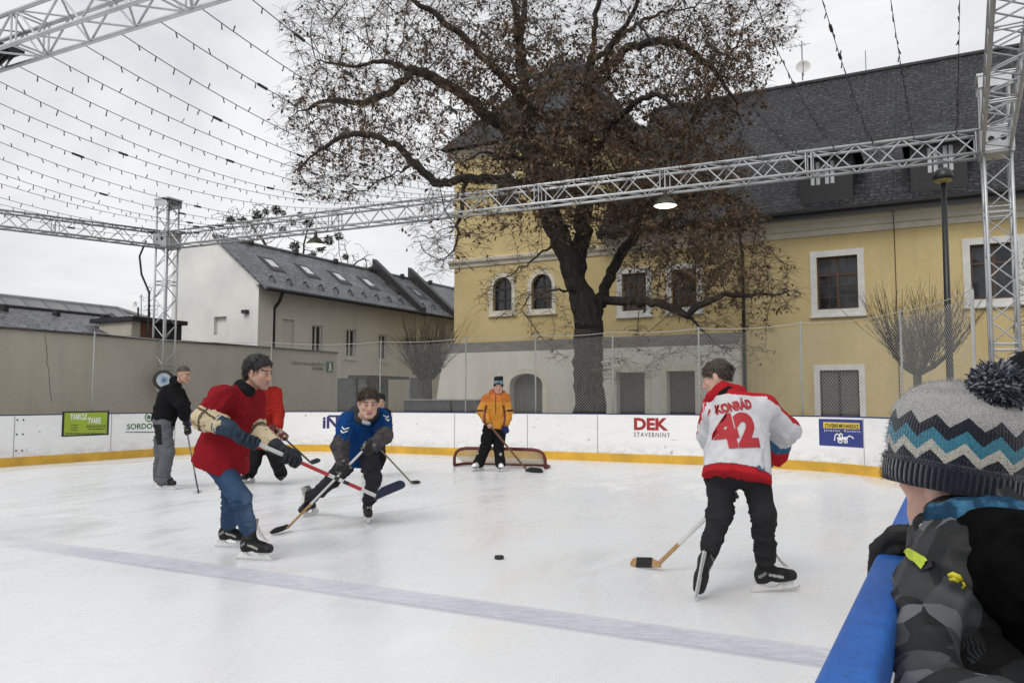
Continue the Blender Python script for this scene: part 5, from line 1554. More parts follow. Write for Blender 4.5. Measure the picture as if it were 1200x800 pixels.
def frame(fwd, up=(0, 0, 1)):
    f = Vector(fwd).normalized(); r = f.cross(Vector(up)).normalized(); u = r.cross(f).normalized()
    return r, f, u                                                   # right, forward, up
def head_prims(c, fr, s=1.0):
    r, f, u = fr; R = [tuple(r), tuple(f), tuple(u)]
    q = lambda x, y, z: Vector(c) + (r * x + f * y + u * z) * s
    E = lambda x, y, z, a, b, d, k=.018, op='add': ell(q(x, y, z), R, (a * s, b * s, d * s), k, op)
    pr = [E(0, -.012, .045, .074, .096, .082, 0), E(0, .03, -.03, .058, .062, .078, .03), cap(q(-.018, .074, -.092), q(.018, .074, -.092), .019 * s, k=.03),
          cap(q(-.042, .05, -.07), q(-.058, -.005, -.035), .02 * s, k=.03), cap(q(.042, .05, -.07), q(.058, -.005, -.035), .02 * s, k=.03),
          cap(q(-.034, .080, .032), q(.034, .080, .032), .0115 * s, k=.02), E(-.04, .062, -.018, .024, .024, .02, .02), E(.04, .062, -.018, .024, .024, .02, .02),
          E(-.031, .106, .010, .019, .017, .0125, .010, 'sub'), E(.031, .106, .010, .019, .017, .0125, .010, 'sub'),
          cap(q(0, .092, .018), q(0, .112, -.024), .0085 * s, .0135 * s, k=.014), cap(q(-.012, .098, -.028), q(.012, .098, -.028), .0095 * s, k=.012),
          E(-.031, .0835, .010, .0125, .0125, .0125, .003), E(.031, .0835, .010, .0125, .0125, .0125, .003),
          cap(q(-.017, .090, -.056), q(.017, .090, -.056), .0078 * s, k=.010), cap(q(-.014, .089, -.066), q(.014, .089, -.066), .0082 * s, k=.010),
          cap(q(-.02, .101, -.061), q(.02, .101, -.061), .0035 * s, k=.004, op='sub'),
          E(-.077, -.006, -.004, .011, .021, .032, .012), E(.077, -.006, -.004, .011, .021, .032, .012)]
    return pr, q
def head_colour(V, c, fr, s, skin, brow, lip=None, stubble=None):
    r, f, u = fr; d = (V - A_(c)) / s
    x, y, z = d @ A_(r), d @ A_(f), d @ A_(u)
    col = np.tile(np.array(skin, float), (len(V), 1))
    rd = np.exp(-((np.abs(x) - .042) / .022) ** 2 - ((z + .02) / .022) ** 2) * (y > .02) + np.exp(-(x / .015) ** 2 - ((z + .025) / .014) ** 2) * (y > .09)
    col = col * (1 - rd[:, None] * np.array([.02, .18, .18]))
    if stubble is not None:
        m = np.clip((-.035 - z) / .02, 0, 1) * (y > -.02) * np.clip((z + .14) / .02, 0, 1); col = col * (1 - m[:, None] * (1 - np.array(stubble)))
    lp = (np.abs(x) < .021) & (np.abs(z + .061) < .0105) & (y > .082); col[lp] = lip if lip is not None else (skin[0] * .72, skin[1] * .48, skin[2] * .46)
    bw = (np.abs(x) > .011) & (np.abs(x) < .052) & (np.abs(z - .0335 + .10 * np.maximum(0, np.abs(x) - .036)) < .0055) & (y > .055); col[bw] = brow
    for sx in (-1, 1):
        e = np.sqrt((x - sx * .031) ** 2 + (z - .010) ** 2); m = (e < .0125) & (y > .083) & (np.abs(z - .009) < .0042)
        col[m] = (.30, .26, .24); col[m & (e < .0062)] = (.03, .022, .018)
        lid = (np.abs(x - sx * .031) < .015) & (z > .0155) & (z < .0195) & (y > .08); col[lid] = (skin[0] * .45, skin[1] * .36, skin[2] * .34)
    return col
def hair(c, fr, s, colour, parent, name='hair', front=.072, back=-.055, side=0.0, thick=.013, tuft=.006, seed=1, res=.006, fringe=0., lock=1., lock_len=.034, lock_front=.9):
    r, f, u = fr; R = [tuple(r), tuple(f), tuple(u)]
    q = lambda x, y, z: Vector(c) + (r * x + f * y + u * z) * s
    pr = [ell(q(0, -.014, .048), R, ((.074 + thick) * s, (.096 + thick) * s, (.082 + thick) * s), 0)]
    if back < -.07: pr.append(ell(q(0, -.05, -.02), R, (.068 * s, .055 * s, .075 * s), .03))
    a, b = q(0, .088, front), q(0, -.08, back)
    d = (b - a); n = d.cross(r).normalized()
    if n.dot(u) > 0: n = -n
    pr.append(plane(a, n))
    pr.append(ell(q(0, .13, .0 - fringe), R, (.068 * s, .07 * s, (.060) * s), .008, 'sub'))
    V, Fq = sdf_mesh(pr, res * s)
    dd = (V - A_(c)); loc = np.stack([dd @ A_(r), dd @ A_(f), dd @ A_(u)], 1)
    Nn = normals(V, Fq); st = vnoise(loc * np.array([150, 60, 60]) / s, seed) * .6 + vnoise(loc * np.array([70, 35, 40]) / s, seed + 2)
    V = V + Nn * (tuft * st)[:, None]
    cc = np.array(colour)[None] * (1 + .35 * st[:, None])
    ho = mesh_obj(name, V, Fq, hairm, parent, True, np.clip(cc, .003, 1))
    # separate locks that break the outline and the hairline
    rg = np.random.default_rng(seed); n_ = int(1500 * lock); k = rg.integers(0, len(V), n_); p0 = V[k] - Nn[k] * .002; l3 = loc[k]
    fd = np.where((l3[:, 1] > .0)[:, None], A_(f) * lock_front - A_(u) * .35, -A_(f) * .25 - A_(u) * .9) + Nn[k] * .32 + rg.normal(0, .28, (n_, 3))
    fd /= np.linalg.norm(fd, axis=1)[:, None]; ln = (lock_len * rg.uniform(.5, 1.3, n_))[:, None]
    sd_ = np.cross(fd, Nn[k] + rg.normal(0, .3, (n_, 3))); sd_ /= np.linalg.norm(sd_, axis=1)[:, None] + 1e-9
    w_ = .0026 * s
    p1 = p0 + fd * ln * .55; p2 = p0 + fd * ln - np.array([0, 0, 1.]) * ln * .22
    LV = np.stack([p0 - sd_ * w_, p0 + sd_ * w_, p1 + sd_ * w_ * .9, p1 - sd_ * w_ * .9, p2 + sd_ * w_ * .2, p2 - sd_ * w_ * .2], 1).reshape(-1, 3)
    b_ = np.arange(n_) * 6; LF = np.concatenate([np.stack([b_, b_ + 1, b_ + 2, b_ + 3], 1), np.stack([b_ + 3, b_ + 2, b_ + 4, b_ + 5], 1)])
    lc = np.repeat(np.array(colour)[None] * rg.uniform(.5, 1.7, n_)[:, None], 6, 0)
    mesh_obj('locks', LV, LF, hairm, ho, False, np.clip(lc, .003, 1))
    return ho
def hand_prims(Wr, Hc, D, rf=.0095, rs=.016, s=1.0, k=.008, flip=False):
    """a hand closed round a shaft: palm, four fingers of different length, thumb"""
    Wr, Hc, D = Vector(Wr), Vector(Hc), Vector(D).normalized()
    w = Hc - Wr; w = (w - D * w.dot(D)); w = w.normalized() if w.length > 1e-4 else D.orthogonal().normalized()
    n = D.cross(w).normalized()
    if flip: n = -n
    pr = []
    ro = rs + rf
    ln = (.92, 1.0, .97, .82)
    for i in range(4):
        o = D * ((i - 1.5) * rf * 2.25 * s)
        e = ln[i]
        Kn = Hc + o + n * (ro + .004) + w * (.022 * e); M1 = Hc + o + w * (ro + .014) * e + n * .004; M2 = Hc + o - n * (ro * .9) + w * (ro * .75); T = Hc + o - n * ro - w * (.014 * e)
        B = Hc + o * .8 + n * (ro + .006) - w * .045
        pr += [cap(Wr, B, rf * 2.0, rf * 1.7, k=.015), cap(B, Kn, rf * 1.6, rf * 1.12, k=.010), cap(Kn, M1, rf * 1.1, rf, k=.005), cap(M1, M2, rf, rf * .95, k=.004), cap(M2, T, rf * .95, rf * .85, k=.004)]
    tb = Hc + D * (2.0 * rf * 2.0) - w * .045 + n * .006; tm = Hc + D * (2.0 * rf * 2.2) - n * (ro * .7) - w * .016; tt = Hc + D * (1.1 * rf * 2.0) - n * (ro + .006) + w * .012
    pr += [cap(Wr.lerp(Hc, .35), tb, rf * 1.7, rf * 1.4, k=.012), cap(tb, tm, rf * 1.35, rf * 1.1, k=.006), cap(tm, tt, rf * 1.1, rf * .95, k=.004)]
    return pr
def skate(parent, contact, T, U=(0, 0, 1), boot_col=(.012, .012, .013), trim=(.5, .5, .5), at_ankle=None, laces=True, s=1.0, open_top=False):
    """contact: where the middle of the blade meets the ice. returns the ankle joint"""
    U = Vector(U).normalized(); T = Vector(T); T = (T - U * T.dot(U)).normalized(); Rr = T.cross(U)
    A = Vector(contact) - T * (.04 * s) + U * (.165 * s) if at_ankle is None else Vector(at_ankle)
    q = lambda x, y, z: A + (T * x + Rr * y + U * z) * s
    pr = [cap(q(-.012, 0, .125), q(-.004, 0, .0), .058 * s, .053 * s, k=0, flat=Rr, fs=.86), cap(q(-.045, 0, -.04), q(-.04, 0, -.065), .044 * s, .046 * s, k=.03, flat=Rr, fs=.8),
          cap(q(.0, 0, -.03), q(.10, 0, -.062), .056 * s, .045 * s, k=.03, flat=Rr, fs=.80), cap(q(.09, 0, -.065), q(.165, 0, -.068), .046 * s, .041 * s, k=.03),
          cap(q(.035, 0, .11), q(.055, 0, .155), .030 * s, .026 * s, k=.012, flat=T, fs=.5), plane(q(0, 0, -.100), -U), plane(q(0, 0, .17), U)]
    V, Fq = sdf_mesh(pr, .0075 * s)
    d = (V - A_(A)) / s; x, y, z = d @ A_(T), d @ A_(Rr), d @ A_(U)
    C = np.tile(np.array(boot_col, float), (len(V), 1))
    C[(z < -.088)] = (.02, .02, .02)
    C[(x > .150) & (z > -.075)] = np.array(boot_col) * 1.8 + .004
    C[(np.abs(y) > .030) & (x > .0) & (x < .095) & (np.abs(z + .052 + .3 * (x - .05)) < .009)] = trim
    C[(z > .10) & (x < .02)] = np.array(trim) * .35
    C[(x > .03) & (z > .11)] = np.array(trim) * .8
    C[(x > -.095) & (x < -.02) & (np.abs(z + .01 - x * .6) < .009) & (np.abs(y) > .03)] = np.array(trim) * .6
    bo = mesh_obj('skate', V, Fq, leather, parent, True, np.clip(C, 0, 1))
    pl = [(-.10, -.098), (.175, -.098), (.185, -.110), (.16, -.128), (.165, -.138), (.20, -.142), (-.105, -.142), (-.075, -.136), (-.085, -.115)]
    def plate(out, w, name, mat, taper=1.0):
        mb = MB(); n_ = len(out)
        vs = [q(x_, -w, z_) for x_, z_ in out] + [q(x_, w, z_) for x_, z_ in out]
        mb.add(vs, [tuple(range(n_)), tuple(range(2 * n_ - 1, n_ - 1, -1))] + [(k, k + n_, (k + 1) % n_ + n_, (k + 1) % n_) for k in range(n_)])
        return mb.build(name, mat, bo, False, False)
    holder = [(-.098, -.0985), (-.02, -.0985), (-.022, -.118), (.005, -.130), (.05, -.130), (.078, -.118), (.075, -.0985), (.178, -.0985), (.170, -.120), (.185, -.140), (.200, -.147), (-.118, -.147), (-.105, -.125)]
    plate(holder, .0105, 'blade_holder', plastic_white)
    blade = [(-.128, -.146), (.205, -.146), (.218, -.138), (.214, -.152), (.19, -.1635), (.15, -.165), (-.09, -.165), (-.122, -.158)]
    plate(blade, .0028, 'blade', steel)
    if laces:
        mb = MB(); P0 = [q(.135 - .015 * i, 0, -.02 + .0155 * i * (1 + .02 * i)) for i in range(7)]
        for i in range(7):
            t = i / 6; x_ = .125 - .085 * t; z_ = -.018 + .112 * t ** 1.25; w_ = .020 + .004 * t
            top = .006
            a_, b_ = q(x_ + .012 * (1 - t) + .012, -w_, z_ + top), q(x_ + .0 + .02 * t, w_, z_ + .014 + top)
            m_ = (a_ + b_) / 2 + (T * .35 + U * .6) * .018 * s
            mb.tube([a_, m_, b_], .0042 * s, 4, False); a_, b_ = q(x_ + .012 * (1 - t) + .012, w_, z_ + top), q(x_ + .02 * t, -w_, z_ + .014 + top); m_ = (a_ + b_) / 2 + (T * .35 + U * .6) * .019 * s
            mb.tube([a_, m_, b_], .0042 * s, 4, False)
        mb.build('laces', lace_m, bo, True, False)
    return A
def stick(label, butt, heel, toe, cols, blade_mat, tape_mat=None, width=.030, tip_mat=None, name='hockey_stick', blade_h=.068, tape=(0.15, .85), goalie=False):
    """cols: list of (fraction along the shaft, material)"""
    butt, heel, toe = Vector(butt), Vector(heel), Vector(toe)
    t = thing(name, label, 'hockey stick', heel)
    d = (heel - butt); bl = toe - heel; bd_ = bl.normalized()
    up = (-d.normalized()); up = (up - bd_ * up.dot(bd_)).normalized(); nn_ = bd_.cross(up)
    hk = heel + up * blade_h * .45
    d = hk - butt
    def seg(p, q_, mat, w=width, h=.020):
        mb = MB(); ax = (q_ - p).normalized(); s_ = bd_ - ax * bd_.dot(ax); s_.normalize(); n2 = ax.cross(s_)
        prof = [(-.5, -.3), (-.3, -.5), (.3, -.5), (.5, -.3), (.5, .3), (.3, .5), (-.3, .5), (-.5, .3)]
        vs = [pp + s_ * (a * w) + n2 * (b_ * h) for pp in (p, q_) for a, b_ in prof]
        mb.add(vs, [tuple(range(7, -1, -1)), tuple(range(8, 16))] + [(k, (k + 1) % 8, (k + 1) % 8 + 8, k + 8) for k in range(8)])
        mb.build('shaft', mat, t, False, False)
    f0 = 0
    for f_, m in cols:
        seg(butt + d * f0, butt + d * f_, m); f0 = f_
    n_ = 12; lb = bl.length
    def bladepart(t0, t1, mat, name, th, grow_=0.0):
        mb = MB(); pf = []
        for i in range(n_ + 1):
            u = t0 + (t1 - t0) * i / n_
            hgt = blade_h * (.62 + .38 * min(1, u * 4)); 
            if u > .8: hgt *= math.sqrt(max(.08, 1 - ((u - .8) / .22) ** 2))
            c = heel + bd_ * (lb * u) + nn_ * (.022 * u * u) + up * (.004 * 0)
            lift = (blade_h - hgt) * .3 if u > .8 else 0
            pf.append([c + up * (lift - grow_) - nn_ * th, c + up * (lift + hgt + grow_) - nn_ * th * .7, c + up * (lift + hgt + grow_) + nn_ * th * .7, c + up * (lift - grow_) + nn_ * th])
        vs = [v for r_ in pf for v in r_]
        fs = [(0, 1, 2, 3), tuple(4 * n_ + k for k in (3, 2, 1, 0))]
        for i in range(n_):
            for k in range(4): fs.append((4 * i + k, 4 * i + 4 + k, 4 * i + 4 + (k + 1) % 4, 4 * i + (k + 1) % 4))
        mb.add(vs, fs); mb.build(name, mat, t, False, False)
    bladepart(-.06, 1.0, blade_mat, 'blade', .0075)
    if tape_mat: bladepart(tape[0], tape[1], tape_mat, 'blade_tape', .0095, .003)
    mb = MB(); mb.tube([butt - d.normalized() * .01, butt + d.normalized() * .09], .017, 8); mb.build('grip_tape', ink if tip_mat is None else tip_mat, t)
    return t
def garment(name, prims, res, mat, parent, colour, amp=.008, freq=(7, 7, 15), seed=0, smooth=1):
    V, Fq = sdf_mesh(prims, res, smooth=smooth)
    if amp: V = folds(V, Fq, amp, freq, seed)
    C = colour(V, normals(V, Fq)) if callable(colour) else np.tile(np.array(colour, float), (len(V), 1))
    return mesh_obj(name, V, Fq, mat, parent, True, np.clip(C, 0, 1)), V, Fq
class Fig:
    """a posed figure. J: joints in world space"""
    def __init__(s, label, Y0, J, face, skin=(.50, .29, .20), hs=1.0, group=None, up=(0, 0, 1), front=None, name='person'):
        s.Y0 = Y0; s.J = {k: (P(v[0], v[1], Y0 + (v[2] if len(v) > 2 else 0)) if not isinstance(v, Vector) else v) for k, v in J.items()}
        s.fr = frame(face, up); s.hs = hs; s.skin = skin
        b = s.J['hip']; s.root = thing(name, label, 'person', (b.x, b.y, 0), group)
        s.front = Vector(front if front else face); s.front.z = 0; s.front.normalize()
        s.hands = {}
    def body(s, brow=(.03, .02, .015), stubble=None, hand=.0095, slim=1.0, lip=None):
        j = s.J; hp, q = head_prims(j['head'], s.fr, s.hs)
        neck_b = j['neck']; pr = list(hp)
        pr.append(cap(q(0, -.025, -.07), neck_b, .052 * s.hs, .062 * s.hs, k=.03))
        ch = (j['shR'] + j['shL']) / 2
        pr.append(cap(ch - (ch - j['hip']) * .18, j['hip'], .125 * slim, .12 * slim, k=.05, flat=s.front, fs=.7))
        pr.append(cap(j['shR'], j['shL'], .05 * slim, k=.05)); pr.append(cap(neck_b, ch, .06, .07, k=.05))
        for d in 'RL':
            pr += [cap(j['sh' + d], j['el' + d], .045 * slim, .036 * slim, k=.03), cap(j['el' + d], j['wr' + d], .036 * slim, .025 * slim, k=.02)]
            if d in s.hands: pr += hand_prims(j['wr' + d], *s.hands[d][:2], rf=hand, flip=(d == 'L'))
            pr += [cap(j['hp' + d], j['kn' + d], .075 * slim, .05 * slim, k=.04), cap(j['kn' + d], j['an' + d], .048 * slim, .034 * slim, k=.03), cap(j['an' + d], j['an' + d] + s.toe[d] * .12 - Vector((0, 0, .06)), .035, .028, k=.03)]
        R0 = .16 * s.hs; c = A_(j['head'])
        V, Fq = sdf_mesh(pr, .017, (c - R0, c + R0, .0056 * s.hs), 1)
        C = head_colour(V, j['head'], s.fr, s.hs, s.skin, brow, lip, stubble)
        lowm = V[:, 2] < j['hip'].z - .02; hz_ = [A_(j['wr' + d]) for d in s.hands]
        for w_ in hz_: lowm &= np.linalg.norm(V - w_, axis=1) > .2
        C[lowm] = (.018, .018, .02)                                     # dark socks and leggings under the trousers
        s.bodyo = mesh_obj('body', V, Fq, skin_m, s.root, True, np.clip(C, 0, 1)); return s
    def feet(s, spec, **kw):
        """spec: {'R': (contact or None, toe direction, up)}"""
        s.toe = {}
        for d, (c, T, U) in spec.items():
            T = Vector(T); s.toe[d] = T.normalized()
            s.J['an' + d] = skate(s.root, c, T, U, **kw)
        return s
    def trousers(s, col, mat=None, r=(.118, .092, .078, .072), amp=.010, seed=3, hem=.03, seat=.15, freq=(6, 6, 16), res=.010, top=None):
        j = s.J; pr = []
        wa = j['hip'] + ((j['shR'] + j['shL']) / 2 - j['hip']) * .22
        pr.append(cap(wa, j['hip'], seat * .95, seat, k=0, flat=s.front, fs=.74))
        for d in 'RL':
            a, kn, an = j['hp' + d], j['kn' + d], j['an' + d]; ax = (an - kn).normalized(); e = an - ax * hem
            pr += [cap(a, kn, r[0], r[1], k=.05), cap(kn, e, r[1] * .98, r[2], k=.03), cap(e - ax * .06, e, r[2], r[3], k=.02)]
        V, Fq = sdf_mesh(pr, res, smooth=1); V = folds(V, Fq, amp, freq, seed)
        C = col(V, normals(V, Fq)) if callable(col) else np.tile(np.array(col, float), (len(V), 1))
        return mesh_obj('trousers', V, Fq, mat or cloth, s.root, True, np.clip(C, 0, 1))
    def top(s, name, col, hemd=.12, rs=(.088, .082, .066), chest=(.185, .20), fs=.72, amp=.012, seed=1, sleeve=1.0, mat=None, res=.0095, collar=True, hemn=None, sh=.085, freq=(6, 6, 12), extra=None, belly=.0):
        j = s.J; ch = (j['shR'] + j['shL']) / 2; ax = (j['hip'] - ch).normalized(); e = j['hip'] + ax * (hemd + .1)
        pr = [cap(ch + ax * .10, e, chest[0], chest[1], k=0, flat=s.front, fs=fs), cap(j['shR'] , j['shL'], sh, k=.07), cap(j['neck'] + ax * .03, ch + ax * .08, .075, .11, k=.06)]
        if extra: pr += extra
        pr.append(plane(j['hip'] + ax * hemd, hemn if hemn is not None else ax))
        for d in 'RL':
            a, el, w = j['sh' + d], j['el' + d], j['wr' + d]
            pr.append(cap(a, el if sleeve >= .5 else a.lerp(el, sleeve * 2), rs[0], rs[1], k=.045))
            if sleeve > .5: pr += [cap(el, el.lerp(w, (sleeve - .5) * 2), rs[1] * .97, rs[2], k=.03)]
        V, Fq = sdf_mesh(pr, res, smooth=1); V = folds(V, Fq, amp, freq, seed)
        Nn = normals(V, Fq)
        C = col(V, Nn) if callable(col) else np.tile(np.array(col, float), (len(V), 1))
        return mesh_obj(name, V, Fq, mat or cloth, s.root, True, np.clip(C, 0, 1)), V, Fq
    def glove(s, d, Hc, D, rf=.0155, col=(.02, .03, .045), cuff=.062, colfn=None, name='glove', cl=.12, flip=None):
        j = s.J; w = j['wr' + d]; el = j['el' + d]; bk = (el - w).normalized()
        s.hands[d] = (Hc, D)
        pr = hand_prims(w, Hc, D, rf=rf, rs=.013, flip=(d == 'L') if flip is None else flip)
        pr += [cap(w + bk * cl, w + bk * .01, cuff, cuff * .8, k=.015), cap(w, Vector(w).lerp(Vector(Hc), .5), cuff * .8, .04, k=.02, flat=D, fs=1.1)]
        V, Fq = sdf_mesh(pr, .0065, smooth=1)
        loc = (V - A_(w)) @ A_(bk)
        C = np.tile(np.array(col, float), (len(V), 1))
        if colfn: C = colfn(V, C, loc)
        return mesh_obj(name, V, Fq, leather, s.root, True, np.clip(C, 0, 1))
Z3 = Vector((0, 0, 1))
def lerp3(a, b, t): return Vector(a).lerp(Vector(b), t)
# ------------------------------------------------------------------ the skaters
wood_m = M('stick_wood', (.34, .20, .085), .5, var=.25, vs=7, stretch=(6, 6, 6)); stick_white = M('stick_white', (.52, .52, .50), .45, var=.12)
stick_red = M('stick_red', (.36, .018, .02), .4, var=.1); stick_black = M('stick_black', (.014, .014, .015), .45, var=.2); tape_black = M('tape_black', (.012, .012, .013), .85, var=.3, vs=40)
tape_navy = M('tape_navy', (.012, .016, .045), .8, var=.25, vs=40); stick_grey = M('stick_grey', (.14, .13, .12), .5, var=.2); stick_olive = M('stick_olive', (.12, .095, .045), .5, var=.2)

def seg_t(V, a, b_):
    ab = b_ - a; t = ((V - a) @ ab) / (ab @ ab); d = np.linalg.norm(V - a - np.clip(t, 0, 1)[:, None] * ab, axis=1); return t, d
# --- the man in the red jersey and jeans
Y = 6.6
f1 = Fig('dark haired man in red jersey and jeans leaning on his stick', Y, dict(hip=(259, 536, .08), hpR=(251, 540, -.03), hpL=(266, 540, .18), knR=(283, 583, -.12), knL=(273, 586, .22),
     shR=(262, 466, -.14), shL=(298, 467, .20), neck=(287, 458, .03), head=(302.5, 437, -.02), elR=(240, 490, -.22), wrR=(269, 502, -.28), elL=(299, 505, .10), wrL=(323, 523, .0)),
     (.94, -.30, -.20), (.46, .27, .19), 1.10, front=(.9, -.42, 0))
f1.feet({'R': (G(298, 656), (.98, -.22, 0), (0, 0, 1)), 'L': (G(272, 641), (.95, -.1, 0), (0, 0, 1))}, trim=(.42, .40, .36))
gr1, gl1 = P(291, 515, Y - .26), P(340, 537.5, Y - .02)
butt, heel, toe = P(284, 511.5, Y - .30), P(441, 584.5, Y + .5), P(474, 569, Y + .62)
sd = (heel - butt).normalized()
cuffc = lambda V, C, loc: np.where(((loc > .085) & (loc < .10))[:, None], np.array([.45, .43, .38]), np.where((loc < -.06)[:, None], C * .6, C))
cuffc = lambda V, C, loc: np.where(((loc > .088) & (loc < .102))[:, None], np.array([.45, .43, .38]), C * (np.where(np.abs(np.sin(loc * 62)) < .22, .45, 1.0) * np.where(loc < -.08, .6, 1))[:, None])
f1.glove('R', gr1, sd, .019, (.022, .045, .075), .080, cuffc, cl=.09); f1.glove('L', gl1, sd, .019, (.020, .028, .036), .078, cuffc)
f1.body((.02, .014, .01), (.72, .74, .76)); hair(f1.J['head'], f1.fr, f1.hs, (.012, .010, .010), f1.root, front=.082, back=-.075, thick=.014, tuft=.004, seed=3, lock_front=-.35, lock_len=.03)
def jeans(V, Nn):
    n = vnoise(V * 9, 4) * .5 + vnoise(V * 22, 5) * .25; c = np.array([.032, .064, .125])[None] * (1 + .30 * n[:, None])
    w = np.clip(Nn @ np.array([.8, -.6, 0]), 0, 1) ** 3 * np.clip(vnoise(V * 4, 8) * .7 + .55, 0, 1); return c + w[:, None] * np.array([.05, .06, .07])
f1.trousers(jeans, r=(.096, .074, .062, .064), amp=.011, seed=3, hem=.135, seat=.14)
red_c = lambda V, Nn: np.array([.235, .010, .016])[None] * (1 + .22 * vnoise(V * 5, 2)[:, None])
f1.top('jersey', red_c, .075, (.095, .088, .08), (.19, .225), .93, .010, 1, .30, sh=.085, extra=[cap(f1.J['hpR'] - Vector((0, 0, -.10)), f1.J['hpR'] + Vector((.03, 0, -.14)), .135, .145, k=.05), cap(f1.J['hpL'] - Vector((0, 0, -.10)), f1.J['hpL'] + Vector((.03, 0, -.14)), .135, .145, k=.05)], freq=(10, 10, 3.6))
j = f1.J
cream_c = lambda V, Nn: np.where((vnoise(V * np.array([24, 24, 40]), 3) > .35)[:, None], np.array([.30, .22, .12]), np.array([.56, .47, .31]))
for d, a, m_, b_ in (('R', lerp3(j['shR'], j['elR'], .55), j['elR'], lerp3(j['elR'], j['wrR'], .62)), ('L', lerp3(j['shL'], j['elL'], .78), j['elL'], lerp3(j['elL'], j['wrL'], .75))):
    o_, *_ = garment('elbow_pad', [cap(a, m_, .080, .092, k=0), cap(m_, b_, .092, .075, k=.03), cap(m_, m_ + (m_ - lerp3(a, b_, .5)).normalized() * .03, .06, k=.03)], .008, cloth, f1.root, (lambda a, m_, b_: lambda V, Nn: np.where(((np.abs(seg_t(V, A_(a), A_(m_))[0] - .75) < .10) & (seg_t(V, A_(a), A_(m_))[1] < .16) | (np.abs(seg_t(V, A_(m_), A_(b_))[0] - .18) < .07))[:, None], np.array([.10, .075, .05]), cream_c(V, Nn)))(a, m_, b_), .009, (14, 14, 20), 6)
    o_, *_ = garment('forearm_sleeve', [cap(lerp3(a, m_, -.1), a, .068, k=0), cap(b_, j['wr' + d], .062, .055, k=.02)], .012, cloth, f1.root, (.012, .012, .013), .004)
o_, *_ = garment('collar', [cap(j['neck'] + Vector((-.03, .0, .035)), j['neck'] + Vector((.035, -.05, .01)), .064, .066, k=0)], .008, cloth, f1.root, (.012, .012, .014), .004)
stick('red and white stick with navy taped blade held by the man in jeans', butt, heel, toe, [(.36, stick_white), (.40, stick_white), (.62, stick_red), (.665, stick_white), (.70, stick_black), (.735, stick_white), (.78, stick_black), (.88, stick_red), (1., stick_white)], stick_black, tape_navy, tape=(.02, .97), blade_h=.078, tip_mat=stick_white)

# --- the man in black jacket and grey trousers
Y = 11.87
f2 = Fig('man in black jacket and grey work trousers standing side on', Y, dict(hip=(191, 494, 0), hpR=(190, 497, -.09), hpL=(193, 497, .09), knR=(196, 530, -.10), knL=(189, 531, .14),
     shR=(196, 459, -.17), shL=(207, 459, .15), neck=(206, 450, 0), head=(215, 439, 0), elR=(212, 474, -.20), wrR=(215.5, 488, -.10), elL=(215, 474, .15), wrL=(217, 487, .1)),
     (.95, -.22, -.30), (.46, .28, .20), 1.0, front=(.97, -.2, 0))
f2.feet({'R': (G(193.5, 573.5), (.99, -.1, 0), (0, 0, 1)), 'L': (G(190, 569.5), (.99, .0, 0), (0, 0, 1))}, trim=(.35, .35, .34), laces=False)
b2, h2, t2 = P(216, 489, Y - .02), P(232, 570.5, Y - .1), P(234.5, 574, Y - .45)
h2.z, t2.z = .01, .0
sd = (h2 - b2).normalized(); f2.glove('R', b2 + sd * .05, sd, .013, (.014, .014, .015), .05); f2.glove('L', b2 + sd * .19, sd, .013, (.014, .014, .015), .05)
f2.body((.03, .022, .016)); hair(f2.J['head'], f2.fr, 1.0, (.085, .060, .046), f2.root, front=.080, back=.01, thick=.003, tuft=.003, res=.006, lock=.35, lock_len=.012, lock_front=.1)
ax = A_((f2.J['knR'] - f2.J['hpR']).normalized()); h0 = A_(f2.J['hip'])
def greyt(V, Nn):
    c = np.tile(np.array([.125, .135, .145]), (len(V), 1)); z = h0[2] - V[:, 2]; x = V[:, 0] - h0[0]
    m = (z > .03) & (z < .32) & (x > -.14 + z * .12) & (x < .06 + .1 * z) & (V[:, 1] < h0[1]); c[m] = (.022, .022, .024); return c * (1 + .15 * vnoise(V * 8, 3)[:, None])
f2.trousers(greyt, r=(.118, .098, .088, .090), amp=.012, seed=6, hem=-.015)
f2.top('jacket', (.010, .010, .011), .02, (.092, .084, .066), (.19, .18), .88, .009, 4, 1.0, sh=.078)
garment('collar', [cap(f2.J['neck'] + Vector((-.02, 0, .05)), f2.J['neck'], .075, .085, k=0)], .012, cloth, f2.root, (.010, .010, .011), .003)
stick('plain dark stick held upright by the man in grey trousers', b2, h2, t2, [(.8, stick_grey), (1., stick_black)], stick_black, tape_black)

# --- the second red jersey, half hidden
Y = 12.55
f3 = Fig('player in brighter red jersey half hidden behind the man in jeans', Y, dict(hip=(309, 519, .05), hpR=(302, 522, .05), hpL=(317, 522, .05), knR=(298, 541, -.12), knL=(325, 543, -.15),
     shR=(299, 462, -.02), shL=(323, 460, .02), neck=(311, 453, -.08), head=(309, 441.5, -.16), elR=(298, 487, -.1), wrR=(308, 504, -.26), elL=(326.5, 485, -.05), wrL=(325, 503, -.26)),
     (.45, -.85, -.25), (.46, .28, .2), .95, front=(.35, -.93, 0))
f3.feet({'R': (G(291, 565.5), (-.35, -.9, 0), (0, 0, 1)), 'L': (G(329, 566.5), (.25, -.95, 0), (0, 0, 1))}, trim=(.45, .44, .42), laces=False)
b3, h3, t3 = P(318, 499, Y - .35), P(366, 543.5, Y - .75), P(376, 541, Y - .62)
sd = (h3 - b3).normalized(); mott = lambda V, C, loc: np.where((vnoise(V * 28, 2) > .1)[:, None], np.array([.33, .27, .20]), np.array([.12, .02, .02]))
f3.glove('R', b3 + sd * .06, sd, .016, (.3, .2, .15), .06, mott); f3.glove('L', b3 + sd * .26, sd, .016, (.3, .2, .15), .06, mott)
f3.body(); hair(f3.J['head'], f3.fr, .95, (.02, .015, .012), f3.root, res=.008)
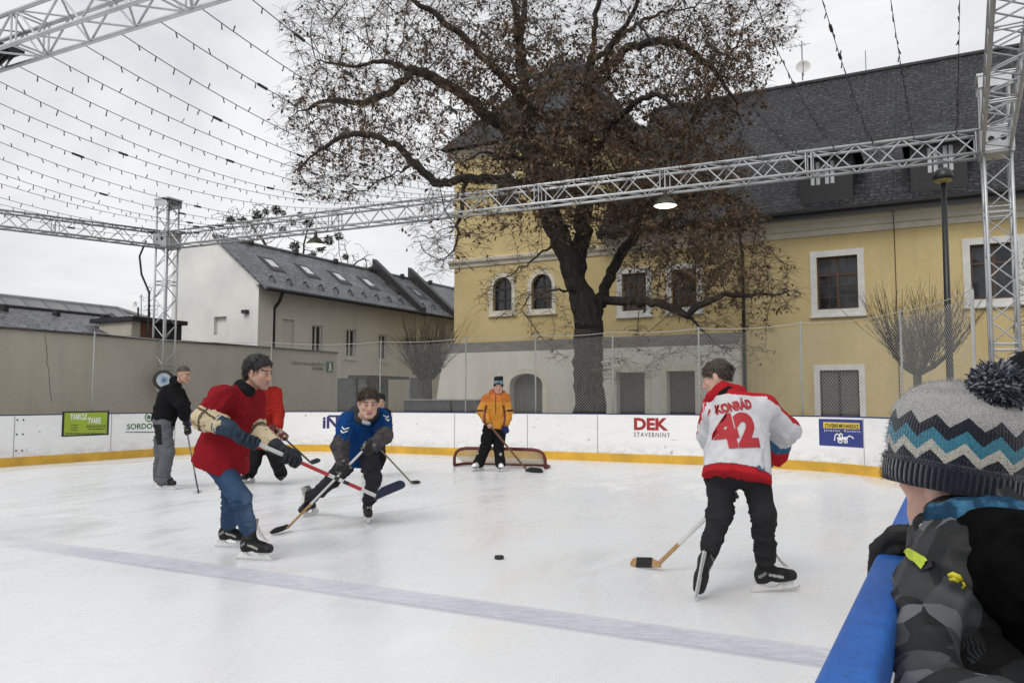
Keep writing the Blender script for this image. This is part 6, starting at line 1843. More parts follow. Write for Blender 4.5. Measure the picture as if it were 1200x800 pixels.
f3.trousers((.012, .012, .013), r=(.12, .10, .09, .088), amp=.01, seed=8, hem=-.01)
f3.top('jersey', lambda V, Nn: np.array([.34, .022, .016])[None] * (1 + .2 * vnoise(V * 5, 2)[:, None]), .08, (.092, .086, .08), (.18, .20), .8, .012, 9, .9, sh=.085)
stick('all black stick held low by the half hidden red player', b3, h3, t3, [(1., stick_black)], stick_black, tape_black, blade_h=.075)

# --- the player in blue
Y = 8.55
f4 = Fig('young player in blue jersey over grey hoodie bending low', Y, dict(hip=(421, 530, .18), hpR=(413, 533, .2), hpL=(431, 533, .1), knR=(390, 562, .12), knL=(438, 562, -.22),
     shR=(409, 494, -.10), shL=(446, 489, -.02), neck=(428, 489, -.14), head=(431.5, 472.5, -.32), elR=(399, 523, -.28), wrR=(402, 545, -.40), elL=(451, 510, -.22), wrL=(438, 521, -.40)),
     (.30, -.92, -.26), (.52, .32, .24), 1.22, front=(.22, -.95, -.2))
f4.feet({'R': (G(364, 604), (-.35, -.85, 0), (-.28, 0, 1)), 'L': (G(430, 611), (.28, -.95, 0), (.05, 0, 1))}, trim=(.48, .48, .47))
b4, h4, t4 = P(436, 517, Y - .42), G(337, 618.5, .03), G(317.5, 627, .0)
sd = (h4 - b4).normalized(); pt = lambda px: b4 + (h4 - b4) * ((px - 436) / (337 - 436))
ol = lambda V, C, loc: np.where((vnoise(V * 30, 7) > .25)[:, None], np.array([.20, .19, .15]), C)
f4.glove('R', pt(404), sd, .0155, (.018, .018, .019), .056, ol); f4.glove('L', pt(431), sd, .0155, (.018, .018, .019), .056, ol)
f4.body((.05, .033, .02), lip=(.30, .10, .09)); hair(f4.J['head'], f4.fr, f4.hs, (.045, .028, .017), f4.root, front=.070, back=-.03, thick=.012, tuft=.007, seed=5, lock_len=.026, lock_front=.5)
f4.trousers((.026, .025, .031), r=(.104, .079, .062, .056), amp=.011, seed=12, hem=.11)
w4R, w4L = A_(f4.J['elR']), A_(f4.J['elL'])
def bluec(V, Nn):
    return np.array([.006, .045, .165])[None] * (1 + .2 * vnoise(V * 5, 2)[:, None])
o4j, V4, F4 = f4.top('jersey', bluec, .09, (.090, .084, .07), (.185, .19), .78, .013, 14, .5, sh=.084, freq=(10, 10, 3.6))
j = f4.J
for d in 'RL': garment('hoodie_sleeve', [cap(lerp3(j['sh' + d], j['el' + d], .80), j['el' + d], .080, .086, k=0), cap(j['el' + d], j['wr' + d], .082, .060, k=.03)], .009, cloth, f4.root, lambda V, Nn: np.array([.065, .06, .062])[None] * (1 + .4 * vnoise(V * 30, 2)[:, None]), .011, (12, 12, 18), 5)
nk = j['neck']
garment('hood', [cap(nk + Vector((-.11, .10, .05)), nk + Vector((-.02, .16, .07)), .075, .085, k=0), cap(nk + Vector((-.02, .16, .07)), nk + Vector((.10, .08, .03)), .085, .065, k=.04), cap(nk + Vector((-.12, .08, .03)), nk + Vector((-.045, -.06, -.03)), .058, .04, k=.04), cap(nk + Vector((.10, .06, .02)), nk + Vector((.05, -.06, -.03)), .055, .04, k=.04)],
        .010, cloth, f4.root, (.045, .043, .045), .006)
garment('shirt_collar', [cap(nk + Vector((-.01, -.055, -.03)), nk + Vector((.045, -.07, -.045)), .035, .032, k=0)], .008, cloth, f4.root, (.6, .6, .6), 0)
bv = BVHTree.FromPolygons([tuple(v) for v in V4], [tuple(f) for f in F4.tolist()])
def decal(bvh, parent, name, mat, verts2, faces, px, py, Yn, ex, ey, nrm, off=.008):
    """lays a flat print on the cloth: (x, y) in metres from the point the cloth has at px, py, along ex / ey"""
    o = Vector((0, 0, H)); d = Vector(ray(px, py)); h = bvh.ray_cast(o, d.normalized())
    if h[0] is None: return None
    ex, ey, nrm = Vector(ex).normalized(), Vector(ey).normalized(), Vector(nrm).normalized(); vs = []
    for x, y in verts2:
        s_ = h[0] + ex * x + ey * y + nrm * .5; k = bvh.ray_cast(s_, -nrm)
        if k[0] is not None and (k[0] - h[0]).dot(nrm) < -.085: k = (None,)
        vs.append((k[0] + nrm * off) if k[0] is not None else h[0] + ex * x + ey * y - nrm * .05)
    return mesh_obj(name, vs, faces, mat, parent)
chev = ([(-.03, .015), (0, -.008), (.03, .015), (.03, .030), (0, .008), (-.03, .030), (-.03, -.020), (0, -.043), (.03, -.020), (.03, -.005), (0, -.027), (-.03, -.005)], [(0, 1, 4, 5), (1, 2, 3, 4), (6, 7, 10, 11), (7, 8, 9, 10)])
white_pr = M('white_print', (.70, .70, .70), .7, var=.05)
decal(bv, o4j, 'chevron_print', white_pr, *chev, 404, 503, 0, (1, 0, -.1), (.15, 0, 1), (-.35, -.93, .1))
decal(bv, o4j, 'chevron_print', white_pr, *chev, 453.5, 489, 0, (.5, .6, -.1), (0, 0, 1), (.6, -.75, .1))
decal(bv, o4j, 'neck_print', white_pr, [(-.045, -.012), (.045, .012), (.045, .026), (-.045, .002)], [(0, 1, 2, 3)], 432.5, 495.5, 0, (1, .2, 0), (0, -.3, 1), (.2, -.9, .35))
stick('pale stick with wooden lower end and black taped blade held by the blue player', b4, h4, t4, [(.10, stick_black), (.74, stick_white), (1., wood_m)], wood_m, tape_black, tape=(.25, 1.0), blade_h=.075)

# --- dark player almost hidden behind the blue one
Y = 13.85
f5 = Fig('player in black almost hidden behind the blue player', Y, dict(hip=(437, 515, 0), hpR=(433, 518, 0), hpL=(443, 518, 0), knR=(429, 537, -.05), knL=(446, 537, -.05), shR=(430, 486, 0), shL=(452, 485, 0), neck=(443, 479, -.03), head=(445.5, 470.5, -.06),
     elR=(428, 502, .02), wrR=(438, 515, -.2), elL=(454, 500, .02), wrL=(447, 516, -.2)), (.3, -.9, -.15), (.45, .28, .2), .95)
f5.feet({'R': (G(427.5, 557.5), (-.1, -1, 0), (0, 0, 1)), 'L': (G(443, 557), (.2, -1, 0), (0, 0, 1))}, trim=(.5, .5, .5), laces=False)
b5, h5, t5 = P(438, 518, Y - .3), G(483, 566, .02), G(493, 566.5, 0)
sd = (h5 - b5).normalized(); f5.glove('R', b5 + sd * .05, sd, .014, (.015, .015, .016), .05); f5.glove('L', b5 + sd * .22, sd, .014, (.015, .015, .016), .05)
f5.body()
garment('helmet', [ell(f5.J['head'] + Vector((0, .01, .05)), [tuple(x) for x in f5.fr], (.095, .112, .10), 0), plane(f5.J['head'] + Vector((0, 0, .0)), (.1, -.5, -.85))], .010, leather, f5.root, (.010, .010, .012), 0)
f5.trousers((.011, .011, .012), amp=.01, seed=15, hem=-.01, res=.012); f5.top('jacket', (.010, .010, .011), .05, res=.012, seed=16)
stick('olive wooden stick reaching out behind the blue player', b5, h5, t5, [(1., stick_olive)], stick_olive, tape_black)

# --- the goalkeeper in orange
Y = 15.06
f6 = Fig('goalkeeper in orange jacket and striped beanie standing before the small goal', Y, dict(hip=(580, 500, 0), hpR=(573.5, 502, 0), hpL=(586.5, 502, 0), knR=(569, 524, -.05), knL=(584.5, 524, -.05), shR=(571, 467.5, 0), shL=(592, 466.5, 0), neck=(583, 462.5, 0), head=(584, 453.5, -.04),
     elR=(564.5, 481.5, -.04), wrR=(571, 493.5, -.22), elL=(595, 482, .02), wrL=(592, 497, -.12)), (.05, -.97, -.08), (.50, .30, .23), 1.05)
f6.feet({'R': (G(560.5, 551.5), (-.6, -.8, 0), (0, 0, 1)), 'L': (G(586.5, 552), (.15, -.98, 0), (0, 0, 1))}, boot_col=(.62, .62, .62), trim=(.5, .5, .5), laces=False)
b6, h6, t6 = P(570.5, 494, Y - .25), G(617, 552.5, .012), G(637, 554, .0)
sd = (h6 - b6).normalized(); f6.hands['R'] = (b6 + sd * .09, sd)
f6.glove('L', P(591, 503.5, Y - .12), (.3, .2, -1), .015, (.012, .02, .10), .05, cl=.05)
f6.body((.12, .1, .09)); hd = f6.J['head']
garment('cuff', [cap(lerp3(f6.J['wrR'], f6.J['elR'], .25), f6.J['wrR'], .052, .046, k=0)], .012, cloth, f6.root, (.012, .012, .013), 0)
def beanie(V, Nn):
    z = V[:, 2] - hd.z; c = np.tile(np.array([.016, .018, .022]), (len(V), 1)); m = (z > .055) & (z < .115); pat = vnoise(V * np.array([55, 55, 70]), 3)
    c[m & (pat > .05)] = (.30, .36, .40); c[m & (pat < -.35)] = (.05, .25, .42); return c
garment('beanie', [ell(hd + Vector((0, .01, .060)), [(1, 0, 0), (0, 1, 0), (0, 0, 1)], (.096, .112, .115), 0), cap(hd + Vector((-.05, .02, .165)), hd + Vector((.055, .02, .170)), .034, .036, k=.03), plane(hd + Vector((0, -.1, .030)), (0, -.25, -1))], .009, cloth, f6.root, beanie, .004)
f6.trousers((.011, .011, .012), r=(.115, .098, .092, .09), amp=.01, seed=21, hem=-.02, res=.011)
hz = A_(f6.J['hip'])
def orange(V, Nn):
    c = np.tile(np.array([.56, .235, .022]), (len(V), 1)); d_ = V - hz
    c[(d_[:, 2] > .46) ] = (.50, .15, .02)
    m = (np.abs(np.abs(d_[:, 0]) - (.155 + .03 * np.sin(d_[:, 2] * 8))) < .022) & (d_[:, 2] < .40) & (d_[:, 1] < -.02); c[m] = (.13, .03, .015)
    m = (np.abs(d_[:, 2] - .30) < .018) & (np.abs(d_[:, 0]) > .21); c[m] = (.03, .02, .015)
    m = (np.abs(d_[:, 0] - .015) < .007) & (d_[:, 1] < -.05) & (d_[:, 2] > .25); c[m] = (.10, .035, .012)
    return c * (1 + .15 * vnoise(V * 7, 3)[:, None])
f6.top('jacket', orange, .03, (.092, .088, .072), (.19, .20), .78, .012, 22, .97, shiny_cloth, .009, sh=.085, freq=(10, 10, 3.6))
garment('hood_collar', [cap(f6.J['neck'] + Vector((-.10, .05, .05)), f6.J['neck'] + Vector((.0, .10, .06)), .06, .07, k=0), cap(f6.J['neck'] + Vector((0, .10, .06)), f6.J['neck'] + Vector((.11, .04, .03)), .07, .05, k=.03), cap(f6.J['neck'] + Vector((-.09, .0, .02)), f6.J['neck'] + Vector((-.02, -.07, 0)), .045, .04, k=.03), cap(f6.J['neck'] + Vector((.09, .0, .02)), f6.J['neck'] + Vector((.03, -.07, 0)), .045, .04, k=.03)], .011, shiny_cloth, f6.root, (.42, .10, .02), .004)
stick('brown goalkeeper stick slanting from hand to the ice', b6, h6, t6, [(1., M('stick_brown', (.13, .06, .03), .5, var=.2))], stick_black, tape_black, blade_h=.085, width=.036)
# the low goal
gm_ = M('goal_red', (.11, .016, .014), .45, var=.3, vs=6)
c = G(585, 548); gl_, gr_ = G(532.5, 546.5), G(639, 549.5); c = (gl_ + gr_) / 2
t = thing('mini_goal', 'low wide red framed goal with pale net behind the goalkeeper', 'goal', c)
gx = (gr_ - gl_).normalized(); gy = Vector((-gx.y, gx.x, 0)); gw_ = (gr_ - gl_).length / 2; gh = .36
hoop = lambda w, h_, back: [c + gx * x + gy * (back * z / .36) + Z3 * z for x, z in [(-w, .025), (-w, h_ * .5), (-w + .04, h_ * .78), (-w + .12, h_ * .94), (-w + .25, h_), (0, h_ + .005), (w - .25, h_), (w - .12, h_ * .94), (w - .04, h_ * .78), (w, h_ * .5), (w, .025)]]
MB().tube(hoop(gw_, gh, .0), .032, 8).build('hoop', gm_, t, True)
bk_ = [c - gx * gw_ + Z3 * .03, c - gx * (gw_ - .02) + gy * .35 + Z3 * .03, c - gx * (gw_ - .25) + gy * .55 + Z3 * .03, c + gx * (gw_ - .25) + gy * .55 + Z3 * .03, c + gx * (gw_ - .02) + gy * .35 + Z3 * .03, c + gx * gw_ + Z3 * .03]
MB().tube(bk_, .028, 8).build('base_frame', gm_, t, True)
nv, nf = [], []
def cord(a, b_, w=.0045):
    o_ = len(nv); d_ = (b_ - a).cross(Vector((0, -1, .3))).normalized() * w; nv.extend([a + d_, a - d_, b_ - d_, b_ + d_]); nf.append((o_, o_ + 1, o_ + 2, o_ + 3))
top_ = lambda s_: c + gx * (s_ * (gw_ - .04)) + Z3 * (gh * (1 - max(0, abs(s_) - .85) * 3))
bot_ = lambda s_: c + gx * (s_ * (gw_ - .05)) + gy * (.52 - .2 * max(0, abs(s_) - .8)) + Z3 * .04
m_, r_ = 56, 9
grid = [[top_(-1 + 2 * i / m_).lerp(bot_(-1 + 2 * i / m_), k / r_) - Z3 * (.03 * math.sin(math.pi * k / r_)) for k in range(r_ + 1)] for i in range(m_ + 1)]
for i in range(m_):
    for k in range(r_):
        cord(grid[i][k], grid[i + 1][k + 1]); cord(grid[i + 1][k], grid[i][k + 1])
mesh_obj('goal_net', nv, nf, M('goal_cord', (.50, .44, .34), .8, var=.1), t)

# --- number 42 in the white jersey
Y = 5.44
f7 = Fig('player seen from behind in white and red jersey number 42', Y, dict(hip=(864, 546, .0), hpR=(885, 556, .0), hpL=(844, 556, .02), knR=(894, 601, -.05), knL=(844.5, 602, -.02), shR=(895, 478, .16), shL=(839, 480, .30), neck=(852, 463, .22), head=(841.5, 444, .28),
     elR=(922, 503, .26), wrR=(908, 533, .42), elL=(832, 512, .50), wrL=(848, 540, .55)), (-.82, .45, -.32), (.50, .31, .23), 1.02, front=(-.25, .96, 0), up=(.1, .1, 1))
T7 = Vector((-.14, .22, -.965)).normalized(); U7 = Vector((.42, .88, .14)); U7 = (U7 - T7 * U7.dot(T7)).normalized(); A7 = P(827, 650, 5.42); A7.z = .215 - U7.z * -.165 + .005
f7.feet({'R': (G(908, 693), (.95, .05, 0), (-.10, 0, 1)), 'L': (A7 - U7 * .165 + T7 * .04, T7, U7)}, trim=(.42, .42, .42), laces=True)
b7, h7, t7 = P(893, 543, Y + .46), G(772, 664.5, .03), G(737, 663, .0)
sd = (h7 - b7).normalized(); L7 = (h7 - b7).length
f7.glove('R', b7 + sd * .06, sd, .0155, (.013, .013, .014), .058); f7.glove('L', b7 + sd * .36, sd, .0155, (.013, .013, .014), .058)
f7.body((.05, .035, .025), (.85, .85, .86)); hair(f7.J['head'], f7.fr, f7.hs, (.050, .036, .026), f7.root, front=.072, back=-.06, thick=.008, tuft=.005, seed=11, res=.0055, lock_len=.022)
f7.trousers((.026, .026, .028), r=(.098, .078, .066, .060), amp=.008, seed=31, hem=.10, seat=.145, res=.0075)
j = f7.J; ch = (j['shR'] + j['shL']) / 2; ax7 = (j['hip'] - ch).normalized()
shR, elR, wrR, shL, elL, wrL = [A_(j[k]) for k in ('shR', 'elR', 'wrR', 'shL', 'elL', 'wrL')]
def seg_t(V, a, b_):
    ab = b_ - a; t = ((V - a) @ ab) / (ab @ ab); d = np.linalg.norm(V - a - np.clip(t, 0, 1)[:, None] * ab, axis=1); return t, d
ax_ = A_(ax7); nck = A_(j['neck']); hemo = A_(j['hip'])
HD7 = .105; hemn7 = (ax7 + Vector((0.05, .22, .0))).normalized()
def white42(V, Nn):
    c = np.tile(np.array([.60, .60, .62]), (len(V), 1)); red = np.array([.42, .016, .024])
    tv = (V - nck) @ ax_
    lat = np.abs((V - nck) @ A_(Vector((.96, .25, 0)).normalized()))
    c[tv < .026 + .025 * np.exp(-(lat / .10) ** 2)] = red
    for a, b_, w in ((shR, elR, wrR), (shL, elL, wrL)):
        t1, d1 = seg_t(V, a, b_); t2, d2 = seg_t(V, b_, w)
        up = Nn @ np.array([.35 if a is shR else -.6, .3, .85])
        arm = (d1 < .13) & (t1 > -.25) & (t1 < 1.05); c[arm & (up > (.25 if a is shR else .5))] = red
        fo = (d2 < .11) & (t2 > .1); c[fo & (t2 > .42) & (t2 < .66)] = (.04, .13, .24); c[fo & (t2 > .66)] = red
    h_ = (V - hemo - ax_ * HD7) @ A_(hemn7)
    c[h_ > -.048] = red; c[(h_ > -.055) & (h_ < -.048)] = (.08, .02, .03)
    return c
o7, V7, F7 = f7.top('jersey', white42, HD7, (.092, .090, .074), (.205, .24), .78, .012, 33, 1.0, sh=.09, res=.0075, hemn=hemn7, freq=(10, 10, 3.6))
garment('undershirt_collar', [cap(j['neck'] + Vector((-.02, .0, .02)), j['neck'] + Vector((.0, -.045, -.025)), .070, .058, k=0)], .008, cloth, f7.root, (.010, .010, .011), .003)
garment('hood_roll', [cap(j['neck'] + Vector((-.10, .04, -.02)), j['neck'] + Vector((-.03, .0, .035)), .045, .055, k=0), cap(j['neck'] + Vector((-.03, .0, .035)), j['neck'] + Vector((.09, .02, .02)), .055, .05, k=.03)], .008, cloth, f7.root, (.40, .016, .022), .005)
bv7 = BVHTree.FromPolygons([tuple(v) for v in V7], [tuple(f) for f in F7.tolist()])
red_pr = M('red_print', (.36, .014, .022), .7, var=.08)
nb = Vector((-.03, -.97, .14)); tw = lambda V, s_, a=0: [((x * math.cos(a) - y * math.sin(a)) * s_, (x * math.sin(a) + y * math.cos(a)) * s_) for x, y in V]
def fit(body, w, h, bold, **kw):
    V, Fs = text_pts(body, 1, bold, sub=.05, **kw); X0, X1 = min(v[0] for v in V), max(v[0] for v in V); Y0, Y1 = min(v[1] for v in V), max(v[1] for v in V)
    return [((x - (X0 + X1) / 2) * w / (X1 - X0), (y - (Y0 + Y1) / 2) * h / (Y1 - Y0)) for x, y in V], Fs
V, Fs = fit('42', .295, .245, .06); decal(bv7, o7, 'back_number', red_pr, tw(V, 1, .05), Fs, 862, 503.5, 0, (1, 0, .0), (.02, .1, 1), nb)
V, Fs = fit('KONRÁD', .238, .086, .06); decal(bv7, o7, 'back_name', red_pr, tw(V, 1, .16), Fs, 860, 474.5, 0, (1, 0, .0), (.02, .1, 1), nb)
decal(bv7, o7, 'hem_label', M('label_blue', (.03, .09, .17), .6), tw([(-.028, -.012), (.028, -.012), (.028, .014), (-.028, .014)], 1, -.25), [(0, 1, 2, 3)], 892, 548.5, 0, (1, 0, 0), (0, .1, 1), nb)
stick('wooden stick with white shaft and black taped blade held by number 42', b7, h7, t7, [(.10, stick_black), (.80, stick_white), (1., wood_m)], wood_m, tape_black, tape=(.22, .78), blade_h=.070)
# the puck
c = G(585, 654.5)
tag(MB().lathe(c, [(0, 0), (.036, 0), (.0385, .002), (.0385, .024), (.036, .0265), (0, .0265)], 28).build('puck', black_rubber, None, True, origin=c), 'black hockey puck lying alone on the ice', 'puck')
# ------------------------------------------------------------------ the child at the boards
KY = 1.25
fk = Vector((-.42, .90, -.08))
K = {}
kp = lambda x, y, Y: P(x, y, Y)
hc = kp(1126, 552, KY)
foot = W(.16, .98, -.14)
kid = Fig('child in bobble hat and grey patterned jacket leaning on the blue rail', KY, dict(hip=Vector((kp(1190, 700, 1.22).x + .01, 1.20, .58)), hpR=Vector((.86, 1.25, .56)), hpL=Vector((.74, 1.14, .56)), knR=Vector((.86, 1.26, .26)), knL=Vector((.76, 1.13, .26)),
      shR=kp(1240, 668, 1.30), shL=kp(1150, 672, 1.13), neck=kp(1152, 618, 1.23), head=hc, elR=kp(1290, 780, 1.36), wrR=kp(1235, 800, 1.5), elL=kp(1132, 752, 1.17), wrL=kp(1074, 655, 1.215)), fk, (.62, .37, .28), .88, front=fk)
v_h = 1.02
for _ in range(400):
    q = W(UR + .022, v_h, BH - .02)
    v_h += .004 if 600 + F * q.x / q.y < 1046.5 else -.004
Hk = W(UR + .022, v_h, BH - .028)
vd = Vector((SA, CA, 0)); wd_ = Vector((-CA, SA, 0))
kid.J['wrL'] = Hk - wd_ * .070 + Z3 * .058 - vd * .03
kid.toe = {'R': vd * .2 - wd_ * -.9, 'L': vd * .2 - wd_ * -.9}
for d in 'RL': kid.toe[d].normalize(); kid.J['an' + d] = Vector((kid.J['kn' + d].x, kid.J['kn' + d].y, -.05))
kgl = leather
kid.hands['L'] = (Hk, vd)
def kid_hand(rf, rs):
    pr = []; n = Z3
    for i in range(4):
        o = vd * ((i - 1.5) * rf * 2.35); e = (.9, 1.0, .97, .8)[i]; c0 = Hk + o
        B = c0 + n * (rs + rf * 1.3) - wd_ * .034 + o * -.15; Kn = c0 + n * (rs + rf * 1.15) + wd_ * .010 * e; M1 = c0 + n * (rs * .45 + rf) + wd_ * (.034 * e + rf * .3) ; T = c0 - n * (.012 * e) + wd_ * (.037 * e + rf * .6)
        pr += [cap(kid.J['wrL'], B, rf * 1.9, rf * 1.6, k=.014), cap(B, Kn, rf * 1.55, rf * 1.18, k=.009), cap(Kn, M1, rf * 1.15, rf * 1.02, k=.004), cap(M1, T, rf, rf * .88, k=.004)]
    tb = Hk - vd * .030 - wd_ * .028 + n * (rs + rf); tm = Hk - vd * .042 + n * (rs * .75) - wd_ * .002; tt = Hk - vd * .040 + n * (rs * .6) + wd_ * .022
    pr += [cap(kid.J['wrL'], tb, rf * 1.7, rf * 1.4, k=.012), cap(tb, tm, rf * 1.3, rf * 1.1, k=.006), cap(tm, tt, rf * 1.1, rf * .95, k=.004)]
    return pr
_hp = hand_prims
hand_prims = lambda *a, **k: kid_hand(.0076, .042) if a[1] is Hk else _hp(*a, **k)
kid.body((.12, .07, .04), slim=.62)
hand_prims = _hp
pr = kid_hand(.0108, .042) + [cap(kid.J['wrL'] - wd_ * .045 - vd * .01, kid.J['wrL'], .031, .028, k=.012)]
V, Fq = sdf_mesh(pr, .0042); V = folds(V, Fq, .0010, (40, 40, 60), 3)
lw = (V - A_(kid.J['wrL'])) @ A_(wd_); C = np.tile(np.array([.010, .010, .0105]), (len(V), 1)); C[np.abs(lw + .012) < .005] = (.03, .03, .03)
mesh_obj('glove', V, Fq, leather, kid.root, True, C)
# wisps of hair at the nape
wr_ = MB(); rk = random.Random(2)
r_, f_, u_ = kid.fr
for k in range(70):
    a = rk.uniform(-.2, 1.0); q = hc + (-f_ * math.cos(a) - r_ * math.sin(a)) * .088 * 1.0 - u_ * .022
    q2 = q + Vector((rk.gauss(0, .008), rk.gauss(0, .008), -rk.uniform(.015, .042)))
    wr_.tube([q, q.lerp(q2, .5) + Vector((rk.gauss(0, .003), rk.gauss(0, .003), 0)), q2], [.0016, .0014, .0006], 4, False)
wr_.build('hair', M('kid_hair', (.10, .058, .03), .5, var=.3), kid.root, True, False)
# jacket with its shard pattern
camo = bpy.data.materials.new('shard_print'); nt, b = nodes(camo); o = objco(nt)
mp = N(nt, 'ShaderNodeMapping'); mp.inputs['Scale'].default_value = (1.0, 1.3, .62); mp.inputs['Rotation'].default_value = (.5, .75, .3); L(nt, o, mp.inputs['Vector'])
vo = N(nt, 'ShaderNodeTexVoronoi'); vo.inputs['Scale'].default_value = 30; L(nt, mp.outputs[0], vo.inputs['Vector'])
sx = N(nt, 'ShaderNodeSeparateColor'); L(nt, vo.outputs['Color'], sx.inputs[0])
r1 = N(nt, 'ShaderNodeValToRGB'); r1.color_ramp.interpolation = 'CONSTANT'; e = r1.color_ramp.elements
for p_, c_ in ((.0, .009), (.34, .017), (.52, .030), (.66, .048), (.80, .011), (.93, .11)):
    x = e.new(p_) if p_ else e[0]; x.position = p_; x.color = (c_, c_ * 1.03, c_ * 1.10, 1)
e[len(e) - 1].color = (.12, .127, .14, 1)
L(nt, sx.outputs[0], r1.inputs[0])
wv = N(nt, 'ShaderNodeTexWave'); wv.inputs['Scale'].default_value = 120; wv.bands_direction = 'DIAGONAL'; L(nt, o, wv.inputs['Vector'])
hat = math_(nt, 'MULTIPLY', math_(nt, 'GREATER_THAN', wv.outputs['Fac'], .62), math_(nt, 'GREATER_THAN', sx.outputs[1], .80))
c = mixc(nt, hat, r1.outputs[0], (.055, .058, .065))
L(nt, c, b.inputs['Base Color']); b.inputs['Roughness'].default_value = .62; b.inputs['Specular IOR Level'].default_value = .35
bump(nt, b, noise(nt, o, 160, 4, .7), .25, .002)
j = kid.J
pr = [cap(kp(1195, 690, 1.23), j['hip'] - Z3 * .08, .135, .14, k=0, flat=fk, fs=.8), cap(j['shL'], kp(1185, 665, 1.2), .072, .09, k=.05), cap(kp(1185, 665, 1.2), j['shR'], .09, .072, k=.05),
      cap(j['shL'], j['elL'], .074, .066, k=.045), cap(j['elL'], lerp3(j['elL'], j['wrL'], .93), .064, .043, k=.03),
      cap(j['shR'], j['elR'], .07, .062, k=.045), cap(j['elR'], j['wrR'], .06, .045, k=.03), cap(W(.018, 1.0, .93), W(.022, .93, .6), .082, .088, k=.05), cap(kp(1083, 690, 1.16), kp(1086, 840, .94), .036, .048, k=.04), cap(kp(1140, 640, 1.2), kp(1165, 625, 1.2), .06, .062, k=.04), cap(kp(1094, 634, 1.25), kp(1088, 652, 1.235), .030, .03, k=.02),
      plane(j['hip'] - Z3 * .12, -Z3)]
V, Fq = sdf_mesh(pr, .0055, smooth=2); V = folds(V, Fq, .0095, (16, 16, 26), 12); V = relax(V, Fq, .4)
jk = mesh_obj('jacket', V, Fq, camo, kid.root, True)
bvk = BVHTree.FromPolygons([tuple(v) for v in V], [tuple(f) for f in Fq.tolist()])
def pix(bv, px, py, off=.003):
    h = bv.ray_cast(Vector((0, 0, H)), Vector(ray(px, py)).normalized())
    return (h[0] + h[1] * off if h[1].dot(Vector(ray(px, py))) < 0 else h[0] - h[1] * off) if h[0] is not None else None
# lime reflective tab, its dark edging, the toggle and the snap fasteners
lime_m = M('lime_tab', (.42, .52, .03), .5, var=.1, vs=40, bs=.2, bscale=500)
def patch(quad, name, mat, off, n=6):
    g_ = [[pix(bvk, *(Vector(quad[0]).lerp(Vector(quad[1]), i / n).lerp(Vector(quad[3]).lerp(Vector(quad[2]), i / n), k / n)), off) for k in range(n + 1)] for i in range(n + 1)]
    vs, fs = [], []
    for r__ in g_:
        for q in r__: vs.append(q if q is not None else Vector((0, 0, -50)))
    for i in range(n):
        for k in range(n):
            ids = (i * (n + 1) + k, (i + 1) * (n + 1) + k, (i + 1) * (n + 1) + k + 1, i * (n + 1) + k + 1)
            if all(vs[a].z > -10 for a in ids): fs.append(ids)
    return mesh_obj(name, vs, fs, mat, jk)
patch(((1060, 648), (1070, 645), (1091, 657), (1081, 667)), 'lime_tab', lime_m, .006)
patch(((1057, 650), (1081, 669), (1096, 663), (1094, 657)), 'tab_edge', M('dark_edging', (.012, .012, .013), .5), .004)
tp_ = pix(bvk, 1125, 676, .012)
if tp_ is not None:
    tg = MB(); nrm_ = (Vector((0, 0, H)) - tp_).normalized(); ex_ = Z3.cross(nrm_).normalized(); ey_ = nrm_.cross(ex_)
    at = lambda x, y, z=0: tp_ + ex_ * x * .62 + ey_ * y * .62 + nrm_ * z * .62
    tg.tube([at(-.012, .004), at(-.004, .007, .004), at(.006, .003, .005), at(.012, -.004)], [.003, .004, .004, .0026], 8)
    tg.tube([at(-.010, -.004), at(-.002, -.001, .004), at(.006, -.006, .003)], [.0026, .0036, .0026], 8)
    tg.tube([at(.012, -.004), at(.017, -.012, -.004), at(.012, -.019, -.006)], .0018, 5)
    tg.build('toggle', M('lime_plastic', (.55, .50, .02), .35, var=.1), jk, True, False)
fl_col = VCM('fleece', 1.0, .8, 420, .3, 60, .05)
def fleece(V, Nn): return np.array([.0048, .0048, .005])[None] * (1 + .4 * vnoise(V * 60, 1)[:, None])
garment('hood', [cap(kp(1136, 624, 1.125), kp(1206, 660, 1.07), .030, .058, k=0), cap(kp(1202, 664, 1.06), kp(1250, 690, 1.10), .062, .066, k=.04), cap(kp(1165, 632, 1.16), kp(1240, 640, 1.18), .06, .06, k=.05), cap(kp(1212, 690, 1.06), kp(1236, 730, 1.06), .060, .05, k=.05)], .006, fl_col, kid.root, fleece, .007, (14, 14, 18), 7, 2)
cl_ = MB()
def denim(V, Nn):
    n = vnoise(V * 300, 2) * .25 + vnoise(V * 60, 3) * .4; p2 = (np.sin(V[:, 0] * 170) > .5) | (np.sin(V[:, 2] * 190) > .75)
    return np.where(p2[:, None], np.array([.022, .065, .12]), np.array([.05, .15, .25])) * (1 + n[:, None])
garment('collar', [cap(kp(1100, 604, 1.19), kp(1128, 605, 1.135), .016, .020, k=0), cap(kp(1128, 605, 1.135), kp(1180, 603, 1.13), .020, .022, k=.015), cap(kp(1180, 603, 1.13), kp(1225, 600, 1.20), .022, .022, k=.015), cap(kp(1097, 605, 1.20), kp(1102, 615, 1.185), .013, .011, k=.012)], .0045, fl_col, kid.root, denim, .003, (20, 20, 30), 3)
pk = [cap(kp(1085, 616, 1.215), kp(1089, 640, 1.205), .017, .018, k=0, flat=(.3, -.9, 0), fs=.6), cap(kp(1085, 616, 1.215), kp(1097, 612, 1.19), .015, .014, k=.01)]
garment('placket', pk, .0045, leather, kid.root, (.011, .011, .012), .002)
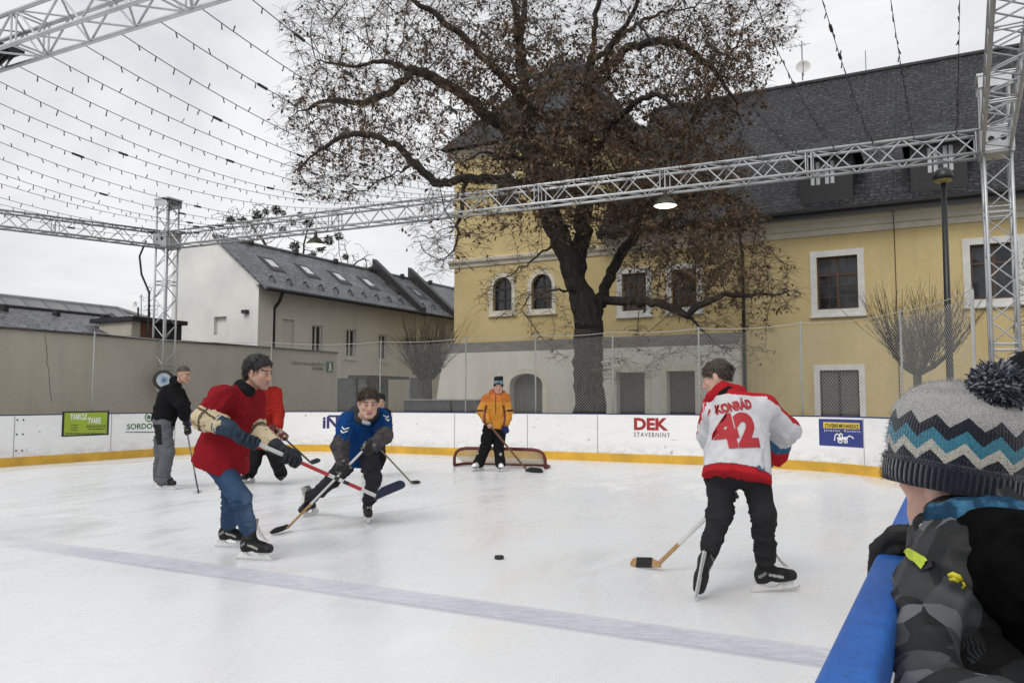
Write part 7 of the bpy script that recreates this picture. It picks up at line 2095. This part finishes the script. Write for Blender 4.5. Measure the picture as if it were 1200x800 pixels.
for x_, y_ in ((1080.5, 617.5),):
    c_ = kp(x_ + 2, y_, 1.198); ax = (Vector((0, 0, H)) - c_).normalized()
    MB().lathe(c_, [(.0062, 0), (.0062, .0015), (.0045, .002), (.0035, .0012), (0, .001)], 16, ax).build('snap', steel, kid.root, True)
kid.trousers((.02, .022, .03), r=(.085, .07, .062, .06), amp=.008, seed=44, hem=-.0, seat=.12, res=.014)
for d in 'RL':
    a = kid.J['an' + d]; t_ = kid.toe[d]
    garment('boot', [cap(a + Z3 * .10, a, .052, .05, k=0), cap(a - Z3 * .03, a + t_ * .12 - Z3 * .045, .048, .04, k=.03), plane(a - Z3 * .088, -Z3)], .012, leather, kid.root, (.02, .02, .022), 0)
# the knitted hat
knit = bpy.data.materials.new('zigzag_knit'); nt, b = nodes(knit); u = uvco(nt); sp_ = N(nt, 'ShaderNodeSeparateXYZ'); L(nt, u, sp_.inputs[0])
uu, vv = sp_.outputs[0], sp_.outputs[1]
wob = math_(nt, 'MULTIPLY', math_(nt, 'SUBTRACT', noise(nt, u, 55, 3, .6), .5), .006)
tri = math_(nt, 'MULTIPLY', math_(nt, 'ABSOLUTE', math_(nt, 'SUBTRACT', math_(nt, 'FRACT', math_(nt, 'DIVIDE', uu, .0445)), .5)), .036)
vz = math_(nt, 'ADD', math_(nt, 'SUBTRACT', vv, tri), math_(nt, 'ADD', wob, .009))
# stitches make the colour steps jagged
st_v = math_(nt, 'MULTIPLY', math_(nt, 'FLOOR', math_(nt, 'DIVIDE', vz, .0030)), .0030)
rp = N(nt, 'ShaderNodeValToRGB'); rp.color_ramp.interpolation = 'CONSTANT'; e = rp.color_ramp.elements
vmax = .22
for i, (p_, c_) in enumerate(((0., (.010, .013, .024)), (.051, (.50, .48, .42)), (.066, (.045, .20, .28)), (.086, (.010, .012, .022)), (.106, (.36, .355, .35)))):
    x = e[0] if i == 0 else (e[1] if i == 1 else e.new(p_ / vmax)); x.position = p_ / vmax; x.color = rgb(c_)
L(nt, math_(nt, 'DIVIDE', st_v, vmax), rp.inputs[0])
brim = math_(nt, 'LESS_THAN', vv, .036)
c = mixc(nt, brim, rp.outputs[0], (.008, .011, .022))
hth = noise(nt, scaled(nt, u, (1, 1.6, 1)), 210, 4, .75)
c = mixc(nt, 1.0, c, ramp(nt, hth, [(.28, .55), (.72, 1.25)]), 'MULTIPLY')
L(nt, c, b.inputs['Base Color']); b.inputs['Roughness'].default_value = .95; b.inputs['Specular IOR Level'].default_value = .12; b.inputs['Sheen Weight'].default_value = .35; b.inputs['Sheen Roughness'].default_value = .5
su = math_(nt, 'ABSOLUTE', math_(nt, 'SINE', math_(nt, 'MULTIPLY', uu, math.pi / .0052)))
zz_ = math_(nt, 'ADD', math_(nt, 'DIVIDE', vv, .0042), math_(nt, 'MULTIPLY', su, .55))
sv = math_(nt, 'ABSOLUTE', math_(nt, 'SINE', math_(nt, 'MULTIPLY', zz_, math.pi)))
stitch = math_(nt, 'ADD', math_(nt, 'MULTIPLY', su, .6), math_(nt, 'MULTIPLY', sv, .6))
rib = math_(nt, 'MULTIPLY', math_(nt, 'ABSOLUTE', math_(nt, 'SINE', math_(nt, 'MULTIPLY', uu, math.pi / .0085))), 2.0)
hgt = N(nt, 'ShaderNodeMix', data_type='FLOAT'); L(nt, brim, hgt.inputs[0]); L(nt, stitch, hgt.inputs[2]); L(nt, math_(nt, 'ADD', rib, math_(nt, 'MULTIPLY', sv, .3)), hgt.inputs[3])
bump(nt, b, math_(nt, 'ADD', hgt.outputs[0], math_(nt, 'MULTIPLY', hth, .8)), .75, .0022)
hb = kp(1121, 574, KY)                                          # middle of the brim's lower edge
axh = Vector((.17, -.03, 1)).normalized(); xh = Vector((1, 0, -.17)).normalized(); yh_ = axh.cross(xh)
prof = [(.098, .004), (.103, -.002), (.1065, .004), (.108, .018), (.1075, .032), (.104, .038), (.1015, .0395), (.1035, .050), (.1055, .062), (.106, .076), (.1045, .092), (.1005, .108), (.094, .122), (.085, .135), (.074, .146), (.060, .1555), (.044, .162), (.027, .1655), (.012, .167), (.0, .1672)]
# finer profile
pf = []
for (r0, h0), (r1_, h1) in zip(prof[:-1], prof[1:]):
    for k in range(3): t_ = k / 3; pf.append((r0 + (r1_ - r0) * t_, h0 + (h1 - h0) * t_))
pf.append(prof[-1]); nU = 128
arc = [0.]
for (r0, h0), (r1_, h1) in zip(pf[:-1], pf[1:]): arc.append(arc[-1] + math.hypot(r1_ - r0, h1 - h0))
Vh, Uh = [], []
for i, (r, h) in enumerate(pf):
    for k in range(nU + 1):
        a = 2 * math.pi * k / nU
        Vh.append(hb + axh * h + xh * (r * math.cos(a) * 1.0) + yh_ * (r * math.sin(a) * .98)); Uh.append((a * .105, max(0, arc[i] - .006)))
Vn = np.array([tuple(v) for v in Vh]); loc = Vn - A_(hb)
hh_ = loc @ A_(axh); wt = np.clip((hh_ - .08) / .06, 0, 1)
rad_ = loc - np.outer(hh_, A_(axh)); rl = np.linalg.norm(rad_, axis=1)[:, None] + 1e-6
# slack wool: soft dents and creases near the crown
dn = vnoise(Vn * 14, 5) * .006 * wt + vnoise(Vn * 30, 6) * .0018
cre = np.exp(-((hh_ - .148 - .10 * loc[:, 0]) / .007) ** 2) * np.clip((.03 - loc[:, 0]) / .05, 0, 1) * (loc[:, 1] < 0) * .008 + np.exp(-((hh_ - .134 - .22 * loc[:, 0]) / .008) ** 2) * np.clip((.05 - np.abs(loc[:, 0] - .0)) / .04, 0, 1) * (loc[:, 1] < 0) * .007
Vn = Vn + (rad_ / rl) * (dn - cre)[:, None] + np.outer(vnoise(Vn * 11, 8) * .005 * wt, A_(axh))
Vn = Vn.reshape(len(pf), nU + 1, 3); Vn[:, nU] = Vn[:, 0]; Vn = Vn.reshape(-1, 3)
Fh, UVh = [], []
for i in range(len(pf) - 1):
    for k in range(nU):
        a = i * (nU + 1) + k; q4 = (a, a + 1, a + nU + 2, a + nU + 1); Fh.append(q4); UVh += [Uh[x] for x in q4]
rgf = np.random.default_rng(12); vi = rgf.integers(0, len(Vn), 9000); nh = len(pf) * (nU + 1)
hn = (rad_ / rl); fz = Vn[vi]; ev = np.array([u_[1] for u_ in Uh])[vi]; ok_ = hh_[vi] < .166; fz, ev, vi = fz[ok_], ev[ok_], vi[ok_]; n_ = len(fz)
nd = hn[vi] * (1 - wt[vi] * .6)[:, None] + A_(axh) * (wt[vi] * .9)[:, None] + rgf.normal(0, .55, (n_, 3)); nd /= np.linalg.norm(nd, axis=1)[:, None]
lf_ = (.0055 * rgf.uniform(.4, 1.3, n_))[:, None]; sdv = np.cross(nd, rgf.normal(0, 1, (n_, 3))); sdv /= np.linalg.norm(sdv, axis=1)[:, None] + 1e-9
jit = rgf.normal(0, .0012, (n_, 3)); FV_ = np.stack([fz + jit - sdv * .0003, fz + jit + sdv * .0003, fz + jit + nd * lf_ + sdv * .00015, fz + jit + nd * lf_ - sdv * .00015], 1).reshape(-1, 3)
fc = np.where((ev > .108)[:, None], np.array([.40, .395, .39]), np.where((ev < .045)[:, None], np.array([.02, .025, .04]), np.array([.10, .13, .16]))) * rgf.uniform(.6, 1.2, n_)[:, None]
ht = mesh_obj('bobble_hat', Vn, Fh, knit, kid.root, True, uv=UVh)
mesh_obj('wool_fuzz', FV_, np.arange(4 * n_).reshape(n_, 4), VCM('wool', 1.0, 0, 10, .2, 40, .05), ht, False, np.repeat(fc, 4, 0))
# the bobble: many strands of yarn
rgp = np.random.default_rng(6); pc = A_(kp(1167, 453, 1.19)); R0 = .0355
n_ = 2300; d = rgp.normal(0, 1, (n_, 3)); d /= np.linalg.norm(d, axis=1)[:, None]
ln = (R0 * rgp.uniform(.86, 1.05, n_))[:, None]; bend = rgp.normal(0, .30, (n_, 3)); bend -= d * (bend * d).sum(1)[:, None]
bend += np.array([0, 0, -.10])
ts = (.25, .6, .85, 1.0); ww = (.0016, .0024, .0026, .0017)
P_ = [pc + d * ln * t_ + bend * ln * t_ * t_ for t_ in ts]
s1_ = np.cross(d, rgp.normal(0, 1, (n_, 3))); s1_ /= np.linalg.norm(s1_, axis=1)[:, None]; s2_ = np.cross(d, s1_)
ringv = []
for q, w_ in zip(P_, ww):
    for k in range(4):
        a = math.pi / 2 * k; ringv.append(q + (s1_ * math.cos(a) + s2_ * math.sin(a)) * w_)
PV_ = np.stack(ringv, 1).reshape(-1, 3)
base_ = (np.arange(n_) * 16)[:, None]; ff = []
for i in range(3):
    for k in range(4): ff.append(np.concatenate([base_ + i * 4 + k, base_ + i * 4 + (k + 1) % 4, base_ + i * 4 + 4 + (k + 1) % 4, base_ + i * 4 + 4 + k], 1))
ff.append(np.concatenate([base_ + 12, base_ + 13, base_ + 14, base_ + 15], 1))
pal = np.array([(.012, .016, .030), (.016, .022, .040), (.03, .04, .06), (.09, .10, .12), (.22, .23, .25), (.02, .03, .05)]); pk_ = rgp.integers(0, 6, n_)
mesh_obj('bobble', PV_, np.concatenate(ff), VCM('yarn', .95, .4, 900, .3, 90, .1, .3), ht, True, np.repeat(pal[pk_], 16, 0))

# ------------------------------------------------------------------ onlooker at the right edge
Y = 2.05
sx_ = kp(1233, 476, Y)
pp = Fig('onlooker with brown hair and black and green cap beside the child', Y, dict(hip=Vector((sx_.x + .03, Y + .02, .72)), hpR=Vector((sx_.x + .1, Y + .07, .70)), hpL=Vector((sx_.x - .03, Y - .03, .70)), knR=Vector((sx_.x + .1, Y + .07, .33)), knL=Vector((sx_.x - .02, Y - .03, .33)),
      shR=Vector((sx_.x + .15, Y + .10, 1.10)), shL=Vector((sx_.x - .10, Y - .08, 1.10)), neck=Vector((sx_.x + .02, Y, 1.16)), head=sx_, elR=Vector((sx_.x + .2, Y + .12, .86)), wrR=Vector((sx_.x + .1, Y + .22, .80)), elL=Vector((sx_.x - .13, Y - .10, .86)), wrL=Vector((sx_.x - .12, Y + .05, .80))), (-.75, .6, -.08), (.55, .33, .25), .95)
for d in 'RL':
    pp.J['an' + d] = Vector((pp.J['kn' + d].x, pp.J['kn' + d].y, -.05))
pp.toe = {'R': Vector((-.6, .5, 0)), 'L': Vector((-.6, .5, 0))}
pp.hands = {'L': (pp.J['wrL'] + Vector((-.04, .06, -.02)), Vector((.5, .4, .2))), 'R': (pp.J['wrR'] + Vector((-.04, .06, -.02)), Vector((.5, .4, .2)))}
pp.body(slim=.8); pp.trousers((.02, .02, .03), r=(.10, .085, .075, .07), res=.014, seed=51, hem=0)
pp.top('jacket', (.02, .02, .022), .08, (.08, .075, .06), (.16, .165), .8, .01, 52, .97, shiny_cloth, .012, sh=.075)
hair(pp.J['head'], pp.fr, .95, (.035, .018, .010), pp.root, front=.085, back=-.095, thick=.022, tuft=.010, seed=9, lock=2.0, lock_len=.035)
hq = pp.J['head']
def capc(V, Nn):
    c = np.tile(np.array([.010, .010, .011]), (len(V), 1)); z = V[:, 2] - hq.z; c[(np.abs(z - .085 - .25 * (V[:, 0] - hq.x)) < .012)] = (.10, .30, .02); return c
garment('cap', [ell(hq + Vector((0, 0, .062)), [(1, 0, 0), (0, 1, 0), (0, 0, 1)], (.118, .122, .088), 0), plane(hq + Vector((0, 0, .052)), (0, 0, -1))], .008, cloth, pp.root, capc, .002)
for d in 'RL':
    a = pp.J['an' + d]; t_ = pp.toe[d].normalized()
    garment('boot', [cap(a + Z3 * .10, a, .055, .053, k=0), cap(a - Z3 * .03, a + t_ * .14 - Z3 * .045, .05, .042, k=.03), plane(a - Z3 * .088, -Z3)], .014, leather, pp.root, (.02, .02, .022), 0)
